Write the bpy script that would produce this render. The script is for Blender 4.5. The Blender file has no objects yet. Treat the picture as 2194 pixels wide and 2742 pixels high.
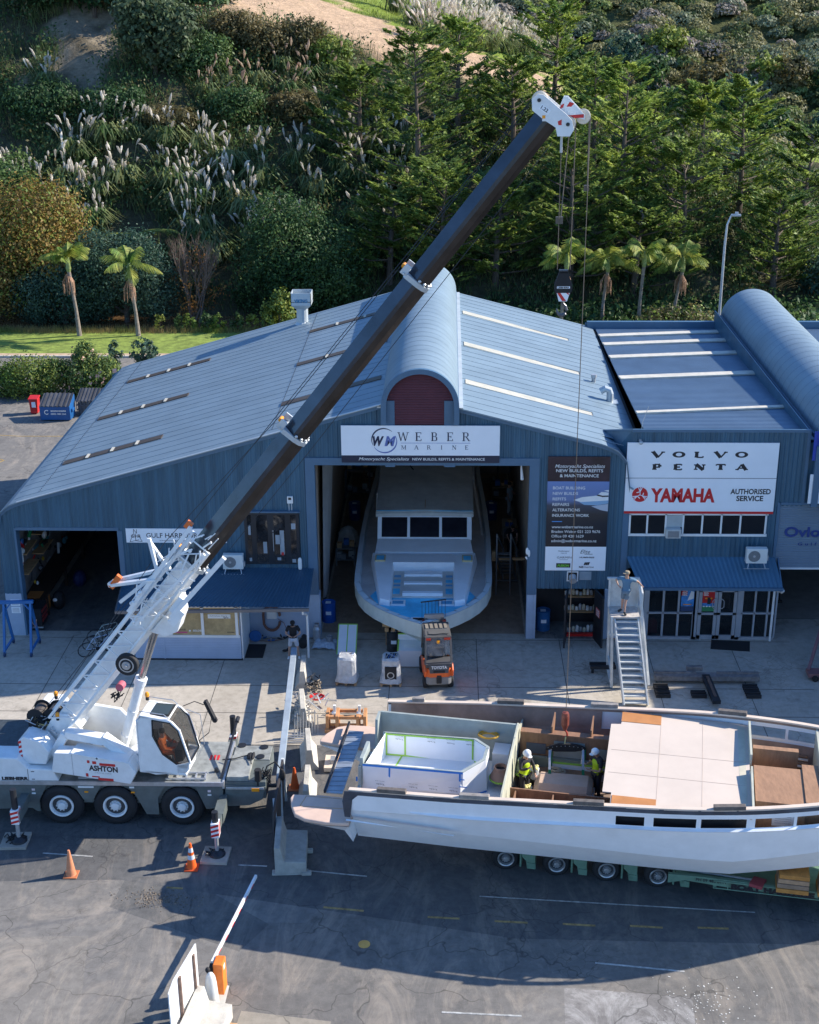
import bpy, math, random
from mathutils import Vector, Matrix
import numpy as np
R = math.radians
random.seed(7)
sc = bpy.context.scene
COL = sc.collection
# ---------------- camera
cam = bpy.data.objects.new('camera', bpy.data.cameras.new('camera'))
COL.objects.link(cam)
_p, _y, _r = R(21.4524), R(-1.7059), R(0.3957)
_f = Vector((math.sin(_y)*math.cos(_p), math.cos(_y)*math.cos(_p), -math.sin(_p)))
_x = Vector((math.cos(_y), -math.sin(_y), 0)); _d = _f.cross(_x)
_x2 = _x*math.cos(_r) + _d*math.sin(_r); _d2 = _d*math.cos(_r) - _x*math.sin(_r)
_m = Matrix.Identity(4)
for _i in range(3):
    _m[_i][0] = _x2[_i]; _m[_i][1] = -_d2[_i]; _m[_i][2] = -_f[_i]
_m[0][3], _m[1][3], _m[2][3] = 0, -50.70, 25.5
cam.matrix_world = _m
cam.data.sensor_fit = 'VERTICAL'; cam.data.sensor_height = 24; cam.data.lens = 32.08
cam.data.clip_start = 0.5; cam.data.clip_end = 3000
sc.camera = cam
# ---------------- sky, sun, exposure
SUN_EL, SUN_AZ = R(31.8), math.atan2(1.55, 0.45)
w = bpy.data.worlds.new('World'); sc.world = w; w.use_nodes = True
nt = w.node_tree
sky = nt.nodes.new('ShaderNodeTexSky'); sky.sky_type = 'NISHITA'; sky.sun_disc = False
sky.sun_elevation = SUN_EL; sky.sun_rotation = SUN_AZ; sky.ozone_density = 9.0; sky.dust_density = 0.2
nt.links.new(sky.outputs[0], nt.nodes['Background'].inputs[0]); nt.nodes['Background'].inputs[1].default_value = 0.145
sun = bpy.data.objects.new('sun', bpy.data.lights.new('sun', 'SUN')); COL.objects.link(sun)
sun.data.energy = 4.7; sun.data.angle = R(0.5); sun.data.color = (1, 0.92, 0.80)
sd = Vector((math.sin(SUN_AZ)*math.cos(SUN_EL), math.cos(SUN_AZ)*math.cos(SUN_EL), math.sin(SUN_EL)))
sun.rotation_euler = sd.to_track_quat('Z', 'Y').to_euler()
sun.location = (40, 20, 60)
sc.view_settings.view_transform = 'Standard'; sc.view_settings.look = 'None'
sc.view_settings.exposure = 0.78; sc.view_settings.gamma = 1
# ---------------- materials
def _mixrgb(nt, fac, a, b, mode='MIX'):
    n = nt.nodes.new('ShaderNodeMix'); n.data_type = 'RGBA'; n.blend_type = mode
    for inp, v in ((n.inputs[0], fac), (n.inputs[6], a), (n.inputs[7], b)):
        if hasattr(v, 'type') and not isinstance(v, (tuple, float, int)): nt.links.new(v, inp)
        else: inp.default_value = v if not isinstance(v, tuple) else (v + (1,) if len(v) == 3 else v)
    return n.outputs[2]
def noise(nt, scale, detail=4, rough=.6, vec=None, lo=.35, hi=.65, dist=0):
    n = nt.nodes.new('ShaderNodeTexNoise'); n.inputs['Scale'].default_value = scale
    n.inputs['Detail'].default_value = detail; n.inputs['Roughness'].default_value = rough
    n.inputs['Distortion'].default_value = dist
    if vec is None:
        g = nt.nodes.new('ShaderNodeNewGeometry'); vec = g.outputs['Position']
    nt.links.new(vec, n.inputs['Vector'])
    mr = nt.nodes.new('ShaderNodeMapRange'); mr.inputs[1].default_value = lo; mr.inputs[2].default_value = hi
    nt.links.new(n.outputs[0], mr.inputs[0])
    return mr.outputs[0]
MC = {}
def M(name, col, rough=.6, metal=0., var=.12, sc_=1.5, bump=0., bsc=30, island=0., spec=.5, alpha=1, trans=0, emit=0, stretch=None):
    if name in MC: return MC[name]
    m = bpy.data.materials.new(name); m.use_nodes = True; nt = m.node_tree; b = nt.nodes['Principled BSDF']
    MC[name] = m
    b.inputs['Roughness'].default_value = rough; b.inputs['Metallic'].default_value = metal
    b.inputs['Specular IOR Level'].default_value = spec
    c = tuple(col)
    vec = None
    if stretch:
        g = nt.nodes.new('ShaderNodeNewGeometry'); mp = nt.nodes.new('ShaderNodeVectorMath'); mp.operation = 'MULTIPLY'
        mp.inputs[1].default_value = stretch; nt.links.new(g.outputs['Position'], mp.inputs[0]); vec = mp.outputs[0]
    if var > 0:
        f = noise(nt, sc_, 6, .65, vec)
        o = _mixrgb(nt, f, tuple(x*(1-var) for x in c), tuple(min(1, x*(1+var)) for x in c))
    else: o = None
    if island > 0:
        g = nt.nodes.new('ShaderNodeNewGeometry')
        mr = nt.nodes.new('ShaderNodeMapRange'); mr.inputs[3].default_value = 1-island; mr.inputs[4].default_value = 1+island
        nt.links.new(g.outputs['Random Per Island'], mr.inputs[0])
        vm = nt.nodes.new('ShaderNodeVectorMath'); vm.operation = 'SCALE'
        if o is None: vm.inputs[0].default_value = c
        else: nt.links.new(o, vm.inputs[0])
        nt.links.new(mr.outputs[0], vm.inputs['Scale']); o = vm.outputs[0]
    if o is None: b.inputs['Base Color'].default_value = c + (1,)
    else: nt.links.new(o, b.inputs['Base Color'])
    if bump > 0:
        f = noise(nt, bsc, 5, .6, vec, 0, 1); bn = nt.nodes.new('ShaderNodeBump'); bn.inputs['Strength'].default_value = bump
        bn.inputs['Distance'].default_value = .05
        nt.links.new(f, bn.inputs['Height']); nt.links.new(bn.outputs[0], b.inputs['Normal'])
    if alpha < 1: b.inputs['Alpha'].default_value = alpha
    if trans: b.inputs['Transmission Weight'].default_value = trans
    if emit: b.inputs['Emission Color'].default_value = c + (1,); b.inputs['Emission Strength'].default_value = emit
    return m
def leafmat(name, a, b2, isl=.35, rough=.55, big=.25, tr=.4):
    """leaf colour varies from clump to clump and leaf to leaf; a little light passes through"""
    if name in MC: return MC[name]
    m = bpy.data.materials.new(name); m.use_nodes = True; nt = m.node_tree; b = nt.nodes['Principled BSDF']; MC[name] = m
    f = noise(nt, big, 3, .6); o = _mixrgb(nt, f, tuple(a), tuple(b2))
    g = nt.nodes.new('ShaderNodeNewGeometry'); mr = nt.nodes.new('ShaderNodeMapRange')
    mr.inputs[3].default_value = 1-isl; mr.inputs[4].default_value = 1+isl
    nt.links.new(g.outputs['Random Per Island'], mr.inputs[0])
    vm = nt.nodes.new('ShaderNodeVectorMath'); vm.operation = 'SCALE'
    nt.links.new(o, vm.inputs[0]); nt.links.new(mr.outputs[0], vm.inputs['Scale'])
    nt.links.new(vm.outputs[0], b.inputs['Base Color']); b.inputs['Roughness'].default_value = rough
    b.inputs['Specular IOR Level'].default_value = .3
    t = nt.nodes.new('ShaderNodeBsdfTranslucent'); nt.links.new(vm.outputs[0], t.inputs[0])
    mx = nt.nodes.new('ShaderNodeMixShader'); mx.inputs[0].default_value = tr
    nt.links.new(b.outputs[0], mx.inputs[1]); nt.links.new(t.outputs[0], mx.inputs[2])
    nt.links.new(mx.outputs[0], nt.nodes['Material Output'].inputs[0])
    return m
# ---------------- mesh builder
class MB:
    def __init__(s): s.v = []; s.f = []; s.mi = []; s.T = None
    def add(s, vs, fs, m=0):
        n = len(s.v)
        if s.T is not None: vs = [tuple(s.T @ Vector(v)) for v in vs]
        s.v += [tuple(v) for v in vs]; s.f += [tuple(i+n for i in f) for f in fs]; s.mi += [m]*len(fs); return s
    def box(s, x0, x1, y0, y1, z0, z1, m=0):
        v = [(x, y, z) for z in (z0, z1) for y in (y0, y1) for x in (x0, x1)]
        return s.add(v, [(0,2,3,1), (4,5,7,6), (0,1,5,4), (2,6,7,3), (0,4,6,2), (1,3,7,5)], m)
    def bar(s, p, q, w=.05, h=None, m=0, up=(0,0,1)):
        p, q = Vector(p), Vector(q); d = (q-p)
        if d.length < 1e-6: return s
        d.normalize(); u = Vector(up)
        if abs(d.dot(u)) > .98: u = Vector((0,1,0))
        a = d.cross(u).normalized()*(w/2); b = a.cross(d).normalized()*((h or w)/2)
        v = [t+i*a+j*b for t in (p, q) for j in (-1, 1) for i in (-1, 1)]
        return s.add(v, [(0,1,3,2), (4,6,7,5), (0,4,5,1), (2,3,7,6), (0,2,6,4), (1,5,7,3)], m)
    def cyl(s, p, q, r0, r1=None, n=12, m=0, cap=True):
        if r1 is None: r1 = r0
        p, q = Vector(p), Vector(q); d = (q-p).normalized()
        u = Vector((0,0,1)) if abs(d.z) < .95 else Vector((1,0,0))
        a = d.cross(u).normalized(); b = a.cross(d)
        v = []
        for t, r in ((p, r0), (q, r1)):
            v += [t + (a*math.cos(2*math.pi*i/n) + b*math.sin(2*math.pi*i/n))*r for i in range(n)]
        f = [(i, (i+1) % n, n+(i+1) % n, n+i) for i in range(n)]
        if cap: f += [tuple(range(n-1, -1, -1)), tuple(range(n, 2*n))]
        return s.add(v, f, m)
    def tube(s, pts, r, n=6, m=0):
        pts = [Vector(p) for p in pts]; rs = r if isinstance(r, (list, tuple)) else [r]*len(pts)
        v = []; f = []
        for k, p in enumerate(pts):
            d = (pts[min(k+1, len(pts)-1)] - pts[max(k-1, 0)]).normalized()
            u = Vector((0,0,1)) if abs(d.z) < .9 else Vector((1,0,0))
            a = d.cross(u).normalized(); b = a.cross(d)
            v += [p + (a*math.cos(2*math.pi*i/n) + b*math.sin(2*math.pi*i/n))*rs[k] for i in range(n)]
        for k in range(len(pts)-1):
            f += [(k*n+i, k*n+(i+1) % n, (k+1)*n+(i+1) % n, (k+1)*n+i) for i in range(n)]
        f += [tuple(range(n-1, -1, -1)), tuple(range((len(pts)-1)*n, len(pts)*n))]
        return s.add(v, f, m)
    def prism(s, poly, ax, a, b, m=0):
        """poly in the two other axes (kept in order x,y,z), extruded along axis ax from a to b"""
        def P(u, v, t): return {'x': (t, u, v), 'y': (u, t, v), 'z': (u, v, t)}[ax]
        n = len(poly); v = [P(*q, a) for q in poly] + [P(*q, b) for q in poly]
        return s.add(v, [tuple(range(n)), tuple(range(2*n-1, n-1, -1))] + [(i, n+i, n+(i+1) % n, (i+1) % n) for i in range(n)], m)
    def lathe(s, prof, c=(0,0,0), ax=(0,0,1), n=16, m=0, cap=True):
        d = Vector(ax).normalized(); u = Vector((0,0,1)) if abs(d.z) < .95 else Vector((1,0,0))
        a = d.cross(u).normalized(); b = a.cross(d); c = Vector(c); v = []
        for r, h in prof: v += [c + d*h + (a*math.cos(2*math.pi*i/n) + b*math.sin(2*math.pi*i/n))*r for i in range(n)]
        f = [(k*n+i, k*n+(i+1) % n, (k+1)*n+(i+1) % n, (k+1)*n+i) for k in range(len(prof)-1) for i in range(n)]
        if cap: f += [tuple(range(n-1, -1, -1)), tuple(range((len(prof)-1)*n, len(prof)*n))]
        return s.add(v, f, m)
    def ball(s, c, r, n=10, k=6, m=0):
        if not isinstance(r, (list, tuple)): r = (r, r, r)
        v = [(c[0]+r[0]*math.sin(math.pi*j/k)*math.cos(2*math.pi*i/n), c[1]+r[1]*math.sin(math.pi*j/k)*math.sin(2*math.pi*i/n), c[2]+r[2]*math.cos(math.pi*j/k)) for j in range(k+1) for i in range(n)]
        return s.add(v, [(j*n+i, (j+1)*n+i, (j+1)*n+(i+1) % n, j*n+(i+1) % n) for j in range(k) for i in range(n)], m)
    def quad(s, *p, m=0): return s.add(p, [tuple(range(len(p)))], m)
    def build(s, name, mats, parent=None, bevel=0, smooth=False, solid=0):
        me = bpy.data.meshes.new(name); o = bpy.data.objects.new(name, me); COL.objects.link(o)
        v = s.v
        if parent is not None:
            o.parent = parent; inv = INV[parent.name]; v = [tuple(inv @ Vector(q)) for q in v]; INV[o.name] = inv
        else: INV[o.name] = Matrix.Identity(4)
        me.from_pydata(v, [], s.f)
        if not isinstance(mats, (list, tuple)): mats = [mats]
        for m in mats: me.materials.append(m)
        if len(mats) > 1: me.polygons.foreach_set('material_index', s.mi)
        if smooth: me.polygons.foreach_set('use_smooth', [True]*len(me.polygons))
        me.update()
        if solid: md = o.modifiers.new('s', 'SOLIDIFY'); md.thickness = solid
        if bevel:
            md = o.modifiers.new('b', 'BEVEL'); md.width = bevel; md.segments = 2; md.limit_method = 'ANGLE'; md.angle_limit = R(40)
        return o
INV = {}
def tag(o, label=None, cat=None, group=None, kind=None):
    if label: o['label'] = label
    if cat: o['category'] = cat
    if group: o['group'] = group
    if kind: o['kind'] = kind
    return o
def thing(name, label, cat, loc=(0,0,0), rz=0, group=None):
    o = bpy.data.objects.new(name, None); COL.objects.link(o); o.location = loc; o.rotation_euler = (0,0,rz); o.empty_display_size = .2
    INV[o.name] = (Matrix.Translation(Vector(loc)) @ Matrix.Rotation(rz, 4, 'Z')).inverted()
    return tag(o, label, cat, group)
def ctree(o, parent=None, loc=None, rz=None, label=None):
    c = o.copy(); COL.objects.link(c); c.parent = parent
    if loc is not None: c.location = loc
    if rz is not None: c.rotation_euler = (0,0,rz)
    if label: c['label'] = label
    for ch in [x for x in bpy.data.objects if x.parent == o]: ctree(ch, c)
    return c
def frame(loc, rz=0, rx=0, ry=0, s=1): 
    return Matrix.Translation(Vector(loc)) @ Matrix.Rotation(rz, 4, 'Z') @ Matrix.Rotation(ry, 4, 'Y') @ Matrix.Rotation(rx, 4, 'X') @ Matrix.Scale(s, 4)
# ---------------- lettering (text turned into flat mesh)
def text_mesh(s, bold=0., shear=0., sp=1.):
    cu = bpy.data.curves.new('t', 'FONT'); cu.body = s; cu.offset = bold; cu.shear = shear; cu.space_character = sp; cu.resolution_u = 3
    o = bpy.data.objects.new('t', cu); COL.objects.link(o)
    dg = bpy.context.evaluated_depsgraph_get(); me = bpy.data.meshes.new_from_object(o.evaluated_get(dg))
    vs = [tuple(v.co) for v in me.vertices]; fs = [tuple(p.vertices) for p in me.polygons]
    bpy.data.objects.remove(o); bpy.data.curves.remove(cu); bpy.data.meshes.remove(me)
    return vs, fs
def letters(mb, s, org, right, up, w=None, h=None, bold=0., shear=0., sp=1., m=0, align='l'):
    """writes s with its lower left corner at org, filling width w and cap height h"""
    vs, fs = text_mesh(s, bold, shear, sp)
    if not vs: return
    x0 = min(v[0] for v in vs); x1 = max(v[0] for v in vs)
    kx = (w/(x1-x0)) if w else None; ky = (h/.73) if h else None
    if kx is None: kx = ky
    if ky is None: ky = kx
    org, right, up = Vector(org), Vector(right).normalized(), Vector(up).normalized()
    if align == 'c': org = org - right*(x1-x0)*kx/2
    mb.add([org + right*(v[0]-x0)*kx + up*v[1]*ky for v in vs], fs, m)
# light or heavy serif capitals drawn stroke by stroke: strokes (x0,y0,x1,y1,weight), serifs (x,y,width)
SERIF = {
 'V': ([(.1,1,.5,0,1),(.9,1,.5,0,.45)], [(.12,1,.34),(.88,1,.3)], 1),
 'L': ([(.22,0,.22,1,1),(.22,.03,.8,.03,.4),(.8,0,.8,.25,.4)], [(.22,0,.36),(.22,1,.4)], .86),
 'P': ([(.22,0,.22,1,1),(.22,.97,.62,.97,.4),(.22,.47,.62,.47,.4),(.72,.56,.72,.88,1),(.6,.97,.72,.86,.7),(.6,.47,.72,.58,.7)], [(.22,0,.42),(.18,1,.3)], .9),
 'E': ([(.22,0,.22,1,1),(.22,.97,.78,.97,.4),(.22,.5,.58,.5,.4),(.22,.03,.8,.03,.4),(.78,1,.78,.78,.4),(.8,0,.8,.24,.4),(.58,.62,.58,.38,.4)], [(.2,0,.34),(.2,1,.34)], .9),
 'N': ([(.18,0,.18,1,.45),(.2,1,.82,0,1),(.84,0,.84,1,.45)], [(.18,0,.32),(.16,1,.3),(.84,1,.32)], 1),
 'T': ([(.5,0,.5,1,1),(.1,.97,.9,.97,.4),(.1,1,.1,.76,.4),(.9,1,.9,.76,.4)], [(.5,0,.42)], .95),
 'A': ([(.12,0,.48,1,.45),(.88,0,.5,1,1),(.25,.33,.74,.33,.4)], [(.12,0,.32),(.88,0,.34)], 1),
 'W': ([(.08,1,.3,0,.8),(.3,0,.5,1,.4),(.5,1,.72,0,.8),(.72,0,.94,1,.4)], [(.08,1,.24),(.94,1,.22)], 1.25),
 'B': ([(.22,0,.22,1,1),(.22,.97,.6,.97,.4),(.22,.52,.6,.52,.4),(.22,.03,.64,.03,.4),(.7,.62,.7,.88,.9),(.76,.12,.76,.42,.9),(.6,.97,.7,.86,.6),(.6,.52,.7,.63,.5),(.62,.52,.76,.4,.6),(.64,.03,.76,.14,.6)], [(.18,0,.28),(.18,1,.28)], .9),
 'R': ([(.22,0,.22,1,1),(.22,.97,.58,.97,.4),(.22,.5,.58,.5,.4),(.7,.6,.7,.88,.9),(.58,.97,.7,.86,.6),(.58,.5,.7,.62,.5),(.5,.5,.85,0,.8)], [(.22,0,.34),(.18,1,.28),(.88,0,.22)], 1),
 'M': ([(.14,0,.14,1,.4),(.16,1,.5,.1,.8),(.5,.1,.86,1,.4),(.86,0,.86,1,.9)], [(.14,0,.28),(.86,0,.3),(.12,1,.22),(.88,1,.22)], 1.15),
 'I': ([(.5,0,.5,1,1)], [(.5,0,.4),(.5,1,.4)], .6),
}
def serifs(mb, word, x0, x1, z0, z1, y, wt, m=0, gw=None):
    h = z1-z0; n = len(word); gw = gw or h
    step = (x1-x0-gw)/(n-1)
    def st(a, b, c, d, w_, e=0):
        p = Vector((a, 0, b)); q = Vector((c, 0, d)); t = (q-p).normalized(); nn = Vector((-t.z, 0, t.x))*w_/2
        mb.add([p+nn, q+nn, q-nn, p-nn], [(0,1,2,3)], m)
    for i, ch in enumerate(word):
        X = x0+i*step; yy = y
        if ch == 'O':
            N = 22; vo = []
            for k in range(N):
                a = 2*math.pi*k/N
                vo.append((X+gw*.5+gw*.5*math.cos(a), yy, z0+h*.5+h*.52*math.sin(a)))
            for k in range(N):
                a = 2*math.pi*k/N
                vo.append((X+gw*.5+(gw*.5-wt)*math.cos(a), yy, z0+h*.5+(h*.52-wt*.4)*math.sin(a)))
            mb.add(vo, [(k, (k+1) % N, N+(k+1) % N, N+k) for k in range(N)], m); continue
        S_, F_, W_ = SERIF[ch]; g = gw*W_; X += (gw-g)/2
        k = 0
        for a, b, c, d, w_ in S_:
            n0 = len(mb.v); st(X+a*g, z0+b*h, X+c*g, z0+d*h, wt*w_)
            mb.v[n0:] = [(p[0], yy-.0004*k, p[2]) for p in mb.v[n0:]]; k += 1
        for a, b, w_ in F_:
            n0 = len(mb.v); t = wt*.36; zc = z0+b*h + (t/2 if b == 0 else -t/2)
            st(X+(a-w_/2)*g, zc, X+(a+w_/2)*g, zc, t)
            mb.v[n0:] = [(p[0], yy-.0004*k, p[2]) for p in mb.v[n0:]]; k += 1
def ring(mb, cx, cz, y, r0, r1, a0=0, a1=360, n=40, m=0, taper=0):
    v = []; 
    for k in range(n+1):
        t = k/n; a = R(a0+(a1-a0)*t); tt = (r1-r0)*(1-taper*(1-math.sin(math.pi*t)))
        v += [(cx+r0*math.cos(a), y, cz+r0*math.sin(a)), (cx+(r0+tt)*math.cos(a), y, cz+(r0+tt)*math.sin(a))]
    mb.add(v, [(2*k, 2*k+1, 2*k+3, 2*k+2) for k in range(n)], m)
# ---------------- shared materials
white = M('white_paint', (.8,.8,.78), .35, var=.05); offw = M('crane_white', (.82,.83,.82), .3, var=.06, sc_=3)
blk = M('black_rubber', (.018,.018,.02), .75, var=.2); dark = M('dark_steel', (.035,.038,.045), .45, .4, .2)
grey = M('grey_steel', (.33,.34,.35), .45, .3, .15, 3); galv = M('galvanised', (.5,.51,.52), .4, .5, .15, 4)
red = M('red_paint', (.55,.02,.02), .4, var=.1); orange = M('orange_plastic', (.9,.22,.03), .5, var=.12, sc_=4)
amber = M('amber_lens', (.95,.35,.02), .2, var=0); blue = M('blue_steel', (.03,.13,.36), .4, var=.15, sc_=4)
glassd = M('dark_glass', (.012,.014,.017), .06, var=0, spec=.8)
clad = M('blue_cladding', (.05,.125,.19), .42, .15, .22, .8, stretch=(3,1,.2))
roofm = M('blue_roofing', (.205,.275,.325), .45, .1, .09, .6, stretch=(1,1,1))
trim = M('blue_trim', (.08,.16,.25), .4, .1, .06)
conc = M('precast_concrete', (.52,.49,.43), .9, var=.15, sc_=2.5, bump=.3, bsc=25)
ply = M('pale_plywood', (.72,.58,.45), .7, var=.07, sc_=.8); wood = M('timber', (.52,.31,.15), .75, var=.25, sc_=4, stretch=(1,4,6))
brown = M('brown_plywood', (.28,.15,.085), .6, var=.18, sc_=2, stretch=(4,1,1)); skin = M('skin', (.52,.3,.21), .55, var=.05)
# =============== ground
def gmat(name, base, b2, patch=.12, crack=.5, dustc=(.5,.42,.33), dust=.35, slab=0, rough=.9):
    m = bpy.data.materials.new(name); m.use_nodes = True; nt = m.node_tree; b = nt.nodes['Principled BSDF']; MC[name] = m
    g = nt.nodes.new('ShaderNodeNewGeometry'); P = g.outputs['Position']
    n1 = noise(nt, .35, 8, .7, P, .3, .7); o = _mixrgb(nt, n1, base, b2)
    n2 = noise(nt, 3.2, 6, .7, P, .42, .75); o = _mixrgb(nt, n2, o, tuple(x*.8 for x in base))
    vo = nt.nodes.new('ShaderNodeTexVoronoi'); vo.distance = 'CHEBYCHEV'; vo.inputs['Scale'].default_value = .17; nt.links.new(P, vo.inputs['Vector'])
    mr = nt.nodes.new('ShaderNodeMapRange'); mr.inputs[3].default_value = 1-patch; mr.inputs[4].default_value = 1+patch
    sp = nt.nodes.new('ShaderNodeSeparateColor'); nt.links.new(vo.outputs['Color'], sp.inputs[0]); nt.links.new(sp.outputs[0], mr.inputs[0])
    vm = nt.nodes.new('ShaderNodeVectorMath'); vm.operation = 'SCALE'; nt.links.new(o, vm.inputs[0]); nt.links.new(mr.outputs[0], vm.inputs['Scale']); o = vm.outputs[0]
    # pale dust lying in streaks
    sv = nt.nodes.new('ShaderNodeVectorMath'); sv.operation = 'MULTIPLY'; sv.inputs[1].default_value = (.45,.16,1); nt.links.new(P, sv.inputs[0])
    n3 = noise(nt, 1.1, 9, .78, sv.outputs[0], .48, .72, 2.5); ml = nt.nodes.new('ShaderNodeMath'); ml.operation = 'MULTIPLY'; ml.inputs[1].default_value = dust
    nt.links.new(n3, ml.inputs[0]); o = _mixrgb(nt, ml.outputs[0], o, dustc)
    # dark oil spots
    n5 = noise(nt, .9, 6, .65, P, .60, .82); o = _mixrgb(nt, n5, o, tuple(x*.35 for x in base))
    # cracks
    ds = nt.nodes.new('ShaderNodeTexNoise'); ds.inputs['Scale'].default_value = 1.3; nt.links.new(P, ds.inputs['Vector'])
    ad = nt.nodes.new('ShaderNodeMixRGB') if False else nt.nodes.new('ShaderNodeVectorMath'); ad.operation = 'ADD'
    nt.links.new(P, ad.inputs[0]); nt.links.new(ds.outputs['Color'], ad.inputs[1])
    for scl, wd, lo in ((.3,.008,.42), (2.6,.035,.57)):
        v2 = nt.nodes.new('ShaderNodeTexVoronoi'); v2.feature = 'DISTANCE_TO_EDGE'; v2.inputs['Scale'].default_value = scl; nt.links.new(ad.outputs[0], v2.inputs['Vector'])
        mr2 = nt.nodes.new('ShaderNodeMapRange'); mr2.inputs[1].default_value = 0; mr2.inputs[2].default_value = wd; mr2.inputs[3].default_value = crack; mr2.inputs[4].default_value = 0
        nt.links.new(v2.outputs['Distance'], mr2.inputs[0])
        nk = noise(nt, .22, 2, .5, P, lo, lo+.06); mm = nt.nodes.new('ShaderNodeMath'); mm.operation = 'MULTIPLY'; nt.links.new(mr2.outputs[0], mm.inputs[0]); nt.links.new(nk, mm.inputs[1])
        o = _mixrgb(nt, mm.outputs[0], o, tuple(x*.3 for x in base))
    nt.links.new(o, b.inputs['Base Color']); b.inputs['Roughness'].default_value = rough; b.inputs['Specular IOR Level'].default_value = .25
    nf = noise(nt, 45, 4, .7, P, 0, 1); bn = nt.nodes.new('ShaderNodeBump'); bn.inputs['Strength'].default_value = .5; bn.inputs['Distance'].default_value = .02
    nt.links.new(nf, bn.inputs['Height']); nt.links.new(bn.outputs[0], b.inputs['Normal'])
    return m
asph = gmat('old_asphalt', (.165,.158,.148), (.235,.22,.2), .12, .65, dust=.5)
aph2 = gmat('dark_asphalt', (.07,.072,.075), (.1,.1,.1), .05, .3, dust=.2)
conm = gmat('yard_concrete', (.43,.385,.32), (.54,.49,.42), .08, .5, (.6,.54,.45), .3)
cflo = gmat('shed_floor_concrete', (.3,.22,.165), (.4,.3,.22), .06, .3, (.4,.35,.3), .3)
grass = M('verge_grass', (.2,.265,.045), .9, var=.38, sc_=1.6, bump=.6, bsc=10)
def sheet(name, pts, z, mat):
    mb = MB(); mb.add([(x, y, z) for x, y in pts], [tuple(range(len(pts)))]); return tag(mb.build(name, mat), kind='structure')
sheet('ground', [(-400,-120),(400,-120),(400,600),(-400,600)], -.004, asph)
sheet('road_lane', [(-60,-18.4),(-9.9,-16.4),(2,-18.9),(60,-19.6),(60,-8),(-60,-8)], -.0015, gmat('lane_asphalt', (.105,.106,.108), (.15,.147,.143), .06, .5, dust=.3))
sheet('yard_paving', [(-19.2,-8.45),(3.4,-8.6),(7.6,-9.2),(16.5,-9.4),(16.5,1.95),(7.2,1.95),(7.2,-.0),(3.3,.0),(3.3,20),(-19.2,20)], .002, conm)
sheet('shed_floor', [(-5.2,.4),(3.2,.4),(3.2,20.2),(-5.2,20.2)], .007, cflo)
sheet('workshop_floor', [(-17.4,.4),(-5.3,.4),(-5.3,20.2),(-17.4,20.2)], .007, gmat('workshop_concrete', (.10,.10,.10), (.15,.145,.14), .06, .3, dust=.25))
sheet('loading_floor', [(13.3,2.0),(24,2.0),(24,20.2),(13.3,20.2)], .007, M('loading_floor_concrete', (.3,.27,.24), .9, var=.15))
# slab joints, road marks
mb = MB()
for x in (-15.5,-12.2,-8.9,-2.2,1.2,4.6,8.1,11.5): mb.box(x-.012, x+.012, -8.4, -.1, .0045, .0065)
for y in (-6.3,-4.2,-.2): mb.box(-19, 14, y-.012, y+.012, .007, .009)
tag(mb.build('slab_joints', M('joint_tar', (.07,.065,.06), .9)), kind='structure')
ym = M('worn_yellow_paint', (.33,.23,.09), .8, var=.45, sc_=5); wm = M('worn_white_paint', (.42,.42,.4), .8, var=.4, sc_=6)
def mark(pts, w, m=0, mb=None):
    for a, b in zip(pts[:-1], pts[1:]): mb.bar((a[0],a[1],.001), (b[0],b[1],.001), w, .006, m)
mb = MB()
for a, b in (((-.53,-17.99),(.4,-18.05)), ((1.41,-18.14),(2.36,-18.2)), ((3.37,-18.23),(4.3,-18.29)), ((5.29,-18.28),(6.22,-18.34)), ((7.22,-18.32),(8.1,-18.35)), ((-3.6,-17.6),(-2.4,-17.75)), ((-8.4,-16.75),(-7.9,-16.8))): mark([a, b], .08, 0, mb)
mark([(4.14,-19.88),(6.55,-20.19)], .06, 1, mb); mark([(-6.4,-15.6),(-5.5,-15.65)], .05, 1, mb); mark([(-4.6,-15.8),(-2.4,-16.1)], .05, 1, mb)
mark([(-.1,-21.9),(2,-22.0)], .06, 1, mb); mark([(1,-17.0),(9,-17.6)], .04, 1, mb); mark([(-12.6,-15.1),(-11,-15.25)], .05, 1, mb)
mark([(-33,27.3),(-25.5,26.27),(-20,26.3)], .1, 0, mb); mark([(-33,22.6),(-25.4,22.1),(-25.15,21.9),(-25.5,21.2),(-33,18.5)], .12, 0, mb); mark([(-19.5,-4),(-18.6,-.5)], .1, 0, mb)
tag(mb.build('road_markings', [ym, wm]), kind='structure')
mb = MB(); mb.lathe([(.17,0),(.17,.015),(.12,.04),(.0,.05)], (-2.3,-19.23,.0), n=18)
tag(mb.build('road_stud', M('yellow_stud', (.7,.4,.1), .4)), 'round yellow raised road stud on the asphalt in front of the boat', 'road stud')
# repair patches, tyre dust and a concrete trench cover
pa1 = gmat('patch_asphalt', (.12,.118,.115), (.17,.165,.155), .04, .5, dust=.35); pa2 = gmat('pale_trench_concrete', (.3,.27,.22), (.38,.34,.28), .05, .7, dust=.5)
sheet('asphalt_patch', [(-9.7,-16.2),(-7.6,-16.5),(-5.1,-18.4),(-5.8,-19.6),(-9.9,-17.7)], -.0025, pa1); sheet('asphalt_patch', [(-14.5,-19.2),(-10.2,-19.0),(-9.6,-22.5),(-15,-23.5)], -.0028, gmat('patch_asphalt_warm', (.2,.185,.165), (.27,.25,.22), .04, .5, dust=.6))
sheet('trench_patch', [(-5.4,-21.95),(-3.0,-22.3),(-3.0,-24.5),(-5.7,-24.5)], -.0026, pa2); sheet('asphalt_patch', [(3.2,-20.9),(6.6,-21.2),(6.3,-24.5),(3.0,-24.3)], -.0027, gmat('patch_scuffed', (.17,.16,.15), (.33,.31,.29), .05, .7, (.6,.58,.55), .9))
rq = random.Random(6)
mb = MB()
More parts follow.
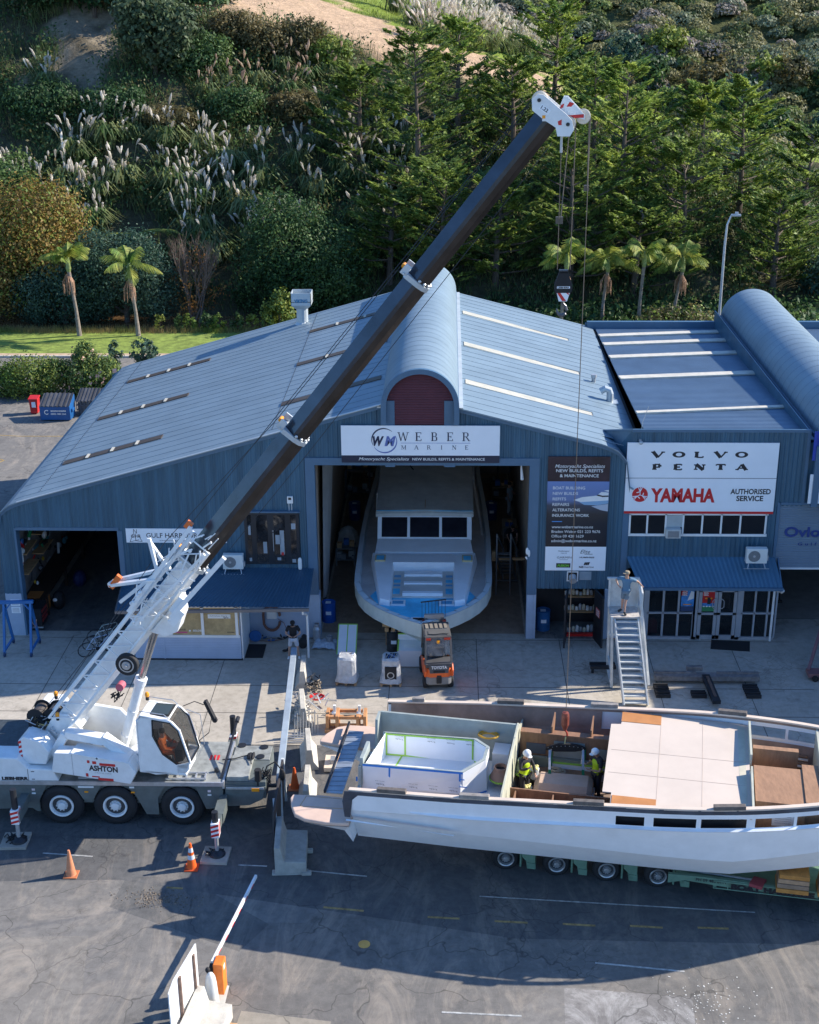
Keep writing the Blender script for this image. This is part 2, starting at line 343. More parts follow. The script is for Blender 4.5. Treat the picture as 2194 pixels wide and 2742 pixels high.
for k in range(120): x, y = rq.gauss(7.0,.6), rq.gauss(-21.3,.5); r = rq.uniform(.005,.02); mb.box(x-r,x+r,y-r,y+r*.7,0,.006)
tag(mb.build('paint_flecks', M('white_fleck', (.7,.68,.62), .9)), 'white flecks of debris on the sunlit asphalt by the boat shadow', kind='stuff')
# pothole of gravel
mb = MB(); rnd = random.Random(4)
for i in range(420):
    a = rnd.gauss(0, .52); b = rnd.gauss(0, .2); x, y = -8.5+a, -17.3+b-.1*a; r = rnd.uniform(.008, .03)
    mb.ball((x, y, r*.2), (r, r*.8, r*.6), 5, 3)
tag(mb.build('loose_gravel', M('gravel_stone', (.2,.16,.12), .9, var=.3, sc_=20, island=.5)), kind='stuff')
# kerb, verge, creek, far road is the same ground sheet
mb = MB(); mb.box(-120, 60, 44.2, 44.38, -.01, .13); tag(mb.build('kerb', conc), kind='structure')
sheet('grass_verge', [(-120,44.38),(60,44.38),(60,51.6),(-120,51.6)], .09, grass)
sheet('dirt_strip', [(-120,44.4),(60,44.4),(60,45.0),(-120,45.1)], .1, M('dry_dirt', (.5,.36,.24), .95, var=.2, sc_=2))
sheet('creek_water', [(-120,51.6),(-6,51.6),(-6,58.2),(-120,58.2)], .03, M('muddy_water', (.17,.1,.05), .12, var=.1, sc_=.6))
# =============== hill
def sm(t): t = max(0, min(1, t)); return t*t*(3-2*t)
def terr(X, Y):
    if Y <= 57: return 0.
    zc = max(7.5, min(25, 19-.26*(X+7)))
    b = zc*(min((Y-57)/33., 1)**.9) + .06*max(0, Y-90) - sm((X-2)/25)*max(0, Y-95)*.18
    return max(b, 4.7+.36*(Y-132), 0)
def hill_mesh():
    xs = np.concatenate([np.arange(-110, -45, 4), np.arange(-45, 50, 1.1), np.arange(50, 150, 4)]); ys = np.concatenate([np.arange(57, 96, 1.0), np.arange(96, 300, 2.5)])
    V = []; K = []
    rs = np.random.RandomState(2); ph = rs.rand(12, 3)*6.28; fr = rs.rand(12, 2)*.9+.12
    for y in ys:
        for x in xs:
            z = terr(x, y); nzv = sum(math.sin(fr[k, 0]*x+fr[k, 1]*y*(-1)**k+ph[k, 0])/12 for k in range(12))
            bank = min(1, max(0, (y-57)/4))
            z += nzv*(1.5 if y < 90 else .7)*bank
            c = (.09,.085,.05)
            crest = 88.5 + nzv*3
            if y > crest:
                far = 112 - .35*x + nzv*12
                if x < 14 and y < far and x > -60: c = (.53,.37,.24)
                else: c = (.21,.28,.05)
                if y > 130 and x > 16: c = (.09,.1,.04)
                if x > 12 and y < 130: c = (.26,.33,.06)
            if -37.5 < x+nzv*3 < -31 and 77 < y+nzv*2 < 87: 
                c = (.3,.25,.18) if abs(nzv) < .4 else (.13,.11,.075)
            V.append((x, y, z)); K.append(c+(1,))
    nx, ny = len(xs), len(ys)
    F = [(j*nx+i, j*nx+i+1, (j+1)*nx+i+1, (j+1)*nx+i) for j in range(ny-1) for i in range(nx-1)]
    mb = MB(); mb.v = V; mb.f = F; mb.mi = [0]*len(F)
    m = bpy.data.materials.new('hill_soil'); m.use_nodes = True; nt = m.node_tree; b = nt.nodes['Principled BSDF']
    at = nt.nodes.new('ShaderNodeAttribute'); at.attribute_name = 'cover'
    g = nt.nodes.new('ShaderNodeNewGeometry'); mv = nt.nodes.new('ShaderNodeVectorMath'); mv.operation = 'MULTIPLY'; mv.inputs[1].default_value = (1,.5,2); nt.links.new(g.outputs['Position'], mv.inputs[0])
    n1 = noise(nt, 1.3, 8, .75, mv.outputs[0], .3, .7); vm = nt.nodes.new('ShaderNodeMapRange'); vm.inputs[3].default_value = .6; vm.inputs[4].default_value = 1.3; nt.links.new(n1, vm.inputs[0])
    sc2 = nt.nodes.new('ShaderNodeVectorMath'); sc2.operation = 'SCALE'; nt.links.new(at.outputs['Color'], sc2.inputs[0]); nt.links.new(vm.outputs[0], sc2.inputs['Scale'])
    nt.links.new(sc2.outputs[0], b.inputs['Base Color']); b.inputs['Roughness'].default_value = .95; b.inputs['Specular IOR Level'].default_value = .1
    nb = noise(nt, 1.1, 8, .75, g.outputs['Position'], 0, 1); bn = nt.nodes.new('ShaderNodeBump'); bn.inputs['Distance'].default_value = .5; bn.inputs['Strength'].default_value = .7
    nt.links.new(nb, bn.inputs['Height']); nt.links.new(bn.outputs[0], b.inputs['Normal'])
    o = mb.build('hill', m, smooth=True); tag(o, kind='structure')
    ca = o.data.color_attributes.new('cover', 'FLOAT_COLOR', 'POINT'); ca.data.foreach_set('color', np.array(K, dtype=np.float32).ravel())
hill_mesh()

# =============== main shed
def prof(x):            # underside of the roof along the front gable
    if x < -17.04:
        P = [(-18.17,4.6),(-18.12,5.1),(-17.93,5.5),(-17.57,5.8),(-17.04,6.0)]
    elif x <= -1.1: return 10.79+.2794*x-.03
    elif x <= 6.0: return 10.04-.2592*x-.03 + max(0, .0)
    else: P = [(6.0,8.455),(6.4,8.3),(6.65,8.15),(6.99,7.78),(7.12,7.3),(7.16,6.6)]
    if x <= P[0][0]: return P[0][1]
    for a, b in zip(P[:-1], P[1:]):
        if x <= b[0]: return a[1]+(b[1]-a[1])*(x-a[0])/(b[0]-a[0])
    return P[-1][1]
def corr(mb, x0, x1, zb, zt, y=0., pitch=.19, amp=.028, m=0):
    """corrugated upright cladding facing -Y between x0 and x1"""
    if not callable(zb): b_ = zb; zb = lambda x: b_
    if not callable(zt): t_ = zt; zt = lambda x: t_
    n = max(1, int(round((x1-x0)/pitch))); p = (x1-x0)/n; xs = []
    for i in range(n): xs += [(x0+i*p, 0), (x0+(i+.34)*p, 0), (x0+(i+.5)*p, -amp), (x0+(i+.84)*p, -amp)]
    xs.append((x1, 0)); v = []
    for x, d in xs: v += [(x, y+d, zb(x)), (x, y+d, zt(x))]
    mb.add(v, [(2*i, 2*i+2, 2*i+3, 2*i+1) for i in range(len(xs)-1)], m)
shed = thing('main_shed', 'large blue-grey steel boatshed with a gabled roof and one tall open bay', 'boatshed', (-5.5,0,0))
blockm = M('painted_blockwork', (.37,.45,.56), .6, var=.06, sc_=2)
mb = MB()
corr(mb, -18.17, -17.42, 1.9, prof); corr(mb, -17.42, -13.24, 4.79, prof); corr(mb, -13.24, -5.62, 2.5, prof)
corr(mb, -5.62, -2.55, 7.85, prof); corr(mb, .42, 3.6, 7.85, prof); corr(mb, 3.6, 7.16, 2.26, prof)
mb.box(-18.2, -18.12, .02, 20.3, 0, 4.6); mb.box(7.1, 7.16, .02, 20.3, 0, 6.6)       # side walls
mb.box(-18.1, 7.1, 20.2, 20.3, 0, 5.5); mb.prism([(-18.1,5.5),(7.1,5.5),(7.1,7.9),(-1.1,10.4),(-17.5,5.8)], 'y', 20.2, 20.3)
mb.box(-13.24, -13.12, .03, 20.2, 0, 4.6); mb.box(-5.62, -5.5, .03, 20.2, 0, 8.5); mb.box(3.5, 3.6, .03, 20.2, 0, 8.5)   # inner partitions
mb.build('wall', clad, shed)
for b_ in ((-18.17,-17.5,-.02,.45,0,1.9),(-5.62,-5.2,-.03,.4,0,1.95),(3.24,3.5,-.04,.4,0,2.0),(3.505,3.62,-.02,.35,0,2.24)): mb = MB(); mb.box(*b_); mb.build('block_post', blockm, shed)
for b_ in ((-13.1,-5.625,-.03,.1,0,2.6),(6.4,7.95,-.0,.3,0,2.26)): mb = MB(); mb.box(*b_); mb.build('block_wall', blockm, shed)
mb = MB()
mb.box(-5.62, -5.24, -.07, .3, 1.95, 7.86); mb.box(3.22, 3.6, -.07, .3, 2.0, 7.86); mb.box(-5.24, 3.22, -.07, .3, 7.56, 7.86)
mb.box(-17.5, -17.42, -.03, .4, 0, 4.8); mb.box(-17.42, -13.24, -.04, .3, 4.72, 4.85); mb.box(-13.3, -13.1, -.045, .3, 0, 4.72)
mb.box(-2.44, -2.06, -.09, .2, 7.5, 10.2); mb.box(-.14, .3, -.09, .2, 7.5, 10.2)
xs = np.linspace(-18.17, -2.5, 60); 
for a, b in zip(xs[:-1], xs[1:]): mb.prism([(a,prof(a)-.16),(b,prof(b)-.16),(b,prof(b)+.02),(a,prof(a)+.02)], 'y', -.1, .05)
xs = np.linspace(.4, 7.16, 40)
for a, b in zip(xs[:-1], xs[1:]): mb.prism([(a,prof(a)-.16),(b,prof(b)-.16),(b,prof(b)+.02),(a,prof(a)+.02)], 'y', -.1, .05)
mb.box(6.95, 7.2, -.06, .2, 2.26, 6.8)
mb.build('trim', trim, shed)
# roof
mb = MB()
def roofstrip(x0, x1, n, m=0, gap=0, y1=20.4):
    xs = np.linspace(x0, x1, n); yy = [-.2, y1] if not gap else [-.2, 3.7-gap, 3.7+gap, 9.9-gap, 9.9+gap, 16.1-gap, 16.1+gap, y1]
    for a, b in zip(xs[:-1], xs[1:]):
      for p, q in zip(yy[::2], yy[1::2]):
        za, zb = prof(a)+.05, prof(b)+.05
        mb.add([(a,p,za),(b,p,zb),(b,q,zb),(a,q,za),(a,p,za-.05),(b,p,zb-.05),(b,q,zb-.05),(a,q,za-.05)], [(0,1,2,3),(4,7,6,5),(0,4,5,1),(2,6,7,3)], m)
roofstrip(-18.2, -17.0, 10); roofstrip(-17.0, -16.3, 2); roofstrip(-16.3, -12.0, 2, gap=.22); roofstrip(-12.0, -6.92, 2); roofstrip(-6.92, -2.75, 2, gap=.22); roofstrip(-2.75, -2.45, 2); roofstrip(.35, .72, 2); roofstrip(.72, 6.0, 2, gap=.27); roofstrip(6.0, 7.3, 10, y1=.95); mb.add([(6.0,.9,prof(6.0)+.05),(7.6,.9,8.08),(7.6,20.4,8.08),(6.0,20.4,prof(6.0)+.05)], [(0,1,2,3)])
for y in np.arange(.35, 20.3, .76):       # sheet ribs running down each slope
    for a, b in ((-17.0,-2.6), (.5,6.0)):
        mb.bar((a,y,prof(a)+.052), (b,y,prof(b)+.052), .04, .022)
    mb.bar((6.0,y,prof(6)+.052), (7.55,y,8.09), .04, .022)
    for a, b in ((-17.9,-17.4), (-17.4,-17.0)): mb.bar((a,y,prof(a)+.052), (b,y,prof(b)+.052), .04, .022)
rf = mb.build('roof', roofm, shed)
mb = MB()
for x in (-16.4,-6.9):
    for y in np.arange(.35, 20.3, .19): mb.box(x-.015, x+.015, y-.012, y+.012, prof(x)+.05, prof(x)+.085)
tag(mb.build('screw_line', M('screw_head', (.12,.13,.15), .5, .3, 0), rf), 'dotted rows of roofing screws', kind='stuff')
mb = MB(); mb.bar((-17.2,-.2,prof(-17.2)+.06), (-2.5,-.2,prof(-2.5)+.06), .1, .03); mb.build('barge_flashing', M('pale_flashing', (.5,.56,.6), .3, .3, .05), rf)
def skymat(name, c, f):
    m = M(name, c, .35, var=.08); nt = m.node_tree; t = nt.nodes.new('ShaderNodeBsdfTranslucent'); t.inputs[0].default_value = c+(1,); mx = nt.nodes.new('ShaderNodeMixShader'); mx.inputs[0].default_value = f
    nt.links.new(nt.nodes['Principled BSDF'].outputs[0], mx.inputs[1]); nt.links.new(t.outputs[0], mx.inputs[2]); nt.links.new(mx.outputs[0], nt.nodes['Material Output'].inputs[0]); return m
skyl = skymat('brown_skylight', (.2,.16,.13), .5); skyw = skymat('cream_skylight', (.8,.77,.66), .4)
for y in (3.7, 9.9, 16.1):
    for a, b, n in ((-16.3,-12.0,4), (-6.92,-2.75,3)):
        mb = MB(); L_ = (b-a)/n
        for i in range(n):
            p, q = a+i*L_, a+(i+1)*L_; mb.bar((p,y,prof(p)+.075), (q,y,prof(q)+.075), .5, .03, 0)
            if i: mb.bar((p-.06,y,prof(p)+.1), (p+.06,y,prof(p)+.1), .5, .03, 1)
        mb.build('skylight', [skyl, skyw], rf)
    mb = MB(); mb.bar((.72,y,prof(.72)+.075), (6.3,y,prof(6.3)+.045), .62, .03); tag(mb.build('skylight', skyw, rf), 'cream skylight strip')
# barrel vault over the bay
seamm = M('seam_dark_blue', (.1,.15,.2), .5)  # seams darker than the roof sheets
def vault(parent, cx, zs, r, y0, y1, name='vault'):
    mb = MB(); n = 40; v = []; ys = np.linspace(y0, y1, 5)
    for yk in ys: v += [(cx+r*math.cos(math.pi*i/n), yk, zs+r*math.sin(math.pi*i/n)) for i in range(n+1)]
    mb.add(v, [(j*(n+1)+i, j*(n+1)+i+1, (j+1)*(n+1)+i+1, (j+1)*(n+1)+i) for j in range(len(ys)-1) for i in range(n)])
    o = mb.build(name, roofm, parent, smooth=True)
    N = int((y1-y0)/.72)
    for k in range(1, N):
        yk = y0+(y1-y0)*k/N; mb = MB(); v = []
        for d in (-.013, .013): v += [(cx+(r+.006)*math.cos(math.pi*i/n), yk+d, zs+(r+.006)*math.sin(math.pi*i/n)) for i in range(n+1)]
        mb.add(v, [(i, i+1, n+2+i, n+1+i) for i in range(n)]); mb.build('sheet_seam', seamm, o, smooth=True)
    return o
cxv = -1.07; rv = 1.48; zs = 10.02
v1 = vault(shed, cxv, zs, rv, -.3, 20.5, 'barrel_roof')
mb = MB(); mb.box(cxv-rv-.02, cxv-rv+.03, -.25, 20.4, 9.6, zs); mb.box(cxv+rv-.03, cxv+rv+.02, -.25, 20.4, 9.6, zs)
ring(mb, cxv, zs, 20.3, 0, rv, 0, 180, 24); mb.build('vault_side', trim, v1)
mb = MB(); mb.bar((cxv+rv+.1,-.2,9.93), (cxv+rv+.1,20.4,9.93), .16, .05); mb.bar((cxv-rv-.1,-.2,9.98), (cxv-rv-.1,20.4,9.98), .16, .05); mb.build('apron_flashing', M('white_flashing', (.6,.63,.62), .35, .3, .1), v1)
mb = MB(); n = 28; v = []
for y in (-.34, -.16):
    for rr in (rv+.03, rv-.17):
        v += [(cxv+rr*math.cos(math.pi*i/n), y, zs+rr*math.sin(math.pi*i/n)) for i in range(n+1)]
k = n+1
mb.add(v, [(i, i+1, k+i+1, k+i) for i in range(n)] + [(k+i, k+i+1, 3*k+i+1, 3*k+i) for i in range(n)] + [(i, 2*k+i, 2*k+i+1, i+1) for i in range(n)])
mb.box(cxv-rv-.03, cxv-rv+.17, -.34, -.16, 9.3, zs); mb.box(cxv+rv-.17, cxv+rv+.03, -.34, -.16, 9.3, zs); mb.build('arch_trim', trim, v1)
maroon = M('maroon_shutter', (.12,.028,.035), .5, .1, .1, 2)
mb = MB(); z = 7.55
while z < zs+rv-.2:
    hw = rv-.18 if z < zs else math.sqrt(max(.01, (rv-.17)**2-(z-zs)**2))
    hw2 = rv-.18 if z+.1 < zs else math.sqrt(max(.005, (rv-.17)**2-(z+.1-zs)**2))
    mb.add([(cxv-hw,-.06,z),(cxv+hw,-.06,z),(cxv+hw2,-.03,z+.07),(cxv-hw2,-.03,z+.07),(cxv+hw2,-.06,z+.1),(cxv-hw2,-.06,z+.1)], [(0,1,2,3),(3,2,4,5)]); z += .1
mb.build('roller_shutter', maroon, shed)
# annex: lean-to office with hip roof on the left of the bay
mb = MB(); e = 2.62; hx = -9.1
ev = [(-13.2,0),( -12.95,-2.75)]
A0, A1, A2, A3 = (-13.22,-.03,2.0), (-13.0,-2.6,2.02), (-5.4,-2.6,2.62), (-5.45,-.03,2.98)
topL, topR = (hx,-.03,3.0), (-5.45,-.03,2.98)
def corrplane(mb, a, b, c, d, pitch=.17, amp=.02, m=0):
    """sheet a-b (eave) to d-c (top), ribs running from eave to top"""
    a, b, c, d = map(Vector, (a, b, c, d)); n = max(1, int((b-a).length/pitch)); nn = (b-a).cross(d-a).normalized()*amp; v = []
    ks = []
    for i in range(n): ks += [(i/n, 0), ((i+.35)/n, 0), ((i+.5)/n, 1), ((i+.85)/n, 1)]
    ks.append((1, 0))
    for t, u in ks: v += [a.lerp(b, t)+nn*u, d.lerp(c, t)+nn*u]
    mb.add(v, [(2*i, 2*i+2, 2*i+3, 2*i+1) for i in range(len(ks)-1)], m)
corrplane(mb, (-11.1,-2.72,2.62), (-5.38,-2.72,2.64), (-5.4,-.03,3.12), (-9.1,-.03,3.12))
corrplane(mb, (-13.3,-.03,2.3), (-12.9,-2.72,2.45), (-10.9,-2.72,2.62), (-9.1,-.03,3.12))
mb.add([(-12.9,-2.72,2.45),(-10.9,-2.72,2.62),(-11.1,-2.72,2.62)], [(0,1,2)])
an = mb.build('lean_to_roof', M('blue_green_roofing', (.045,.105,.165), .45, .2, .1, .8), shed)
mb = MB(); mb.bar((-12.95,-2.76,2.4), (-5.36,-2.76,2.56), .1, .12); mb.bar((-13.3,-.05,2.25), (-12.93,-2.74,2.4), .08, .1); mb.build('gutter', M('brown_gutter', (.16,.15,.15), .5), an)
mb = MB(); mb.box(-12.45, -8.2, -2.1, -.1, .06, 2.5)
for z in np.arange(.12, 1.05, .075): mb.box(-12.46, -8.19, -2.112, -2.1, z, z+.06)
mb.box(-11.3, -11.24, -2.13, -2.1, .05, 1.08)
mb.build('office_wall', M('pale_weatherboard', (.42,.5,.63), .5, var=.05), shed)
mb = MB(); mb.box(-12.47, -8.15, -2.13, -2.0, 0, .06); mb.build('plinth', dark, shed)
mb = MB(); mb.box(-12.4, -8.22, -2.115, -2.1, 1.12, 2.32); wp = mb.build('boarded_window', M('chipboard', (.46,.33,.16), .8, var=.2, sc_=4), shed)
mb = MB()
for x in (-12.42,-12.2,-10.95,-9.68,-8.32): mb.box(x-.05, x+.06, -2.15, -2.1, 1.08, 2.36)
mb.box(-12.42, -8.2, -2.16, -2.1, 1.02, 1.12); mb.box(-12.42, -8.2, -2.15, -2.1, 2.32, 2.4); mb.build('window_frame', white, wp)
mb = MB(); mb.box(-9.45, -8.55, -2.122, -2.117, 1.85, 2.03, 0); letters(mb, 'Gulf Harbour Rigging', (-9.38,-2.124,1.94), (1,0,0), (0,0,1), .7, .045, m=1); letters(mb, 'rigging', (-8.85,-2.124,1.87), (1,0,0), (0,0,1), .22, .04, .03, .2, m=1)
letters(mb, 'spinlock', (-10.8,-2.12,1.32), (1,0,0), (0,0,1), .45, .07, .01, m=1); mb.box(-10.82, -10.3, -2.121, -2.117, 1.2, 1.26, 2); letters(mb, 'SELDEN', (-10.08,-2.12,1.27), (1,0,0), (0,0,1), .45, .08, .02, m=3)
mb.ball((-10.2,-2.12,1.3), (.04,.003,.04), 10, 6, 3); letters(mb, 'WICHARD', (-8.72,-2.12,1.22), (1,0,0), (0,0,1), .3, .05, .03, m=1)
mb.build('window_sticker', [white, dark, M('pink_sticker', (.6,.08,.2), .6, var=0), white], wp)
mb = MB(); mb.box(-8.18, -8.12, -2.06, -.1, 0, 2.45, 0); mb.box(-8.19, -8.14, -1.95, -1.1, .1, 2.1, 1); mb.build('side_door', [white, M('dark_door', (.03,.05,.07), .3)], shed)
mb = MB(); mb.tube([(-5.62,-2.6,2.5),(-5.62,-2.6,2.3),(-5.55,-2.1,2.05),(-5.54,-1.9,1.9),(-5.54,-1.85,0)], .045, 8); mb.build('downpipe', white, shed)
# black glazed double door upstairs
mb = MB(); mb.box(-8.13, -5.93, -.1, -.0, 3.32, 5.56, 0)
dr = mb.build('loft_door', [M('black_frame', (.012,.02,.03), .35)], shed)
mb = MB()
for a, b in ((-8.02,-7.85), (-7.65,-7.2), (-6.95,-6.5), (-6.28,-6.05)): mb.box(a, b, -.112, -.1, 3.42, 5.45)
mb.build('glass', M('reflecting_glass', (.02,.021,.024), .05, var=.5, sc_=3, spec=.8), dr)
mb = MB(); mb.tube([(-6.98,-.14,4.7),(-6.98,-.16,4.6),(-6.98,-.16,3.95),(-6.98,-.13,3.9)], .018, 6); mb.box(-7.02, -6.96, -.13, -.11, 4.75, 4.8); mb.build('handle', grey, dr)
mb = MB(); mb.box(-8.2, -5.88, -.16, -.0, 5.56, 5.62); mb.build('hood', trim, dr)
mb = MB()
for a, b, c, d in ((-7.98,-7.88,3.45,3.6),(-7.98,-7.88,4.6,5.0),(-7.4,-7.25,3.8,4.3),(-6.9,-6.7,4.2,4.6),(-6.72,-6.55,3.75,4.8),(-6.25,-6.08,4.85,5.1),(-6.25,-6.1,3.4,3.55),(-6.85,-6.7,3.5,3.62)): mb.box(a, b, -.116, -.112, c, d, 0)
mb.box(-6.68,-6.58,-.119,-.116,3.72,3.85,1); mb.build('paper_behind_glass', [M('paper_grey', (.3,.34,.38), .6), red], dr)
# store door opening under the poster: two open black doors
for x, a, hx2 in ((4.9, R(100), 1), (6.0, R(75), 1)):
    mb = MB(); mb.T = frame((x,-.02,.05), -a)
    mb.box(0, .95, -.02, .02, 0, 2.2, 0)
    for z in np.arange(.1, .8, .07): mb.box(.1, .85, -.03, -.02, z, z+.03, 1)
    mb.box(.1, .85, -.03, -.02, 1.0, 2.0, 1)
    mb.box(.0, .95, -.035, .035, 2.18, 2.22, 1); mb.box(.93, .97, -.035, .035, 0, 2.22, 1)
    if x > 5:
        mb.box(.3, .7, -.045, -.03, 1.2, 1.55, 2)
        for i in range(4): mb.box(.33, .67, -.05, -.045, 1.24+i*.075, 1.27+i*.075, 3)
    mb.build('store_door', [M('black_door_leaf', (.02,.02,.022), .45), dark, M('red_notice', (.6,.12,.1), .6), white], shed)
mb = MB(); mb.box(3.6, 7.1, 1.6, 1.7, 0, 2.6, 0); mb.box(3.6, 7.1, .1, 1.7, 2.3, 2.4, 0)
for z in (.7, 1.4, 2.0): mb.box(4.9, 6.3, 1.0, 1.6, z, z+.03, 1)
mb.box(4.9, 6.3, .2, .35, 0, .12, 2); mb.build('store_lining', [dark, wood, red], shed)
cans = thing('paint_cans', 'white tins and jerrycans crowding the shelves behind the open black doors', 'cans', (5.5,1,0))
for i in range(26):
    x = 4.95+(i % 9)*.15; lv = (0,.73,1.43)[i//9]; mb = MB(); h = rnd.uniform(.15,.34)
    mb.lathe([(.06,0),(.065,.01),(.065,h*.85),(.04,h*.9),(.03,h)], (x, 1.15+.1*rnd.random()-(.55 if lv == 0 else 0), lv+.01), n=10)
    mb.build('can', M('plastic_can%d' % (i % 3), ((.7,.7,.66),(.35,.38,.4),(.6,.55,.4))[i % 3], .5), cans)
# =============== shed interior
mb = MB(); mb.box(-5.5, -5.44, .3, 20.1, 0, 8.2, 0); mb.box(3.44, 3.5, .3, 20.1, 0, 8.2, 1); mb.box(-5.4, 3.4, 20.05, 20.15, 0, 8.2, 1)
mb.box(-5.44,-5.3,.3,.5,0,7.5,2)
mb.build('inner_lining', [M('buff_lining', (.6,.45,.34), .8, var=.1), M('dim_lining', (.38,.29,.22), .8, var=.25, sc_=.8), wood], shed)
mb = MB()
for z in (3.0, 5.6): mb.box(-17.4, -13.3, 20.0, 20.1, z, z+.1)
mb.box(-13.3, -13.24, .4, 20, 0, 5.5); mb.box(-18.1, -18.02, .3, 20, 0, 4.6)
mb.build('workshop_lining', M('dim_grey_lining', (.22,.2,.19), .8, var=.25), shed)
mb = MB()
for y in np.arange(2, 20, 3.0):
    mb.bar((-18,y,5.3), (-5.6,y,8.4), .12, .25); mb.bar((-5.4,y,8.5), (-1.1,y,9.6), .12, .25); mb.bar((-1.1,y,9.6), (3.4,y,8.6), .12, .25)
mb.build('rafter', dark, shed)

# =============== right shed with flat roof
rs = thing('flat_roof_workshop', 'blue steel workshop with flat corrugated roof and glazed shopfront right of the main shed', 'workshop', (10.5,0,0))
mb = MB(); corr(mb, 7.18, 13.0, 4.05, 9.0, -.0); mb.add([(6.25,1.7,8.42),(7.2,.02,9.04),(7.2,.02,7.0),(6.6,.6,8.0)], [(0,3,2,1)]); corr(mb, 12.9, 13.98, 5.9, 9.0, -.005); corr(mb, 13.0, 13.1, 3.7, 5.9, -.01)
corr(mb, 7.18, 13.0, 3.2, 4.1, -.02); mb.box(13.95, 14.0, .02, 20.3, 6, 9.0); mb.box(7.2, 7.28, .1, 20.3, 0, 8.0); mb.box(7.2, 24, 20.2, 20.3, 0, 8.35)
mb.box(13.0, 13.08, .1, 2.1, 0, 6.0); mb.box(13.0, 13.1, 2.1, 20.2, 0, 8)
mb.build('wall', clad, rs)
mb = MB(); corrplane(mb, (7.75,20.25,8.02), (7.75,1.0,8.66), (14.35,1.0,8.66), (14.35,20.25,8.02), .2, .05)
corrplane(mb, (17.3,20.25,8.02), (17.3,.6,8.66), (30,.6,8.66), (30,20.25,8.02), .2, .05)
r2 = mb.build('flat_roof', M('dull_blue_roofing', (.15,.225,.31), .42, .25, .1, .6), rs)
mb = MB(); mb.box(7.16, 14.0, -.06, .02, 8.94, 9.06); mb.bar((6.25,1.7,8.45), (7.2,.0,9.03), .06, .06); mb.box(7.7, 14.2, .02, .98, 8.62, 8.66); mb.box(7.3, 30, 20.1, 20.35, 8.0, 8.44); mb.box(13.0,13.12,-.05,0,3.2,6.05); mb.box(13.1,24,-.05,0.05,5.95,6.05); mb.box(13.9,14.03,-.05,.1,6.05,9.0)
mb.box(14.25,14.5,.5,20.3,8.0,8.75); mb.build('parapet_cap', trim, rs)
mb = MB(); mb.box(7.5, 7.75, .9, 20.2, 7.9, 8.0); mb.build('valley_gutter', M('gutter_black', (.02,.02,.022), .7), r2)
beamm = M('cream_beam', (.58,.55,.47), .6, var=.12, sc_=3)
for y, dy, w_ in ((18.4,0,.5), (16.4,0,.5), (13.6,0,.5), (9.5,0,.52), (3.6,0,.28)):
    z = 8.66-(y-1)*.0332+.09; mb = MB(); mb.bar((7.75,y-.2,z), (14.3,y+.75,z), w_, .07, 0); mb.box(14.2, 14.4, y+.45, y+1.0, z-.05, z+.08, 1)
    mb.build('roof_strip', [beamm, blk], r2)
v2 = vault(rs, 15.9, 8.5, 1.6, -.35, 20.5, 'barrel_roof')
mb = MB(); ring(mb, 15.9, 8.5, 20.35, 0, 1.6, 0, 180, 24); mb.build('vault_end', trim, v2)
mb = MB(); v = []
for y in (-.42, -.2):
    for rr in (1.64, 1.45): v += [(15.9+rr*math.cos(math.pi*i/n), y, 8.5+rr*math.sin(math.pi*i/n)) for i in range(n+1)]
mb.add(v, [(i, i+1, k+i+1, k+i) for i in range(n)] + [(k+i, k+i+1, 3*k+i+1, 3*k+i) for i in range(n)] + [(i, 2*k+i, 2*k+i+1, i+1) for i in range(n)]); mb.box(14.2, 14.45, -.4, -.2, 6.0, 8.5)
mb.build('arch_trim', trim, v2)
mb = MB()
for z in np.arange(6.1, 9.9, .1):
    hw = 1.45 if z < 8.5 else math.sqrt(max(.01, 1.45**2-(z-8.5)**2)); mb.box(15.9-hw, 15.9+hw, -.06, -.02, z, z+.07)
mb.build('maroon_shutter', maroon, rs)
mb = MB(); corr(mb, 17.5, 30, 5.9, 9.0); mb.box(14.0, 17.5, .05, .1, 6, 8.5); mb.box(23.5,24,.1,20,0,8.3); mb.build('far_wall', clad, rs)
nb = thing('added_shade_building', 'unseen blue building added beyond the right picture edge to shade the yard', 'workshop', (28,-5,0))  # out of view, added so its shadow covers the right of the yard
mb = MB(); corr(mb, 21.8, 34, 0, 8.8, -10.5); mb.box(21.8, 34, -10.4, -.4, 0, 8.8); mb.build('wall', clad, nb)
mb = MB(); mb.box(21.6, 34.2, -10.7, -.3, 8.8, 9.0); mb.build('roof', roofm, nb); mb = MB(); mb.box(21.74, 21.8, -8, -4, 0, 4.2); mb.build('roller_door', maroon, nb)
# half-open roller door with lettering
mb = MB(); mb.T = Matrix.Translation((0,0,0))
nz_ = 36
for i in range(nz_):
    z0_ = 3.25+i*(2.7/nz_); h = 2.7/nz_
    mb.add([(13.12,.02,z0_),(18.5,.02,z0_),(18.5,-.02,z0_+h*.5),(13.12,-.02,z0_+h*.5),(18.5,.02,z0_+h),(13.12,.02,z0_+h)], [(0,1,2,3),(3,2,4,5)])
rd = mb.build('roller_door', M('grey_slats', (.26,.31,.36), .4, .3, .05), rs)
mb = MB(); mb.box(13.12, 18.5, -.03, .04, 3.17, 3.25); mb.build('bottom_rail', white, rd)
mb = MB(); letters(mb, 'Ovlov Marine', (13.37,-.035,4.6), (1,0,0), (0,0,1), 3.9, .42, .03, 0, 1.0); letters(mb, 'Gulf Harbour', (13.95,-.035,4.22), (1,0,0), (0,0,1), 2.5, .13, .02, 0, 1.7)
mb.build('lettering', M('navy_letter', (.02,.05,.22), .5, var=0), rd)
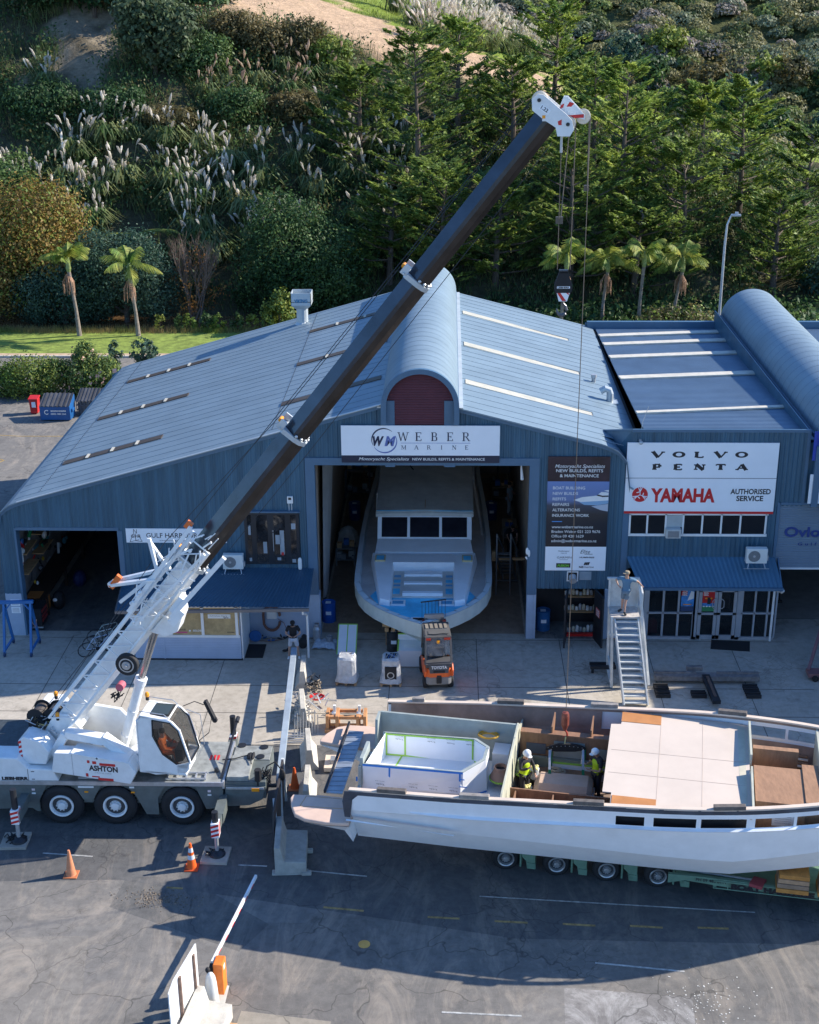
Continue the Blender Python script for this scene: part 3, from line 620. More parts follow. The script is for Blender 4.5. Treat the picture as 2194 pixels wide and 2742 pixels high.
# upstairs windows and shopfront
mb = MB(); mb.box(7.24, 12.6, -.03, .02, 4.68, 5.56); wn = mb.build('window_band', glassd, rs)
mb = MB(); mb.box(7.2, 12.68, -.06, .02, 4.6, 4.7); mb.box(7.2, 12.68, -.06, .02, 5.5, 5.58)
for x in (7.24,7.93,8.66,9.35,10.1,10.85,11.6,12.6): mb.box(x-.035, x+.035, -.06, .0, 4.68, 5.55)
mb.build('window_frame', white, wn)
mb = MB(); corrplane(mb, (7.62,-1.12,2.86), (13.25,-1.12,2.86), (13.1,-.03,3.7), (7.18,-.03,3.7), .17, .02); sr = mb.build('awning_roof', M('awning_blue', (.065,.155,.24), .42, .2, .08), rs)
mb = MB(); mb.box(7.6, 13.27, -1.2, -1.1, 2.74, 2.86); mb.prism([(-1.12,2.8),(-.03,2.8),(-.03,3.7),(-1.12,2.88)], 'x', 13.2, 13.24); mb.build('fascia', trim, sr)
al = M('grey_aluminium', (.42,.45,.49), .4, .3, .04)
mb = MB(); mb.box(8.1, 13.35, .0, .08, 0, .12)
fr = mb.build('shopfront', al, rs)
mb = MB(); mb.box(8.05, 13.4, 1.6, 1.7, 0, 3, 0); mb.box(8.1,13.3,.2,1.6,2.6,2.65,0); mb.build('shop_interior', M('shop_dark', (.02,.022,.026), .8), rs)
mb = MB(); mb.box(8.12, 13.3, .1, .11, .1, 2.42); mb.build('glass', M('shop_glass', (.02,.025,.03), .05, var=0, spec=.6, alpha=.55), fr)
mb = MB()
for x in (8.18,8.8,9.42,10.06): mb.box(x-.04, x+.04, .0, .1, .1, 2.4)
for x in (11.98,12.5,13.02,13.36): mb.box(x-.03, x+.04, .0, .1, .1, 2.4)
mb.box(8.14, 10.1, .0, .1, 1.15, 1.22); mb.box(11.95, 13.35, .0, .1, 1.15, 1.22); mb.box(8.05, 13.4, -.01, .1, 2.36, 2.75); mb.box(10.0,10.2,0,.1,0,2.4); mb.box(11.78,11.95,0,.1,0,2.4); mb.box(8.0,8.14,0,.12,0,2.75)
mb.build('mullion', al, fr)
for x0, x1 in ((10.22,10.98), (11.0,11.76)):
    mb = MB()
    for a, b, c, d in ((x0,x0+.13,.03,2.3),(x1-.13,x1,.03,2.3),(x0,x1,.03,.2),(x0,x1,2.15,2.3),(x0,x1,1.12,1.22)): mb.box(a, b, -.02, .06, c, d)
    dl = mb.build('door_leaf', al, fr); mb = MB(); hx_ = x1-.06 if x0 < 10.5 else x0+.06; s_ = -1 if x0 < 10.5 else 1
    mb.tube([(hx_,-.03,1.42),(hx_+s_*.1,-.1,1.45),(hx_+s_*.16,-.12,1.52),(hx_+s_*.16,-.12,1.78),(hx_+s_*.1,-.1,1.85),(hx_,-.03,1.88)], .018, 6); mb.build('handle', galv, dl)
mb = MB(); mb.tube([(13.28,-1.14,2.74),(13.26,-1.0,2.6),(13.2,-.12,2.3),(13.2,-.1,.0)], .05, 8); mb.build('downpipe', white, rs)
# posters in the shopfront
for x0, a in ((9.5, 0), (10.36, 1)):
    w2 = .52; mb = MB(); mb.box(x0, x0+w2, -.006, .0 if a == 0 else -.0, 1.3 if a else 1.28, 2.28, 0)
    mb.box(x0, x0+w2*(.45 if a == 0 else 1), -.009, -.006, 1.98 if a == 0 else 1.65, 2.28, 1); mb.box(x0, x0+w2, -.009, -.006, 1.28, 1.5, 2)
    for i, s_ in enumerate(('THE', 'REAL', 'DEAL')): letters(mb, s_, (x0+.04,-.012,2.16-i*.09), (1,0,0), (0,0,1), .2, .07, .04, m=3)
    mb.box(x0+w2-.14, x0+w2-.02, -.012, -.009, 2.2, 2.26, 3)
    if a == 0: mb.add([(x0+.25,-.012,1.75),(x0+.5,-.012,1.85),(x0+.5,-.012,2.15),(x0+.38,-.012,2.18)], [(0,1,2,3)], 3); mb.box(x0+.1, x0+.42, -.012, -.009, 1.56, 1.6, 4)
    else:
        for i in range(2): mb.ball((x0+.15+i*.2,-.012,1.86), (.05,.002,.035), 8, 4, 4)
        mb.box(x0+.2, x0+.34, -.013, -.009, 1.6, 1.9, 5)
        for i in range(4): mb.ball((x0+.07+i*.12,-.012,1.5), (.045,.002,.03), 6, 4, 3)
    tag(mb.build('shop_poster', [M('poster_blue', (.05,.25,.6), .5, var=.4, sc_=6), red, M('poster_green', (.04,.25,.1) if a else (.03,.06,.12), .5) if a else M('poster_navy', (.03,.06,.14), .5), white, amber, dark]),
        'blue and red sale poster with a white outboard boat, in the shopfront window' if a == 0 else 'red, blue and green sale poster on the left leaf of the glass shop door', 'poster')
# =============== signs
navy = M('navy_ink', (.012,.02,.06), .5, var=0); ink = M('dark_ink', (.02,.02,.025), .5, var=0); slate = M('slate_blue_ink', (.12,.17,.42), .5, var=0)
redk = M('signal_red', (.6,.015,.02), .45, var=0); signw = M('sign_white', (.88,.9,.92), .35, var=.02)
X3, Z3 = (1,0,0), (0,0,1)
t = thing('company_sign', 'wide white sign reading WEBER MARINE above the open boat bay', 'sign', (-1.06,-.15,7.7))
mb = MB(); mb.box(-4.15, 2.02, -.15, -.11, 8.0, 9.22, 0); mb.box(-4.15, 2.02, -.152, -.11, 7.7, 8.0, 1); mb.build('board', [signw, M('navy_panel', (.012,.022,.05), .3, var=.1)], t)
mb = MB(); y = -.156
ring(mb, -2.47, 8.61, y, .47, .525, 50, 205, 30, 0, .8); ring(mb, -2.47, 8.61, y-.001, .47, .525, 215, 385, 30, 1, .8)
letters(mb, 'W', (-2.92,y-.002,8.41), X3, Z3, .44, .38, .05, .25, m=0); letters(mb, 'M', (-2.46,y-.002,8.41), X3, Z3, .44, .38, .05, .25, m=1)
serifs(mb, 'WEBER', -1.9, .88, 8.6, 8.95, y, .052, 0, .33); serifs(mb, 'MARINE', -1.8, .83, 8.25, 8.42, y, .025, 0, .17)
mb.box(-1.83, .88, y-.001, y, 8.505, 8.52, 1)
letters(mb, 'Motoryacht Specialists', (-3.48,y,7.8), X3, Z3, 1.97, .125, .004, .3, m=2); letters(mb, 'NEW BUILDS, REFITS & MAINTENANCE', (-1.38,y,7.8), X3, Z3, 2.83, .105, .01, m=2)
mb.build('lettering', [navy, slate, white], t)
t = thing('services_sign', 'tall dark poster board with motor yacht picture and white lettering beside the boat bay', 'sign', (5.14,-.08,3.1))
mb = MB(); x0, x1 = 3.93, 6.35; y = -.09
mb.box(x0, x1, y, -.05, 3.1, 4.14, 0); mb.box(x0, x1, y, -.05, 4.14, 6.92, 1); mb.box(x0, x1, y, -.05, 6.92, 7.95, 2)
pn = bpy.data.materials.new('sea_picture'); pn.use_nodes = True; nt = pn.node_tree
g = nt.nodes.new('ShaderNodeNewGeometry'); sx = nt.nodes.new('ShaderNodeSeparateXYZ'); nt.links.new(g.outputs['Position'], sx.inputs[0])
cr = nt.nodes.new('ShaderNodeValToRGB'); mr = nt.nodes.new('ShaderNodeMapRange'); mr.inputs[1].default_value = 4.14; mr.inputs[2].default_value = 6.92; nt.links.new(sx.outputs[2], mr.inputs[0]); nt.links.new(mr.outputs[0], cr.inputs[0])
e_ = cr.color_ramp.elements; e_[0].color = (.012,.014,.022,1); e_[1].color = (.16,.25,.5,1)
for p_, c_ in ((.35,(.012,.018,.03,1)), (.5,(.03,.03,.035,1)), (.64,(.06,.07,.1,1)), (.72,(.14,.2,.38,1))): q_ = cr.color_ramp.elements.new(p_); q_.color = c_
nt.links.new(cr.outputs[0], nt.nodes['Principled BSDF'].inputs[0]); nt.nodes['Principled BSDF'].inputs['Roughness'].default_value = .35
mb.build('board', [signw, pn, M('dark_brown_panel', (.035,.02,.03), .35, var=.4, sc_=.9)], t)
mb = MB(); yy = y-.004
mb.add([(4.97,yy,6.14),(5.3,yy,6.26),(5.85,yy,6.33),(6.34,yy,6.3),(6.34,yy,6.12),(5.8,yy,6.05),(5.3,yy,6.04)], [tuple(range(7))], 0)
mb.add([(5.2,yy-.001,6.05),(6.34,yy-.001,6.13),(6.34,yy-.001,6.0),(5.9,yy-.001,5.92),(5.4,yy-.001,5.94)], [tuple(range(5))], 1)
mb.add([(5.87,yy-.001,6.33),(6.05,yy-.001,6.48),(6.34,yy-.001,6.42),(6.34,yy-.001,6.28),(6.1,yy-.001,6.27)], [tuple(range(5))], 2)
mb.add([(5.93,yy-.002,6.38),(6.06,yy-.002,6.49),(6.34,yy-.002,6.46),(6.34,yy-.002,6.34),(6.1,yy-.002,6.33)], [tuple(range(5))], 0)
mb.add([(6.15,yy-.002,6.54),(6.34,yy-.002,6.57),(6.34,yy-.002,6.49)], [(0,1,2)], 0); mb.add([(5.68,yy,5.88),(6.34,yy,5.98),(6.34,yy,5.66),(6.05,yy,5.72)], [(0,1,2,3)], 3)
mb.build('yacht_picture', [white, M('hull_blue', (.25,.42,.6), .5, var=0), ink, M('wake_grey', (.45,.5,.58), .5, var=0)], t)
mb = MB(); yy = y-.006
letters(mb, 'Motoryacht Specialists', (4.2,yy,7.49), X3, Z3, 1.95, .15, .005, .3); letters(mb, 'NEW BUILDS, REFITS', (4.25,yy,7.31), X3, Z3, 1.83, .13, .012); letters(mb, '& MAINTENANCE', (4.4,yy,7.1), X3, Z3, 1.52, .13, .012)
for i, (s_, w_) in enumerate((('BOAT BUILDING',1.26), ('NEW BUILDS',.99), ('REFITS',.53), ('REPAIRS',.66), ('ALTERATIONS',1.09), ('INSURANCE WORK',1.46))): letters(mb, s_, (4.15,yy,6.59-i*.232), X3, Z3, w_, .125, .01)
mb.box(4.15, 4.55, yy-.001, yy, 5.21, 5.24, 1)
for i, (s_, w_) in enumerate((('www.webermarine.co.nz',1.64), ('Braden Weber 021 223 9676',1.93), ('Office 09 428 1629',1.28), ('admin@webermarine.co.nz',1.8))): letters(mb, s_, (4.15,yy,4.94-i*.2), X3, Z3, w_, .12, .006)
letters(mb, 'Seakeeper', (4.45,yy,3.93), X3, Z3, .45, .05, .01, m=2); letters(mb, 'DEALER', (4.55,yy,3.84), X3, Z3, .25, .04, m=2)
letters(mb, 'Elite', (5.32,yy,3.85), X3, Z3, .4, .17, 0, .4, m=2); mb.box(5.5, 5.82, yy-.001, yy, 3.81, 3.83, 2)
letters(mb, 'GARMIN', (4.4,yy,3.63), X3, Z3, .58, .09, .0, m=2); mb.box(4.5, 4.85, yy-.001, yy, 3.57, 3.58, 2); letters(mb, 'HUMPHREE', (5.3,yy,3.65), X3, Z3, .6, .06, .03, .2, m=2)
mb.box(4.38, 4.95, yy-.001, yy, 3.23, 3.42, 2); letters(mb, 'FUSION', (4.43,yy-.003,3.27), X3, Z3, .47, .1, .03, .2, m=3)
letters(mb, 'NZ', (5.3,yy,3.22), X3, Z3, .18, .08, .05, m=2); letters(mb, 'marine', (5.49,yy,3.22), X3, Z3, .4, .09, m=2)
for i in range(3): mb.add([(5.48+i*.07,yy,3.34),(5.54+i*.07,yy,3.34),(5.58+i*.07,yy,3.44),(5.7+i*.02,yy,3.47+i*.004),(5.52+i*.07,yy,3.46)], [tuple(range(5))], 2)
mb.build('lettering', [white, M('sky_stroke', (.1,.35,.8), .5, var=0), ink, M('green_letter', (.2,.6,.05), .5, var=0)], t)
t = thing('dealer_sign', 'large white sign reading VOLVO PENTA and YAMAHA AUTHORISED SERVICE with a red foot stripe', 'sign', (9.9,-.08,5.6))
mb = MB(); mb.box(6.98, 12.84, -.09, -.05, 5.68, 8.53, 0); mb.box(6.98, 12.84, -.1, -.05, 5.58, 5.68, 1); mb.box(6.98, 12.84, -.0915, -.09, 7.06, 7.08, 2); mb.build('board', [signw, redk, ink], t)
mb = MB(); y = -.095
serifs(mb, 'VOLVO', 7.93, 11.66, 7.93, 8.17, y, .13, 0, .5); serifs(mb, 'PENTA', 7.96, 11.68, 7.42, 7.65, y, .13, 0, .45)
letters(mb, 'YAMAHA', (7.99,y,6.09), X3, Z3, 2.52, .56, .045, m=1); letters(mb, 'AUTHORISED', (11.1,y,6.42), X3, Z3, 1.57, .22, .03, m=2); letters(mb, 'SERVICE', (11.35,y,6.13), X3, Z3, 1.05, .22, .03, m=2)
ring(mb, 7.57, 6.38, y, 0, .35, m=1); ring(mb, 7.57, 6.38, y-.002, .31, .35, m=3)
for a in (90, 210, 330):
    c, s_ = math.cos(R(a)), math.sin(R(a)); o = Vector((7.57,y-.004,6.38))
    mb.bar(o, o+Vector((c*.31,0,s_*.31)), .02, .05, 3, (c,0,s_))
    p = o+Vector((c*.12,0,s_*.12))
    for b in (-14, 14):
        q = o+Vector((math.cos(R(a+b))*.3,0,math.sin(R(a+b))*.3)); mb.bar(p, q, .03, .004, 3, (0,1,0))
    for b in (60,): mb.bar(p, o+Vector((math.cos(R(a+b))*.16,0,math.sin(R(a+b))*.16)), .035, .004, 3, (0,1,0))
mb.build('lettering', [ink, redk, ink, signw], t)
t = thing('rigging_sign', 'white strip sign reading GULF HARBOUR with a sail logo, beside the left workshop door', 'sign', (-10.9,-.05,4.2))
mb = MB(); mb.box(-12.94, -8.88, -.06, -.03, 4.22, 4.83); mb.build('board', signw, t)
mb = MB(); y = -.064; letters(mb, 'GULF HARBOUR RIGGING', (-12.12,y,4.44), X3, Z3, 3.3, .21, .005); letters(mb, 'www.yachtrigging.co.nz    *    Phone 09 424 1228', (-11.6,y,4.29), X3, Z3, 2.4, .06)
letters(mb, 'GHR', (-12.74,y,4.44), X3, Z3, .4, .14, .01)
for a, b in (((-12.8,4.25),(-12.63,4.62)), ((-12.8,4.25),(-12.6,4.3)), ((-12.6,4.3),(-12.3,4.27)), ((-12.3,4.27),(-12.42,4.5)), ((-12.62,4.62),(-12.62,4.8)), ((-12.62,4.8),(-12.5,4.62)), ((-12.5,4.62),(-12.5,4.8)), ((-12.56,4.62),(-12.56,4.3)), ((-12.56,4.32),(-12.42,4.34))): mb.bar((a[0],y,a[1]), (b[0],y,b[1]), .018, .004, 0, (0,1,0))
mb.build('lettering', ink, t)
t = thing('blue_sign', 'blue sign cut by the right picture edge under the second barrel roof', 'sign', (15.6,-.3,7.9))
mb = MB(); mb.box(14.08, 17.4, -.34, -.3, 7.9, 9.08); mb.build('board', M('royal_blue', (.02,.06,.4), .4), t); mb = MB(); letters(mb, 'Ovlov', (14.25,-.345,8.25), X3, Z3, 2.4, .5, .04); mb.build('lettering', white, t)
t = thing('white_dealer_board', 'white sign with red slanting strokes cut by the right picture edge, below the blue sign', 'sign', (15.6,-.3,6.1))
mb = MB(); mb.box(14.08, 17.4, -.34, -.3, 6.12, 7.33); mb.build('board', signw, t); mb = MB()
for z in (6.75, 6.88): mb.bar((14.25,-.345,z+.12), (14.75,-.345,z-.08), .05, .004, 0, (0,1,0))
mb.build('emblem', redk, t)
# small wall fittings
def aircon(loc, label, w_=.82, h=.62, name='air_conditioner', grp=None):
    t = thing(name, label, 'air conditioner', loc, group=grp); x, y, z = loc
    mb = MB(); mb.box(x-w_/2, x+w_/2, y-.28, y, z, z+h); mb.build('casing', M('ac_white', (.7,.71,.68), .4, var=.05), t, .02)
    mb = MB(); ring(mb, x-w_*.13, z+h/2, y-.286, 0, h*.38, m=0)
    for i in range(1, 7): ring(mb, x-w_*.13, z+h/2, y-.29, h*.38*i/7, h*.38*i/7+.012, m=1)
    ring(mb, x-w_*.13, z+h/2, y-.292, 0, .05, m=2)
    mb.build('fan_grille', [M('fan_dark', (.16,.17,.18), .6), grey, galv], t)
    mb = MB()
    for s_ in (-.3, .3): mb.bar((x+s_,y-.25,z), (x+s_*1.15,y-.35,z-.18), .03, m=0); mb.bar((x+s_,y-.03,z), (x+s_*1.15,y+.08,z-.1), .03, m=0)
    mb.box(x-.5, x+.5, y-.36, y-.33, z-.2, z-.18); mb.box(x+w_/2, x+w_/2+.06, y-.2, y-.08, z+.1, z+.3); mb.build('bracket', galv, t)
aircon((-8.62,-.15,3.22), 'white air conditioner on the wall left of the black glazed loft door'); aircon((12.22,-.45,3.72), 'white air conditioner on the blue awning roof above the shopfront')
t = thing('window_air_conditioner', 'boxy grey air conditioner sticking out of the upstairs window band', 'air conditioner', (8.98,0,4.55)); mb = MB(); mb.box(8.66, 9.25, -.3, .0, 4.6, 4.98); mb.build('casing', M('ac_grey', (.5,.52,.5), .5), t, .01)
mb = MB(); mb.box(8.73, 9.18, -.305, -.3, 4.64, 4.92, 0)
for i in range(9): mb.box(8.74, 9.17, -.31, -.305, 4.66+i*.029, 4.67+i*.029, 1)
mb.build('grille', [grey, M('grille_dark_grey', (.15,.16,.17), .5)], t); mb = MB(); mb.box(8.7, 9.33, -.04, -.01, 4.99, 5.48); mb.build('filler_panel', M('ac_panel', (.42,.46,.46), .5), t)  # darker lines across the grille panel
t = thing('wall_vent', 'square duct outlet and louvre under the dark poster board', 'vent', (5.06,-.1,2.6)); mb = MB(); mb.box(4.83, 5.29, -.04, 0, 2.6, 3.04, 0); mb.box(4.88, 5.24, -.045, -.04, 2.65, 2.99, 1); mb.cyl((5.06,-.05,2.82), (5.06,-.3,2.72), .15, .15, 14, 2); mb.build('outlet', [white, blk, galv], t)
mb = MB(); mb.box(5.33, 5.82, -.04, 0, 2.66, 3.04, 0)
for i in range(7): mb.box(5.36, 5.79, -.055, -.04, 2.69+i*.05, 2.7+i*.05, 1)
mb.build('louvre', [M('louvre_blue', (.2,.3,.38), .5), galv], t)
t = thing('meter_box', 'small white box on the blue wall above the loft door', 'box'); mb = MB(); mb.box(-6.37, -6.14, -.1, -.02, 5.95, 6.24, 0); mb.box(-6.32, -6.2, -.105, -.1, 6.1, 6.2, 1); mb.tube([(-6.31,-.04,5.95),(-6.31,-.04,5.62)], .01, 5, 0); mb.tube([(-6.2,-.04,5.95),(-6.2,-.04,5.62)], .01, 5, 0); mb.build('box_body', [white, dark], t)
t = thing('roof_flue', 'white capsule shaped flue standing at the top of the lean-to roof', 'flue', (-5.95,-.1,3.1)); mb = MB(); mb.lathe([(.02,0),(.07,.02),(.08,.1),(.08,.42),(.05,.5),(.01,.52)], (-5.95,-.12,3.1), n=12); mb.build('flue_pipe', white, t)
t = thing('security_camera', 'white ball camera on the blue wall above the VOLVO PENTA sign', 'camera'); mb = MB(); mb.box(7.42, 7.5, -.12, -.02, 8.58, 8.66); mb.ball((7.48,-.16,8.55), .08, 10, 6); mb.build('camera_body', galv, t)
# roof vents
t = thing('ridge_chimney', 'galvanised square cowl reading VIKING on the back edge of the left roof', 'vent', (-7.5,18.7,8.6))
x, y, z = -7.55, 18.8, prof(-7.55); mb = MB(); mb.cyl((x,y,z), (x,y,z+.95), .3, .3, 14); mb.cyl((x,y,z-.02), (x,y,z+.12), .4, .3, 14); mb.build('pipe', M('pale_zinc', (.5,.55,.57), .4, .3, .1), t)
mb = MB(); a, b = .3, .52; z += .95
for s in range(4):
    c = [(-1,-1),(1,-1),(1,1),(-1,1)]; p, q = c[s], c[(s+1) % 4]
    mb.quad((x+p[0]*a,y+p[1]*a,z-.1), (x+q[0]*a,y+q[1]*a,z-.1), (x+q[0]*b,y+q[1]*b,z+.12), (x+p[0]*b,y+p[1]*b,z+.12)); mb.quad((x+p[0]*b,y+p[1]*b,z+.12), (x+q[0]*b,y+q[1]*b,z+.12), (x+q[0]*b,y+q[1]*b,z+.75), (x+p[0]*b,y+p[1]*b,z+.75))
mb.quad((x-b,y-b,z+.3), (x+b,y-b,z+.3), (x+b,y+b,z+.3), (x-b,y+b,z+.3)); mb.build('cowl', MC['pale_zinc'], t, solid=.03)
mb = MB(); letters(mb, 'VIKING', (x-.34,y-.53-.02,z+.28), X3, Z3, .68, .17, .03); mb.build('lettering', M('viking_blue', (.02,.2,.38), .5, var=0), t)
t = thing('roof_stub_vent', 'small dark capped vent on the right slope of the main roof', 'vent', (6.0,9,8.5)); x, y = 6.55, 9.0; mb = MB(); z = prof(x); mb.cyl((x,y,z), (x,y,z+.35), .09, .09, 10); mb.cyl((x,y,z+.35), (x,y,z+.5), .13, .13, 10); mb.build('vent_pipe', [galv], t)
t = thing('roof_elbow_vent', 'white curved elbow vent near the gutter of the right roof slope', 'vent', (6.8,6.3,8.2)); x, y = 7.0, 6.4; z = prof(6.5); mb = MB(); mb.tube([(x,y,z-.2),(x,y,z+.35),(x-.05,y,z+.5),(x-.22,y,z+.56),(x-.42,y,z+.45)], .15, 12); mb.box(x-.5, x+.35, y-.3, y+.3, z-.3, z-.02); mb.build('elbow', MC['pale_zinc'], t)
t = thing('antenna', 'thin whip antenna on the parapet corner above the VOLVO PENTA sign', 'antenna'); mb = MB(); mb.tube([(7.5,.1,8.9),(7.55,.15,9.3),(7.75,.2,9.9)], .012, 5); mb.build('whip', galv, t)

# =============== mobile crane
cr_ = thing('mobile_crane', 'white three-axle mobile crane with a long black telescopic boom raised over the boats', 'crane', (-10.5,-12.3,0))
stripe = M('hazard_red', (.62,.03,.03), .4, var=0); ckgrey = M('chassis_grey', (.13,.15,.145), .55, .1, .15, 3); deckm = M('deck_grey', (.3,.31,.29), .6, .1, .3, 2.5)
yn, yf = -13.55, -11.05
mb = MB(); mb.box(-16.2, -7.1, yn+.15, yf-.15, .75, 1.52, 0); mb.box(-16.2, -7.1, yn, yf, 1.52, 1.62, 1)
mb.build('chassis', [ckgrey, deckm], cr_)
mb = MB(); mb.box(-16.2, -7.08, yn-.03, yn+.03, 1.5, 1.64, 0); mb.box(-7.12, -7.06, yn, yf, 1.4, 1.66, 0); mb.build('side_rail', galv, cr_)
# side skirts between wheels
mb = MB(); y0, y1 = yn-.0, yn+.06
for P in ([(-16.2,1.5),(-12.75,1.5),(-13.05,.9),(-13.05,.5),(-13.15,.5),(-13.3,.62),(-16.2,.5)], [(-11.9,1.5),(-11.0,1.5),(-11.3,.96),(-11.62,.96)], [(-10.2,1.5),(-8.95,1.5),(-9.22,1.02),(-9.22,.42),(-9.62,.42),(-9.9,1.1)], [(-8.0,1.5),(-7.12,1.5),(-7.12,.7),(-7.68,.64)]): mb.prism(P, 'y', y0, y1)
for P in ([(-16.2,1.5),(-7.12,1.5),(-7.12,1.2),(-16.2,1.2)],): mb.prism(P, 'y', yf-.06, yf)
mb.build('side_skirt', ckgrey, cr_)
mb = MB()
for x in (-13.2,-7.55): mb.box(x-.05, x+.05, yn-.02, yn, 1.28, 1.35, 0); mb.box(x-.06, x+.06, yn-.02, yn, 1.15, 1.2, 1)
for x in (-11.5,-10.0): mb.box(x-.06, x+.06, yn-.02, yn, 1.22, 1.27, 2)
mb.box(-11.75, -11.25, yn-.02, yn, 1.4, 1.46, 1); mb.box(-10.1, -9.95, yn-.02, yn, 1.4, 1.46, 1); mb.build('marker_lamps', [M('lamp_white', (.9,.7,.7), .3), white, amber], cr_)
def wheel(parent, c, r, w_, side=-1, rimr=.55, rimc=None):
    x, y, z = c; mb = MB()
    mb.lathe([(r*.5,.13),(r*.58,.1),(r*.6,0),(r*.8,-.01),(r*.93,.02),(r,.07),(r,w_-.07),(r*.93,w_-.02),(r*.6,w_)], (x,y,z), (0,-side,0), 32)
    for k in range(40):
        a = 2*math.pi*k/40; mb.bar((x+math.cos(a)*(r+.005),y-side*.07,z+math.sin(a)*(r+.005)), (x+math.cos(a+.06)*(r+.005),y-side*w_*.5,z+math.sin(a+.06)*(r+.005)), .03, .02, 0, (math.cos(a),0,math.sin(a)))
    ty = mb.build('tyre', blk, parent)
    mb = MB(); rr = r*rimr
    mb.lathe([(rr*1.02,.03),(rr*1.02,-.02),(rr*.98,-.035),(rr*.86,-.02),(rr*.8,.07)], (x,y,z), (0,-side,0), 28, 0, False); mb.lathe([(rr*.82,.075),(rr*.8,.066),(rr*.6,.06),(rr*.5,.055)], (x,y,z), (0,-side,0), 28, 2, False)
    mb.lathe([(rr*.5,.08),(rr*.36,.05),(rr*.34,-.03),(rr*.28,-.05),(.0,-.055)], (x,y,z), (0,-side,0), 16)
    for k in range(10):
        a = 2*math.pi*k/10; mb.cyl((x+math.cos(a)*rr*.44,y-side*.05,z+math.sin(a)*rr*.44), (x+math.cos(a)*rr*.44,y-side*.0,z+math.sin(a)*rr*.44), .022, .022, 6, 0)
        a += .31; mb.cyl((x+math.cos(a)*rr*.68,y-side*.085,z+math.sin(a)*rr*.68), (x+math.cos(a)*rr*.68,y-side*.065,z+math.sin(a)*rr*.68), rr*.11, rr*.11, 8, 1)
    mb.build('rim', [rimc or MC['crane_white'], blk, M('rim_dark_grey', (.06,.065,.07), .5)], parent)  # dark grey ring between rim edge and hub
for x in (-12.35,-10.62,-8.46):
    wheel(cr_, (x,yn-.0,.7), .7, .42); wheel(cr_, (x,yf,.7), .7, .42, 1)
# rear cab hood (left, mostly outside the frame)
mb = MB(); mb.prism([(-16.4,1.62),(-16.4,2.5),(-13.6,2.47),(-13.3,2.1),(-12.5,2.06),(-12.33,1.64)], 'y', yn-.02, yn+.75); hd = mb.build('side_hood', offw, cr_, .04)
mb = MB(); letters(mb, 'LIEBHERR', (-14.16,yn-.03,1.68), X3, Z3, .85, .11, .06); mb.box(-13.31, -13.3, yn-.03, yn-.02, 1.66, 2.08); mb.box(-13.2,-13.1,yn-.03,yn-.02,1.98,2.0); mb.box(-13.2,-13.1,yn-.03,yn-.02,1.7,1.72); mb.build('lettering', ink, hd)
mb = MB(); mb.box(-16.4, -13.7, -12.75, -11.1, 1.62, 2.35, 0); mb.box(-16.4, -13.75, -12.8, -11.05, 2.35, 2.42, 0); mb.build('engine_hatch', M('hatch_black', (.05,.06,.065), .5, var=.3, sc_=8), cr_, .03)
mb = MB(); mb.box(-7.05, -5.75, yn+.1, yf-.3, 1.0, 1.6, 0); mb.prism([(-7.05,.72),(-6.3,.76),(-5.85,1.0),(-5.75,1.45),(-7.05,1.5)], 'y', yn+.05, yf-.2, 0); mb.box(-7.0, -6.3, yn+.15, -12.1, 1.6, 1.75, 1); mb.box(-7.02,-5.8,yn+.02,yn+.06,1.36,1.44,2); mb.box(-6.2,-5.95,yn+.0,yn+.03,1.3,1.42,3)
mb.box(-7.0, -5.78, yf-1.1, yf-.25, 1.6, 1.63, 1)
mb.build('front_deck', [ckgrey, deckm, galv, amber], cr_, .01)
mb = MB()
for x, y in ((-6.8,-11.3), (-6.05,-11.4), (-6.1,-12.0)): mb.cyl((x,y,1.63), (x,y,1.66), .14, .14, 14, 0)
mb.ball((-6.4,-12.2,1.8), (.12,.2,.06), 8, 5, 1); mb.ball((-6.3,-12.2,1.8), (.06,.22,.08), 8, 5, 1); mb.tube([(-7.3,-12.3,1.7),(-6.9,-12.4,1.8),(-6.4,-12.2,1.85),(-6.3,-12.7,1.8)], .02, 5, 1)
mb.cyl((-7.4,-12.9,1.64), (-7.4,-12.9,1.75), .08, .06, 10, 0)
mb.tube([(-5.9,-13.3,1.5),(-5.7,-13.3,2.1),(-5.45,-13.2,2.2),(-5.25,-13.1,1.8)], .025, 6, 1); mb.ball((-5.25,-13.1,1.65), (.1,.08,.22), 8, 6, 1); mb.cyl((-6.0,-13.35,1.4), (-6.0,-13.35,2.0), .11, .11, 10, 1); mb.cyl((-5.7,-13.2,1.3), (-5.3,-13.2,1.3), .05, .05, 8, 1)
for i in range(14): mb.tube([(-5.9+rnd.uniform(-.15,.3),-13.2+rnd.uniform(-.1,.4),1.3+rnd.random()*.5) for k in range(4)], .018, 5, 1)
mb.build('deck_fittings', [dark, blk], cr_)
for x0, y0 in ((-11.75,-13.42), (-8.95,-13.42)):     # ladders lying on the deck
    mb = MB(); mb.bar((x0,y0,1.68), (x0+1.3,y0,1.68), .05); mb.bar((x0,y0+.35,1.68), (x0+1.3,y0+.35,1.68), .05)
    for i in range(5): mb.bar((x0+.05+i*.3,y0,1.68), (x0+.05+i*.3,y0+.35,1.68), .05)
    mb.build('deck_ladder', galv, cr_)
mb = MB()
for i in range(3): mb.box(-7.75+i*.12, -7.68+i*.12, -12.2, -11.9, 1.622, 1.63)
mb.build('red_straps', stripe, cr_)
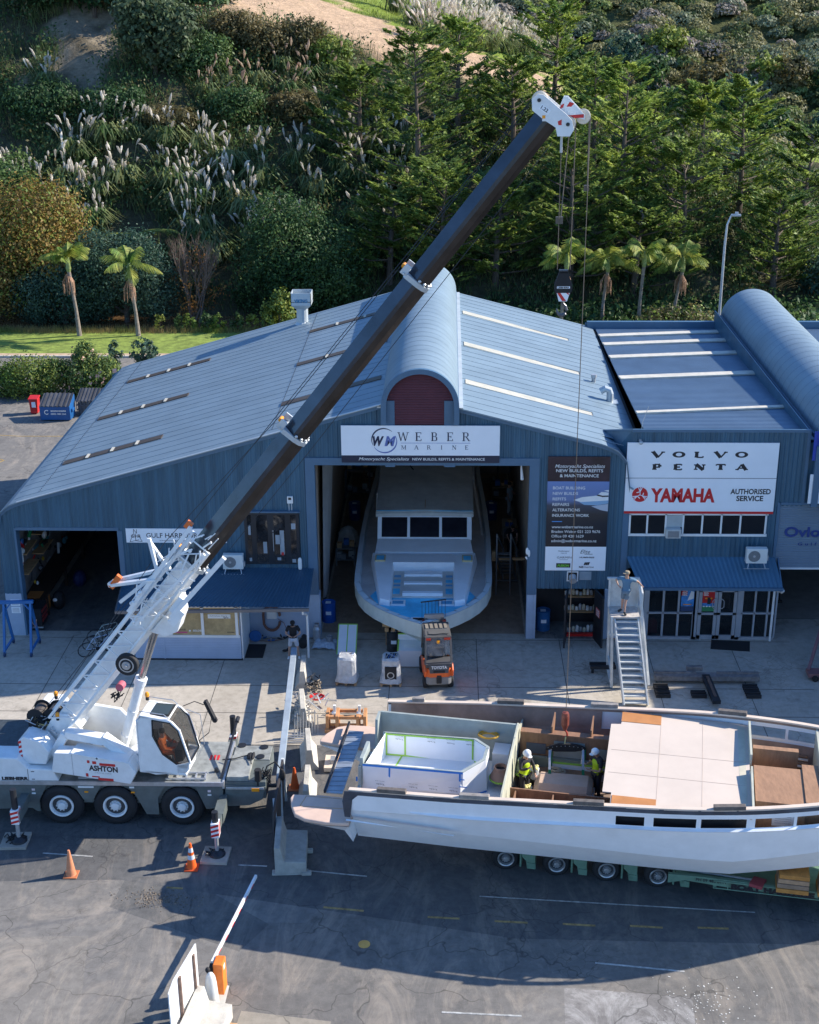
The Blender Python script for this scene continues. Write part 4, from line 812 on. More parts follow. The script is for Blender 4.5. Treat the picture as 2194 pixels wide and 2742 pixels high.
# superstructure, turned a little towards the camera
S0 = Vector((-11.5,-12.3,0)); SA = math.atan2(-1.75, 14.0); MT = frame(S0, SA)
def sb(): b = MB(); b.T = MT; return b
mb = sb(); mb.cyl((0,0,1.6), (0,0,1.85), .85, .85, 28, 0); mb.build('slewing_ring', ckgrey, cr_)
mb = sb(); mb.box(-1.3, 2.9, -.75, -.6, 1.85, 2.5); mb.box(-1.5, 1.2, .55, .75, 1.85, 3.1); mb.prism([(-1.9,1.85),(3.0,1.85),(2.9,2.05),(-1.9,2.1)], 'y', -.75, .75)
mb.prism([(-1.7,2.4),(-1.0,3.55),(-.55,3.55),(-.1,3.0),(1.0,2.3),(1.2,1.9),(-1.7,1.9)], 'y', -.46, -.36); mb.prism([(-1.7,2.4),(-1.0,3.55),(-.55,3.55),(.9,3.4),(1.6,2.6),(1.8,1.9),(-1.7,1.9)], 'y', .36, .5)
mb.prism([(1.2,1.85),(2.7,1.85),(2.75,2.3),(1.9,2.55),(1.4,2.4)], 'y', -.75, -.1)
mb.bar((-.5,-.8,3.1), (.75,-.8,2.95), .35, .28); mb.bar((.7,-.8,3.05), (1.95,-.85,2.15), .35, .28); mb.bar((-.5,-.8,3.1), (-1.0,-.8,2.3), .35, .28)
mb.build('turntable_frame', offw, cr_, .03)
mb = sb(); mb.prism([(-.85,2.0),(-.7,2.72),(-.1,2.75),(1.75,2.55),(1.95,2.2),(1.75,1.8),(-.1,1.95),(-.7,2.0)], 'y', -1.45, -.95); mb.prism([(-.15,2.74),(1.7,2.56),(1.7,2.6),(-.15,2.79)], 'y', -1.48, -.8)
pc = mb.build('engine_cover', offw, cr_, .04)
mb = sb(); y = -1.456; letters(mb, 'ASHTON', (.42,y,2.2), X3, Z3, .95, .19, .04, m=0); letters(mb, 'CRANE HIRE', (.6,y,2.11), X3, Z3, .55, .035, 0, m=2)
for a, b, c, d in ((.38,.46,2.46,2.56), (.55,.68,2.44,2.54), (.78,1.3,2.4,2.49), (.3,.38,1.96,2.08), (.5,.75,1.96,2.0), (.7,1.2,1.86,1.95)): mb.box(a, b, y-.002, y, c, d, 1)
mb.box(-.12, -.11, y-.002, y, 1.97, 2.75, 2); mb.ball((.72,y,2.66), .04, 8, 5, 0)
mb.build('lettering', [ink, stripe, grey], pc)
mb = sb(); mb.prism([(-1.95,2.1),(-1.95,2.95),(-1.75,3.1),(-1.2,2.95),(-.95,2.6),(-1.1,2.15)], 'y', -1.25, -.55); mb.prism([(-1.95,2.1),(-1.95,3.3),(-1.3,3.3),(-1.0,2.6)], 'y', .5, 1.25); mb.box(-2.0, -1.5, -.55, .55, 2.0, 2.9); cw = mb.build('counterweight', offw, cr_, .03)
mb = sb()
for i in range(5): mb.add([(-1.955,-1.256,2.15+i*.17),(-1.85,-1.256,2.2+i*.17),(-1.85,-1.256,2.29+i*.17),(-1.955,-1.256,2.24+i*.17)], [(0,1,2,3)])
mb.build('red_stripes', stripe, cw)
mb = sb()
for x, y in ((-1.75,.05), (-1.25,.1)): mb.cyl((x,y-.3,3.25), (x,y+.3,3.25), .22, .22, 18, 0); mb.cyl((x,y-.32,3.25), (x,y-.3,3.25), .3, .3, 18, 1); mb.cyl((x,y+.3,3.25), (x,y+.32,3.25), .3, .3, 18, 1)
mb.box(-2.0, -1.0, -.3, .4, 2.9, 3.05, 1); mb.build('rope_winch', [M('rope_dark', (.06,.05,.045), .6), blk], cr_)
mb = sb(); rr = random.Random(11)
for i in range(26): p = Vector((-1.8+rr.random()*.7, -.55+rr.random()*.35, 2.95+rr.random()*.3)); mb.tube([p+Vector((rr.uniform(-.25,.25),rr.uniform(-.2,.2),rr.uniform(-.15,.15))) for k in range(4)], .016, 5, i % 3)
for i in range(22): p = Vector((.1+rr.random()*.8, -.5+rr.random()*.4, 2.3+rr.random()*.25)); mb.tube([p+Vector((rr.uniform(-.25,.25),rr.uniform(-.15,.15),rr.uniform(-.1,.1))) for k in range(4)], .02, 5, i % 3)
mb.build('hoses', [blk, galv, M('brass', (.4,.3,.12), .4, .6)], cr_)
for p in ((-1.25,.35,3.75), (-.9,-.45,3.45), (2.2,-.55,4.48)): mb = sb(); mb.cyl((p[0],p[1],p[2]-.12), (p[0],p[1],p[2]), .055, .055, 10, 1); mb.lathe([(.06,0),(.07,.03),(.07,.1),(.04,.15),(0,.16)], p, n=12, m=0); mb.build('beacon', [amber, blk], cr_)
# driver's cab
cyn, cyf = -1.42, -.42
cabp = [(2.12,2.3),(2.1,4.05),(2.22,4.3),(3.15,4.2),(3.4,4.0),(3.72,2.95),(3.7,2.5),(3.6,2.35),(2.6,2.2)]
mb = sb(); mb.prism([(2.12,2.3),(2.1,4.05),(2.22,4.3),(2.62,4.22),(2.6,3.6),(2.85,2.95),(3.3,2.62),(3.72,2.72),(3.7,2.5),(3.6,2.35),(2.6,2.2)], 'y', cyn, cyn+.06)
mb.prism([(2.12,2.3),(2.1,4.05),(2.22,4.3),(2.62,4.22),(2.6,2.9),(3.72,2.72),(3.6,2.35)], 'y', cyf-.06, cyf)
mb.box(2.08, 2.16, cyn, cyf, 2.25, 4.1); mb.prism([(2.1,4.05),(2.22,4.3),(3.15,4.2),(3.12,4.12),(2.26,4.2)], 'y', cyn, cyf); mb.prism([(3.3,2.62),(3.72,2.72),(3.6,2.35),(3.3,2.3)], 'y', cyn, cyf)
for y in (cyn+.03, cyf-.03): mb.bar((2.5,y,4.23), (3.2,y,4.14), .08); mb.bar((3.2,y,4.14), (3.45,y,3.85), .08); mb.bar((3.45,y,3.88), (3.74,y,2.7), .08)
mb.box(2.15, 3.6, cyn, cyf, 2.25, 2.33); cb = mb.build('cab', offw, cr_, .02)
cgl = M('cab_glass', (.03,.036,.036), .04, var=0, spec=.7, alpha=.45)
mb = sb(); mb.prism([(2.62,4.16),(3.18,4.1),(3.42,3.85),(3.7,2.78),(3.3,2.65),(2.88,2.97),(2.6,3.6)], 'y', cyn+.02, cyn+.03); mb.add([(3.22,cyn+.08,4.12),(3.22,cyf-.08,4.12),(3.46,cyf-.08,3.85),(3.46,cyn+.08,3.85),(3.73,cyf-.08,2.75),(3.73,cyn+.08,2.75)], [(0,1,2,3),(3,2,4,5)])
mb.prism([(2.62,4.16),(3.18,4.1),(3.42,3.85),(3.7,2.78),(2.6,2.95)], 'y', cyf-.03, cyf-.02); mb.build('cab_glass', cgl, cb)
mb = sb(); pts = [(2.62,4.16),(3.18,4.1),(3.42,3.85),(3.7,2.78),(3.3,2.65),(2.88,2.97),(2.6,3.6),(2.62,4.16)]; mb.tube([(a,cyn-.005,b) for a, b in pts], .022, 6); mb.tube([(3.24,cyn+.06,4.1),(3.48,cyn+.06,3.85),(3.75,cyn+.06,2.75),(3.75,cyf-.06,2.75),(3.48,cyf-.06,3.85),(3.24,cyf-.06,4.1)], .025, 6)
mb.box(2.45, 3.12, cyn+.15, cyf-.12, 4.24, 4.27); mb.build('window_seal', blk, cb)
mb = sb(); mb.box(2.5, 3.07, cyn+.2, cyf-.17, 4.272, 4.285); mb.build('roof_window', M('smoky_glass', (.05,.065,.06), .15, var=.1), cb)
mb = sb(); mb.tube([(2.2,cyn+.04,4.3),(2.23,cyn+.04,4.42),(3.0,cyn+.04,4.36),(3.15,cyn+.04,4.22)], .015, 5); mb.tube([(2.2,cyf-.04,4.3),(2.23,cyf-.04,4.42),(3.0,cyf-.04,4.36),(3.15,cyf-.04,4.22)], .015, 5); mb.tube([(3.4,cyf,4.05),(3.85,cyf-.02,3.9),(3.95,cyf-.1,2.9),(3.75,cyf-.2,2.5)], .014, 5); mb.build('grab_rail', galv, cb)
mb = sb(); mb.tube([(3.3,cyf,4.15),(3.6,cyf+.25,4.2),(3.9,cyf+.25,4.1)], .015, 5); mb.tube([(3.7,cyf+.0,2.9),(4.0,cyf+.25,3.1),(4.1,cyf+.3,3.6)], .015, 5); mb.bar((3.95,cyf+.25,4.25), (4.2,cyf+.25,3.65), .16, .1); mb.ball((4.22,cyf+.25,3.6), (.1,.07,.12), 8, 6); mb.ball((3.7,cyf+.05,2.85), .08, 8, 5); mb.build('mirror', blk, cb)
mb = sb(); mb.box(2.4, 2.85, cyn+.25, cyf-.2, 2.6, 2.75); mb.bar((2.42,cyn+.5,2.7), (2.34,cyn+.5,3.5), .45, .12); mb.box(3.2, 3.45, cyn+.2, cyf-.2, 2.6, 3.05); mb.tube([(3.0,cyn+.3,3.1),(3.1,cyn+.5,3.25),(3.0,cyn+.7,3.1),(2.95,cyn+.5,2.95),(3.0,cyn+.3,3.1)], .02, 6); mb.build('seat', blk, cb)
# boom: base section, then black telescopic sections
BT = MT @ Matrix.Translation((-.95,0,2.86)) @ Matrix.Rotation(-math.atan(1.27), 4, 'Y')   # local x runs up the boom
def bb(): b = MB(); b.T = BT; return b
greasem = M('boom_grease', (.026,.02,.017), .3, .2, .4, 2, spec=.7)
blkb = M('boom_black', (.03,.04,.055), .2, .25, .35, 1.2, stretch=(1,1,1), spec=.8)
def boomsec(mb, a, b, w_, h, m=0):
    c_ = (.06,.2) if w_ < .67 and b-a > 1 else (.42,.38); P = [(-w_/2,-h*.1),(-w_/2,h*c_[0]),(-w_*c_[1],h/2),(w_*c_[1],h/2),(w_/2,h*c_[0]),(w_/2,-h*.1),(w_*.42,-h*.32),(w_*.2,-h*.5),(-w_*.2,-h*.5),(-w_*.42,-h*.32)]
    n0 = len(mb.mi); mb.prism([(p, q) for p, q in P], 'x', a, b, m)
    if m == 0 and w_ < .67 and b-a > 1:
        for k in (2+0, 2+5, 2+6, 2+7, 2+8, 2+9): mb.mi[n0+k] = 1 if k > 2+4 else 0
mb = bb(); boomsec(mb, -.3, 7.7, .68, .72); mb.box(.2, .6, -.45, .45, -.5, .1); b0 = mb.build('boom_base', offw, cr_)
mb = bb(); boomsec(mb, 7.7, 13.1, .66, .78); mb.build('boom_section', [blkb, greasem], cr_)
mb = bb(); boomsec(mb, 13.1, 18.9, .6, .72); mb.build('boom_section', [blkb, greasem], cr_)
mb = bb(); boomsec(mb, 18.9, 24.35, .54, .66); mb.build('boom_section', [blkb, greasem], cr_)
for xx, ww in ((7.75,.8), (13.1,.74), (18.9,.68)):
    mb = bb(); boomsec(mb, xx-.09, xx+.05, ww, ww+.1, 0)
    for s_ in (-1, 1): mb.box(xx-.05, xx+.25, s_*ww*.42-.03, s_*ww*.42+.03, ww*.5, ww*.78, 0)
    mb.bar((xx,-.4,ww*.62), (xx,.4,ww*.62), .05, m=0); mb.cyl((xx+.1,-.12,ww*.8), (xx+.1,.12,ww*.8), .06, .06, 10, 1)
    for i in range(7): a = math.pi*(1.05+.9*i/6); mb.ball((xx+.1,math.cos(a)*ww*.48,math.sin(a)*ww*.52), .05, 6, 4, 2)
    mb.build('boom_collar', [M('collar_grey', (.52,.56,.58), .4, .2), amber, galv], cr_)
# stowed lattice jib and its fittings along the near side
mb = bb(); jy = -.5
ch = [(jy,.5), (jy,-.12), (jy+.32,.5)]
for y, z in ((jy,.52), (jy-.06,-.18), (jy+.42,.56)): mb.tube([(.3,y,z),(8.6,y,z)], .05, 7)
N = 12
for i in range(N):
    a, b = .3+i*.69, .3+(i+1)*.69
    mb.bar((a,jy,.52), (b,jy-.06,-.18), .035); mb.bar((b,jy-.06,-.18), (b,jy,.52), .035); mb.bar((a,jy,.52), (b,jy+.42,.56), .03); mb.bar((a,jy+.42,.56), (a,jy,.52), .03)
mb.build('lattice_jib', offw, cr_)
mb = bb(); rr = random.Random(5)
mb.box(6.3, 6.9, -.75, -.4, -.55, -.3); mb.bar((6.2,-.78,-.5), (8.9,-.78,-.62), .12, .14); mb.bar((5.4,-.72,.62), (8.9,-.5,.72), .12, .12); mb.bar((5.2,-.78,.2), (8.6,-.8,-.1), .08); mb.bar((6.6,-.1,.5), (7.5,-.1,1.5), .1); mb.bar((6.9,.2,.5), (7.3,.15,1.5), .1)
mb.bar((5.1,-.1,1.0), (7.1,-.3,.6), .1); mb.box(6.0, 6.6, -.85, -.5, -.75, -.5); mb.bar((6.9,.3,.45), (5.2,.55,1.55), .12, .1); mb.bar((6.6,.0,.45), (5.05,.35,1.6), .12, .1); mb.bar((5.1,.3,1.62), (5.3,.62,1.5), .14, .1)
for i in range(60):
    a = rr.uniform(5.2,9.0); p = Vector((a, rr.uniform(-.85,-.3), rr.uniform(-.4,.75))); q = p+Vector((rr.uniform(-.5,.5), rr.uniform(-.1,.1), rr.uniform(-.2,.2))); mb.bar(p, q, rr.uniform(.02,.05))
for i in range(22): a = rr.uniform(5.4,9.1); mb.ball((a,rr.uniform(-.9,-.4),rr.choice((-.5,.7,.3))), rr.uniform(.03,.07), 7, 5)
mb.build('jib_head_gear', offw, cr_)
mb = bb(); mb.box(5.05, 5.55, .28, .42, 1.42, 1.6); mb.box(8.75,8.98,-.5,-.36,.7,.9); mb.build('orange_tip', M('tip_orange', (.75,.16,.03), .5), cr_)
mb = bb(); mb.lathe([(.34,0),(.36,.02),(.36,.16),(.34,.18)], (3.95,-.95,-.35), (0,1,0), 26, 0); mb.lathe([(.14,-.04),(.14,.0),(.05,.0),(.05,-.12)], (3.95,-.95,-.35), (0,1,0), 14, 1); ring(mb, 3.95, -.35, -.957, .2, .24, m=1); mb.build('hose_reel_wheel', [blk, galv], cr_)
mb = bb(); mb.cyl((3.0,-.75,-.62), (3.0,-.5,-.62), .13, .13, 14); mb.build('red_cap', M('pink_red_cap', (.55,.12,.16), .5), cr_)
mb = bb(); rr = random.Random(9)
for i in range(12): p = Vector((2.6+rr.random()*.35, -.7, -.55-rr.random()*.2)); mb.tube([p, p+Vector((rr.uniform(-.2,.2),-.05,rr.uniform(-.15,.1))), p+Vector((rr.uniform(-.2,.2),0,-.12))], .02, 5)
mb.build('hose_bundle', blk, cr_)
# luffing cylinder
mb = sb(); mb.cyl((1.0,0,2.15), (1.83,0,4.75), .16, .16, 18); mb.cyl((1.77,0,4.6), (1.85,0,4.82), .2, .2, 18); mb.cyl((1.15,0,2.62), (1.18,0,2.72), .18, .18, 18); mb.cyl((1.45,0,3.55), (1.48,0,3.65), .18, .18, 18)
mb.build('luffing_cylinder', offw, cr_, smooth=False)
mb = sb(); mb.cyl((1.83,0,4.75), (2.56,0,6.9), .11, .13, 16); mb.build('cylinder_rod', M('chrome_rod', (.45,.44,.44), .22, .8, 0), cr_)
mb = bb(); mb.prism([(5.0,-.3),(6.6,-.35),(6.2,-.75),(5.6,-.95),(5.2,-.75)], 'y', -.3, .3); mb.build('cylinder_lug', offw, cr_, .03)
# ropes along the boom
mb = bb(); mb.tube([(-.3,.2,.6),(7.6,.12,1.05),(13.1,.1,.68),(18.9,.1,.6),(24.6,.08,.55)], .011, 5); mb.tube([(-.2,-.1,.8),(13.1,-.1,.75),(24.6,-.1,.6)], .011, 5); mb.tube([(9,-.3,-.6),(13,-.25,-.62),(24,-.2,-.5)], .01, 5)
mb.build('boom_rope', dark, cr_)
# boom head with sheaves
HT = MT; mb = MB(); HX = Vector((2.52,-14.05,22.02))
HM = Matrix.Translation(HX) @ Matrix.Rotation(SA, 4, 'Z')
def hb(): b = MB(); b.T = HM; return b
mb = hb()
for y in (-.3, .24): mb.prism([(-.38,.5),(-.22,.62),(-.08,.6),(.52,.12),(.66,-.02),(.72,-.25),(.62,-.42),(.3,-.42),(.25,-.2),(-.05,-.02),(-.36,.22)], 'y', y, y+.06)
mb.box(-.1, .4, -.28, .28, -.05, .2); hh = mb.build('boom_head', offw, cr_)
mb = hb(); cream = M('sheave_cream', (.72,.64,.52), .5, var=.05)
for x, z, r in ((-.19,.47,.2), (.56,-.12,.19)):
    for y in (-.17, -.02, .1): mb.lathe([(r*.9,0),(r,.01),(r*.9,.035),(r,.06),(r*.9,.07)], (x,y,z), (0,1,0), 22)
    mb.cyl((x,-.32,z), (x,.32,z), .05, .05, 10, 1)
mb.build('sheave', [cream, dark], hh)
mb = hb()
for y in (-.12, .1): mb.prism([(.3,.22),(.42,.55),(.52,.55),(.82,.25),(.98,.1),(.98,-.02),(.7,.05),(.45,.1)], 'y', y, y+.04, 0)
for y in (-.125,): 
    mb.prism([(.33,.24),(.42,.28),(.44,.38),(.36,.34)], 'y', y, y+.002, 1); mb.prism([(.5,.3),(.62,.3),(.7,.38),(.58,.42)], 'y', y, y+.002, 1); mb.prism([(.5,.08),(.95,.12),(.95,.03),(.62,.02)], 'y', y, y+.002, 1)
mb.prism([(.3,-.05),(.4,-.0),(.4,-.14),(.32,-.14)], 'y', -.305, -.3, 1)
mb.prism([(-.12,.38),(.12,.22),(.04,.1),(-.2,.26)], 'y', -.303, -.3, 2); mb.box(-.1,-.02,-.305,-.3,.02,.1,3)
mb.build('jib_nose', [offw, stripe, signw, amber], hh)
mb = hb(); letters(mb, '1.22', (-.15,-.306,.27), (1,0,-.62), (.62,0,1), .2, .09, .02); mb.build('lettering', ink, hh)
mb = hb(); 
for y in (-.04, .04): mb.lathe([(.17,0),(.19,.01),(.17,.03),(.19,.05)], (.93,y,.05), (0,1,0), 22)
mb.build('nose_sheave', cream, hh)
mb = hb(); mb.bar((.4,-.1,-.42), (.4,-.1,-.72), .06); mb.cyl((.4,-.1,-.7), (.4,-.1,-.85), .035, .035, 8); mb.build('rope_anchor', galv, hh)
# hoist ropes are part of the crane
mb = MB(); hp = HM @ Vector((.93+.19,.03,.05)); mb.tube([hp, (3.63,-14.05,4.4)], .012, 5); mb.tube([hp+Vector((-.03,0,0)), (hp.x-.01,hp.y,hp.z-1.8)], .02, 5)
a = HM @ Vector((.4,-.1,-.8)); b = HM @ Vector((.75,0,-.12)); mb.tube([a, (2.92,-14.05,18.1)], .012, 5); mb.tube([b, (3.26,-14.05,18.1)], .014, 5); mb.tube([HM @ Vector((.58,.1,-.4)), (a.x+.05,a.y,a.z-1.7)], .016, 5)
mb.box(a.x-.07, a.x+.12, -14.1, -14.0, a.z-1.9, a.z-1.72); mb.box(hp.x-.09, hp.x+.04, -14.1, -14.0, hp.z-1.9, hp.z-1.75)
mb.build('hoist_rope', M('rope_steel', (.13,.11,.09), .5, .4, .1), cr_)
# outriggers
for k, (x, y, s) in enumerate(((-13.48,-14.6,-1), (-7.1,-15.2,-1), (-7.3,-10.0,1), (-13.3,-9.6,1))):
    mb = MB(); y_in = yn-.0 if s < 0 else yf
    mb.bar((x,y_in+s*-.5,1.0), (x,y-s*.15,1.05), .24, .3, 0); mb.bar((x,y_in+s*.3,1.0),(x,y_in+s*1.1,1.02),.3,.36,0)
    mb.cyl((x,y,.95), (x,y,2.0 if k in (0,2) else 1.65), .1, .1, 14, 1); mb.cyl((x,y,.14), (x,y,1.0), .065, .065, 12, 3); mb.lathe([(.26,.1),(.24,.16),(.1,.26)], (x,y,0), n=16, m=1)
    for i in range(3): mb.add([(x-.125,y-.17+.0,.82+i*.16),(x+.125,y-.17,.9+i*.16),(x+.125,y-.17,.98+i*.16),(x-.125,y-.17,.9+i*.16)], [(0,1,2,3)], 2)
    mb.box(x-.12, x+.12, y-.16, y+.14, .8, 1.3, 4)
    for i in range(3): mb.add([(x+.123,y-.14+i*.09,.85),(x+.123,y-.09+i*.09,.85),(x+.123,y-.06+i*.09,1.28),(x+.123,y-.11+i*.09,1.28)], [(0,1,2,3)], 2)
    mb.build('outrigger', [ckgrey, dark, stripe, galv, signw], cr_)
mb = MB(); mb.bar((-7.2,-13.3,1.62), (-7.0,-10.9,2.3), .06); mb.cyl((-7.0,-10.9,2.3), (-6.98,-10.7,2.36), .07, .07, 8); mb.build('deck_pole', [dark], cr_)
def pad(x, y, lab, rz=0):
    t = thing('outrigger_pad', lab, 'pad', (x,y,0), rz, 'timber pads under the crane outriggers'); mb = MB(); mb.T = frame((x,y,0), rz)
    mb.box(-.42, .42, -.42, .42, 0, .1); mb.build('board', M('pad_board', (.42,.37,.31), .85, var=.2), t, .01)
    mb = MB(); mb.T = frame((x,y,0), rz); rr = random.Random(int(x*10))
    for i in range(16): 
        p = Vector((rr.uniform(-.22,.22), rr.uniform(-.2,.15), .12)); mb.tube([p, p+Vector((rr.uniform(-.15,.15),rr.uniform(-.1,.1),.12)), p+Vector((rr.uniform(-.2,.2),rr.uniform(-.1,.1),.0))], .022, 5)
    mb.build('chain', dark, t)
pad(-13.62,-14.55,'square pad with chain under the left near crane outrigger', R(3)); pad(-7.15,-15.2,'square pad under the near crane outrigger next to the banded orange cone', R(-2)); pad(-7.3,-10.0,'square pad under the far right crane outrigger'); pad(-13.3,-9.6,'square pad under the far left crane outrigger')
# =============== hook block hanging on two ropes
t = thing('hook_block', 'black hook block with white name plate and red stripes hanging above the right roof', 'hook block', (3.09,-14.05,17.2))
mb = MB(); P = [(2.98,18.04),(3.2,18.04),(3.33,17.72),(3.33,17.55),(3.2,17.24),(2.98,17.24),(2.86,17.55),(2.86,17.72)]
mb.prism(P, 'y', -14.13, -14.07, 0); mb.prism(P, 'y', -14.02, -13.96, 0); mb.lathe([(.19,0),(.21,.02),(.19,.04)], (3.09,-14.07,17.66), (0,1,0), 20, 0); mb.box(2.97,3.21,-14.13,-13.96,18.02,18.09,1)
mb.build('side_plate', [blk, dark], t)
mb = MB(); y = -14.134; mb.box(2.92, 3.27, y-.002, y, 17.6, 17.66, 0); letters(mb, 'LIEBHERR', (2.94,y-.004,17.61), X3, Z3, .31, .04, .05, m=1)
mb.add([(2.92,y,17.48),(3.27,y,17.48),(3.2,y,17.25),(2.98,y,17.25)], [(0,1,2,3)], 0); mb.add([(2.93,y-.002,17.48),(3.02,y-.002,17.48),(3.18,y-.002,17.26),(3.07,y-.002,17.26)], [(0,1,2,3)], 2); mb.add([(3.17,y-.002,17.48),(3.24,y-.002,17.48),(3.25,y-.002,17.42)], [(0,1,2)], 2)
mb.build('name_plate', [signw, ink, stripe], t)
mb = MB(); pts = [(3.08,17.26),(3.1,17.18),(3.17,17.1),(3.2,17.0),(3.17,16.9),(3.09,16.85),(3.0,16.87),(2.95,16.95),(2.94,17.03)]; mb.tube([(a,-14.05,b) for a, b in pts], [.035,.035,.045,.05,.055,.055,.045,.035,.015], 10); mb.build('hook', M('hook_steel', (.12,.12,.13), .4, .4), t)
# =============== red overhaul hook, sling and spreader
t = thing('ball_hook', 'small rust red hook ball on the single rope above the open boat hull', 'hook', (3.62,-14.05,3.5))
mb = MB(); mb.lathe([(.02,.62),(.1,.6),(.12,.5),(.12,.2),(.08,.08),(.05,0)], (3.62,-14.05,3.95), n=14); mb.build('ball', M('rust_red', (.25,.06,.035), .5, var=.2), t)
mb = MB(); mb.tube([(3.62,-14.05,3.95),(3.68,-14.05,3.86),(3.7,-14.05,3.76),(3.64,-14.05,3.7),(3.57,-14.05,3.74)], [.03,.03,.035,.03,.012], 8); mb.build('hook', M('hook_red', (.4,.05,.03), .45), t)
t = thing('lifting_beam', 'black drilled lifting beam with green slings hanging over the wrapped box in the hull', 'lifting beam', (3.65,-14.1,3.3))
mb = MB(); mb.prism([(3.05,3.35),(3.2,3.44),(3.45,3.5),(3.85,3.5),(4.1,3.44),(4.26,3.36),(4.26,3.3),(3.95,3.24),(3.35,3.24),(3.05,3.3)], 'y', -14.15, -14.08, 0)
for i in range(9): mb.cyl((3.12+i*.13,-14.157,3.38+.06*math.sin(i*.4)), (3.12+i*.13,-14.15,3.38+.06*math.sin(i*.4)), .014, .014, 8, 1)
mb.build('beam', [blk, galv], t)
mb = MB(); mb.tube([(3.64,-14.08,3.74),(3.62,-14.1,3.48)], .02, 6); mb.tube([(3.66,-14.02,3.72),(3.6,-14.12,3.45)], .02, 6)
for x in (3.22, 4.2): mb.tube([(x,-14.12,3.35),(x-.06,-14.3,2.9)], .025, 6, 1)
mb.build('shackle', [M('sling_olive', (.25,.27,.15), .7), galv], t)
mb = MB()
for x in (3.2, 4.22): mb.bar((x-.05,-14.55,2.85), (x-.02,-15.12,1.7), .09, .02, 0, (0,1,0)); mb.bar((x+.02,-14.12,3.3), (x+.02,-14.0,2.4), .09, .02, 0, (0,1,0)); mb.bar((x-.03,-14.15,3.3), (x-.05,-14.55,2.85), .07, .02, 1, (0,1,0))
mb.build('green_sling', [M('sling_green', (.01,.2,.09), .7, var=0), galv], t)

# =============== hull on the trailer
BA = R(-10); BO = (-2.5,-14.6,0); BM_ = frame(BO, BA)
def wb(): b = MB(); b.T = BM_; return b
boat = thing('open_boat_hull', 'unfinished white motor yacht hull without a deck on a green road trailer', 'boat hull', BO, BA)
hullw = M('primer_white', (.86,.88,.9), .45, var=.05, sc_=1.2); fair = M('grey_green_fairing', (.33,.37,.35), .6, var=.12, sc_=2)
band = M('dark_primer_band', (.06,.07,.09), .5, var=.25, sc_=2)
def sheer(s): return 3.6 + .063*s
def hs(s):        # half beam at the gunwale, centre line at y=.28
    return 2.8*max(.02, 1-(max(0, s-8.5)/9.5)**2.2) - .12*max(0, 1-s/3)
CY = .28
def hull_sec(s):
    """(y,z) from keel to gunwale, near side positive; chine follows the lower edge seen in the photo"""
    h = hs(s); k = h/2.8; zc = 1.32+.0*s + max(0, s-11)*.16; ch = 1.62*k + .02 - .018*s*k
    zk = .75 + max(0, s-9)*.17
    return [(0, zk), (ch, zc), (ch+.12*k, zc+.08), (h*.83, zc+1.0), (h*.955, sheer(s)-.75), (h*.97, sheer(s)-.7), (h, sheer(s)-.14), (h, sheer(s))]
SS = [0.1,.6,1.2,2,3,4,5,6,7,8,9,10,11,12,13,14,15,16,16.8,17.4,17.9]
mb = wb(); secs = [hull_sec(s) for s in SS]; nS = len(secs[0])
winds = [(7.74,8.52,3.70,3.93), (8.77,9.92,3.71,4.0), (10.05,11.26,3.75,4.05), (11.49,12.52,3.92,4.16), (12.6,13.6,3.95,4.22)]
for side in (-1, 1):
    v = []
    for s, c in zip(SS, secs):
        for y, z in c: v.append((s, CY+side*y, z))
    f = []; mi = []
    for i in range(len(SS)-1):
        for j in range(nS-1):
            if j == 5 and 6 < SS[i] < 15: continue      # window strake is built separately
            q = (i*nS+j, (i+1)*nS+j, (i+1)*nS+j+1, i*nS+j+1)
            mb_i = 1 if j == 6 else 0
            n0 = len(mb.v); 
            mb.add([v[k] for k in q], [(0,1,2,3)], mb_i)
# window strake between s=7 and s=15 with real openings
def strake(side):
    xs = sorted(set([7,15]+[8,9,10,11,12,13,14]+[a for w_ in winds for a in w_[:2]]))
    def Y(s, t):
        h = hs(s); return CY+side*(h*.97+(h-h*.97)*t)
    for a, b in zip(xs[:-1], xs[1:]):
        m_ = (a+b)/2; w_ = [w for w in winds if w[0] < m_ < w[1]]
        za0, za1, zb0, zb1 = sheer(a)-.7, sheer(a)-.14, sheer(b)-.7, sheer(b)-.14
        if not w_: mb.add([(a,Y(a,0),za0),(b,Y(b,0),zb0),(b,Y(b,1),zb1),(a,Y(a,1),za1)], [(0,1,2,3)], 0)
        else:
            l0 = .18; l1 = .74
            for t0, t1 in ((0,l0),(l1,1)): mb.add([(a,Y(a,t0),za0+(za1-za0)*t0),(b,Y(b,t0),zb0+(zb1-zb0)*t0),(b,Y(b,t1),zb0+(zb1-zb0)*t1),(a,Y(a,t1),za0+(za1-za0)*t1)], [(0,1,2,3)], 0)
for side in (-1, 1): strake(side)
c0 = secs[0]; mb.add([(SS[0], CY+y, z) for y, z in c0[:6]]+[(SS[0], CY-y, z) for y, z in c0[5::-1]], [tuple(range(12))], 0)
hl = mb.build('hull', [hullw, band], boat)
def hw(s, z):
    c = hull_sec(s)
    for (y0, z0), (y1, z1) in zip(c[:-1], c[1:]):
        if z0 <= z <= z1: return y0+(y1-y0)*(z-z0)/max(1e-6, z1-z0)
    return c[-1][0] if z > c[-1][1] else 0
def bulk(mb, s0, s1, zb, pts, m=0):
    """cross wall filling the hull from height zb up to the line pts=[(y,z),...] given from the near to the far side"""
    zs_ = [zb, 2.2, 2.6, 3.0, 3.4]; a = [(CY-hw(s0,z)+.06, z) for z in zs_ if z < pts[0][1]]; b = [(CY+hw(s0,z)-.06, z) for z in zs_[::-1] if z < pts[-1][1]]
    mb.prism(a+pts+b, 'x', s0, s1, m)
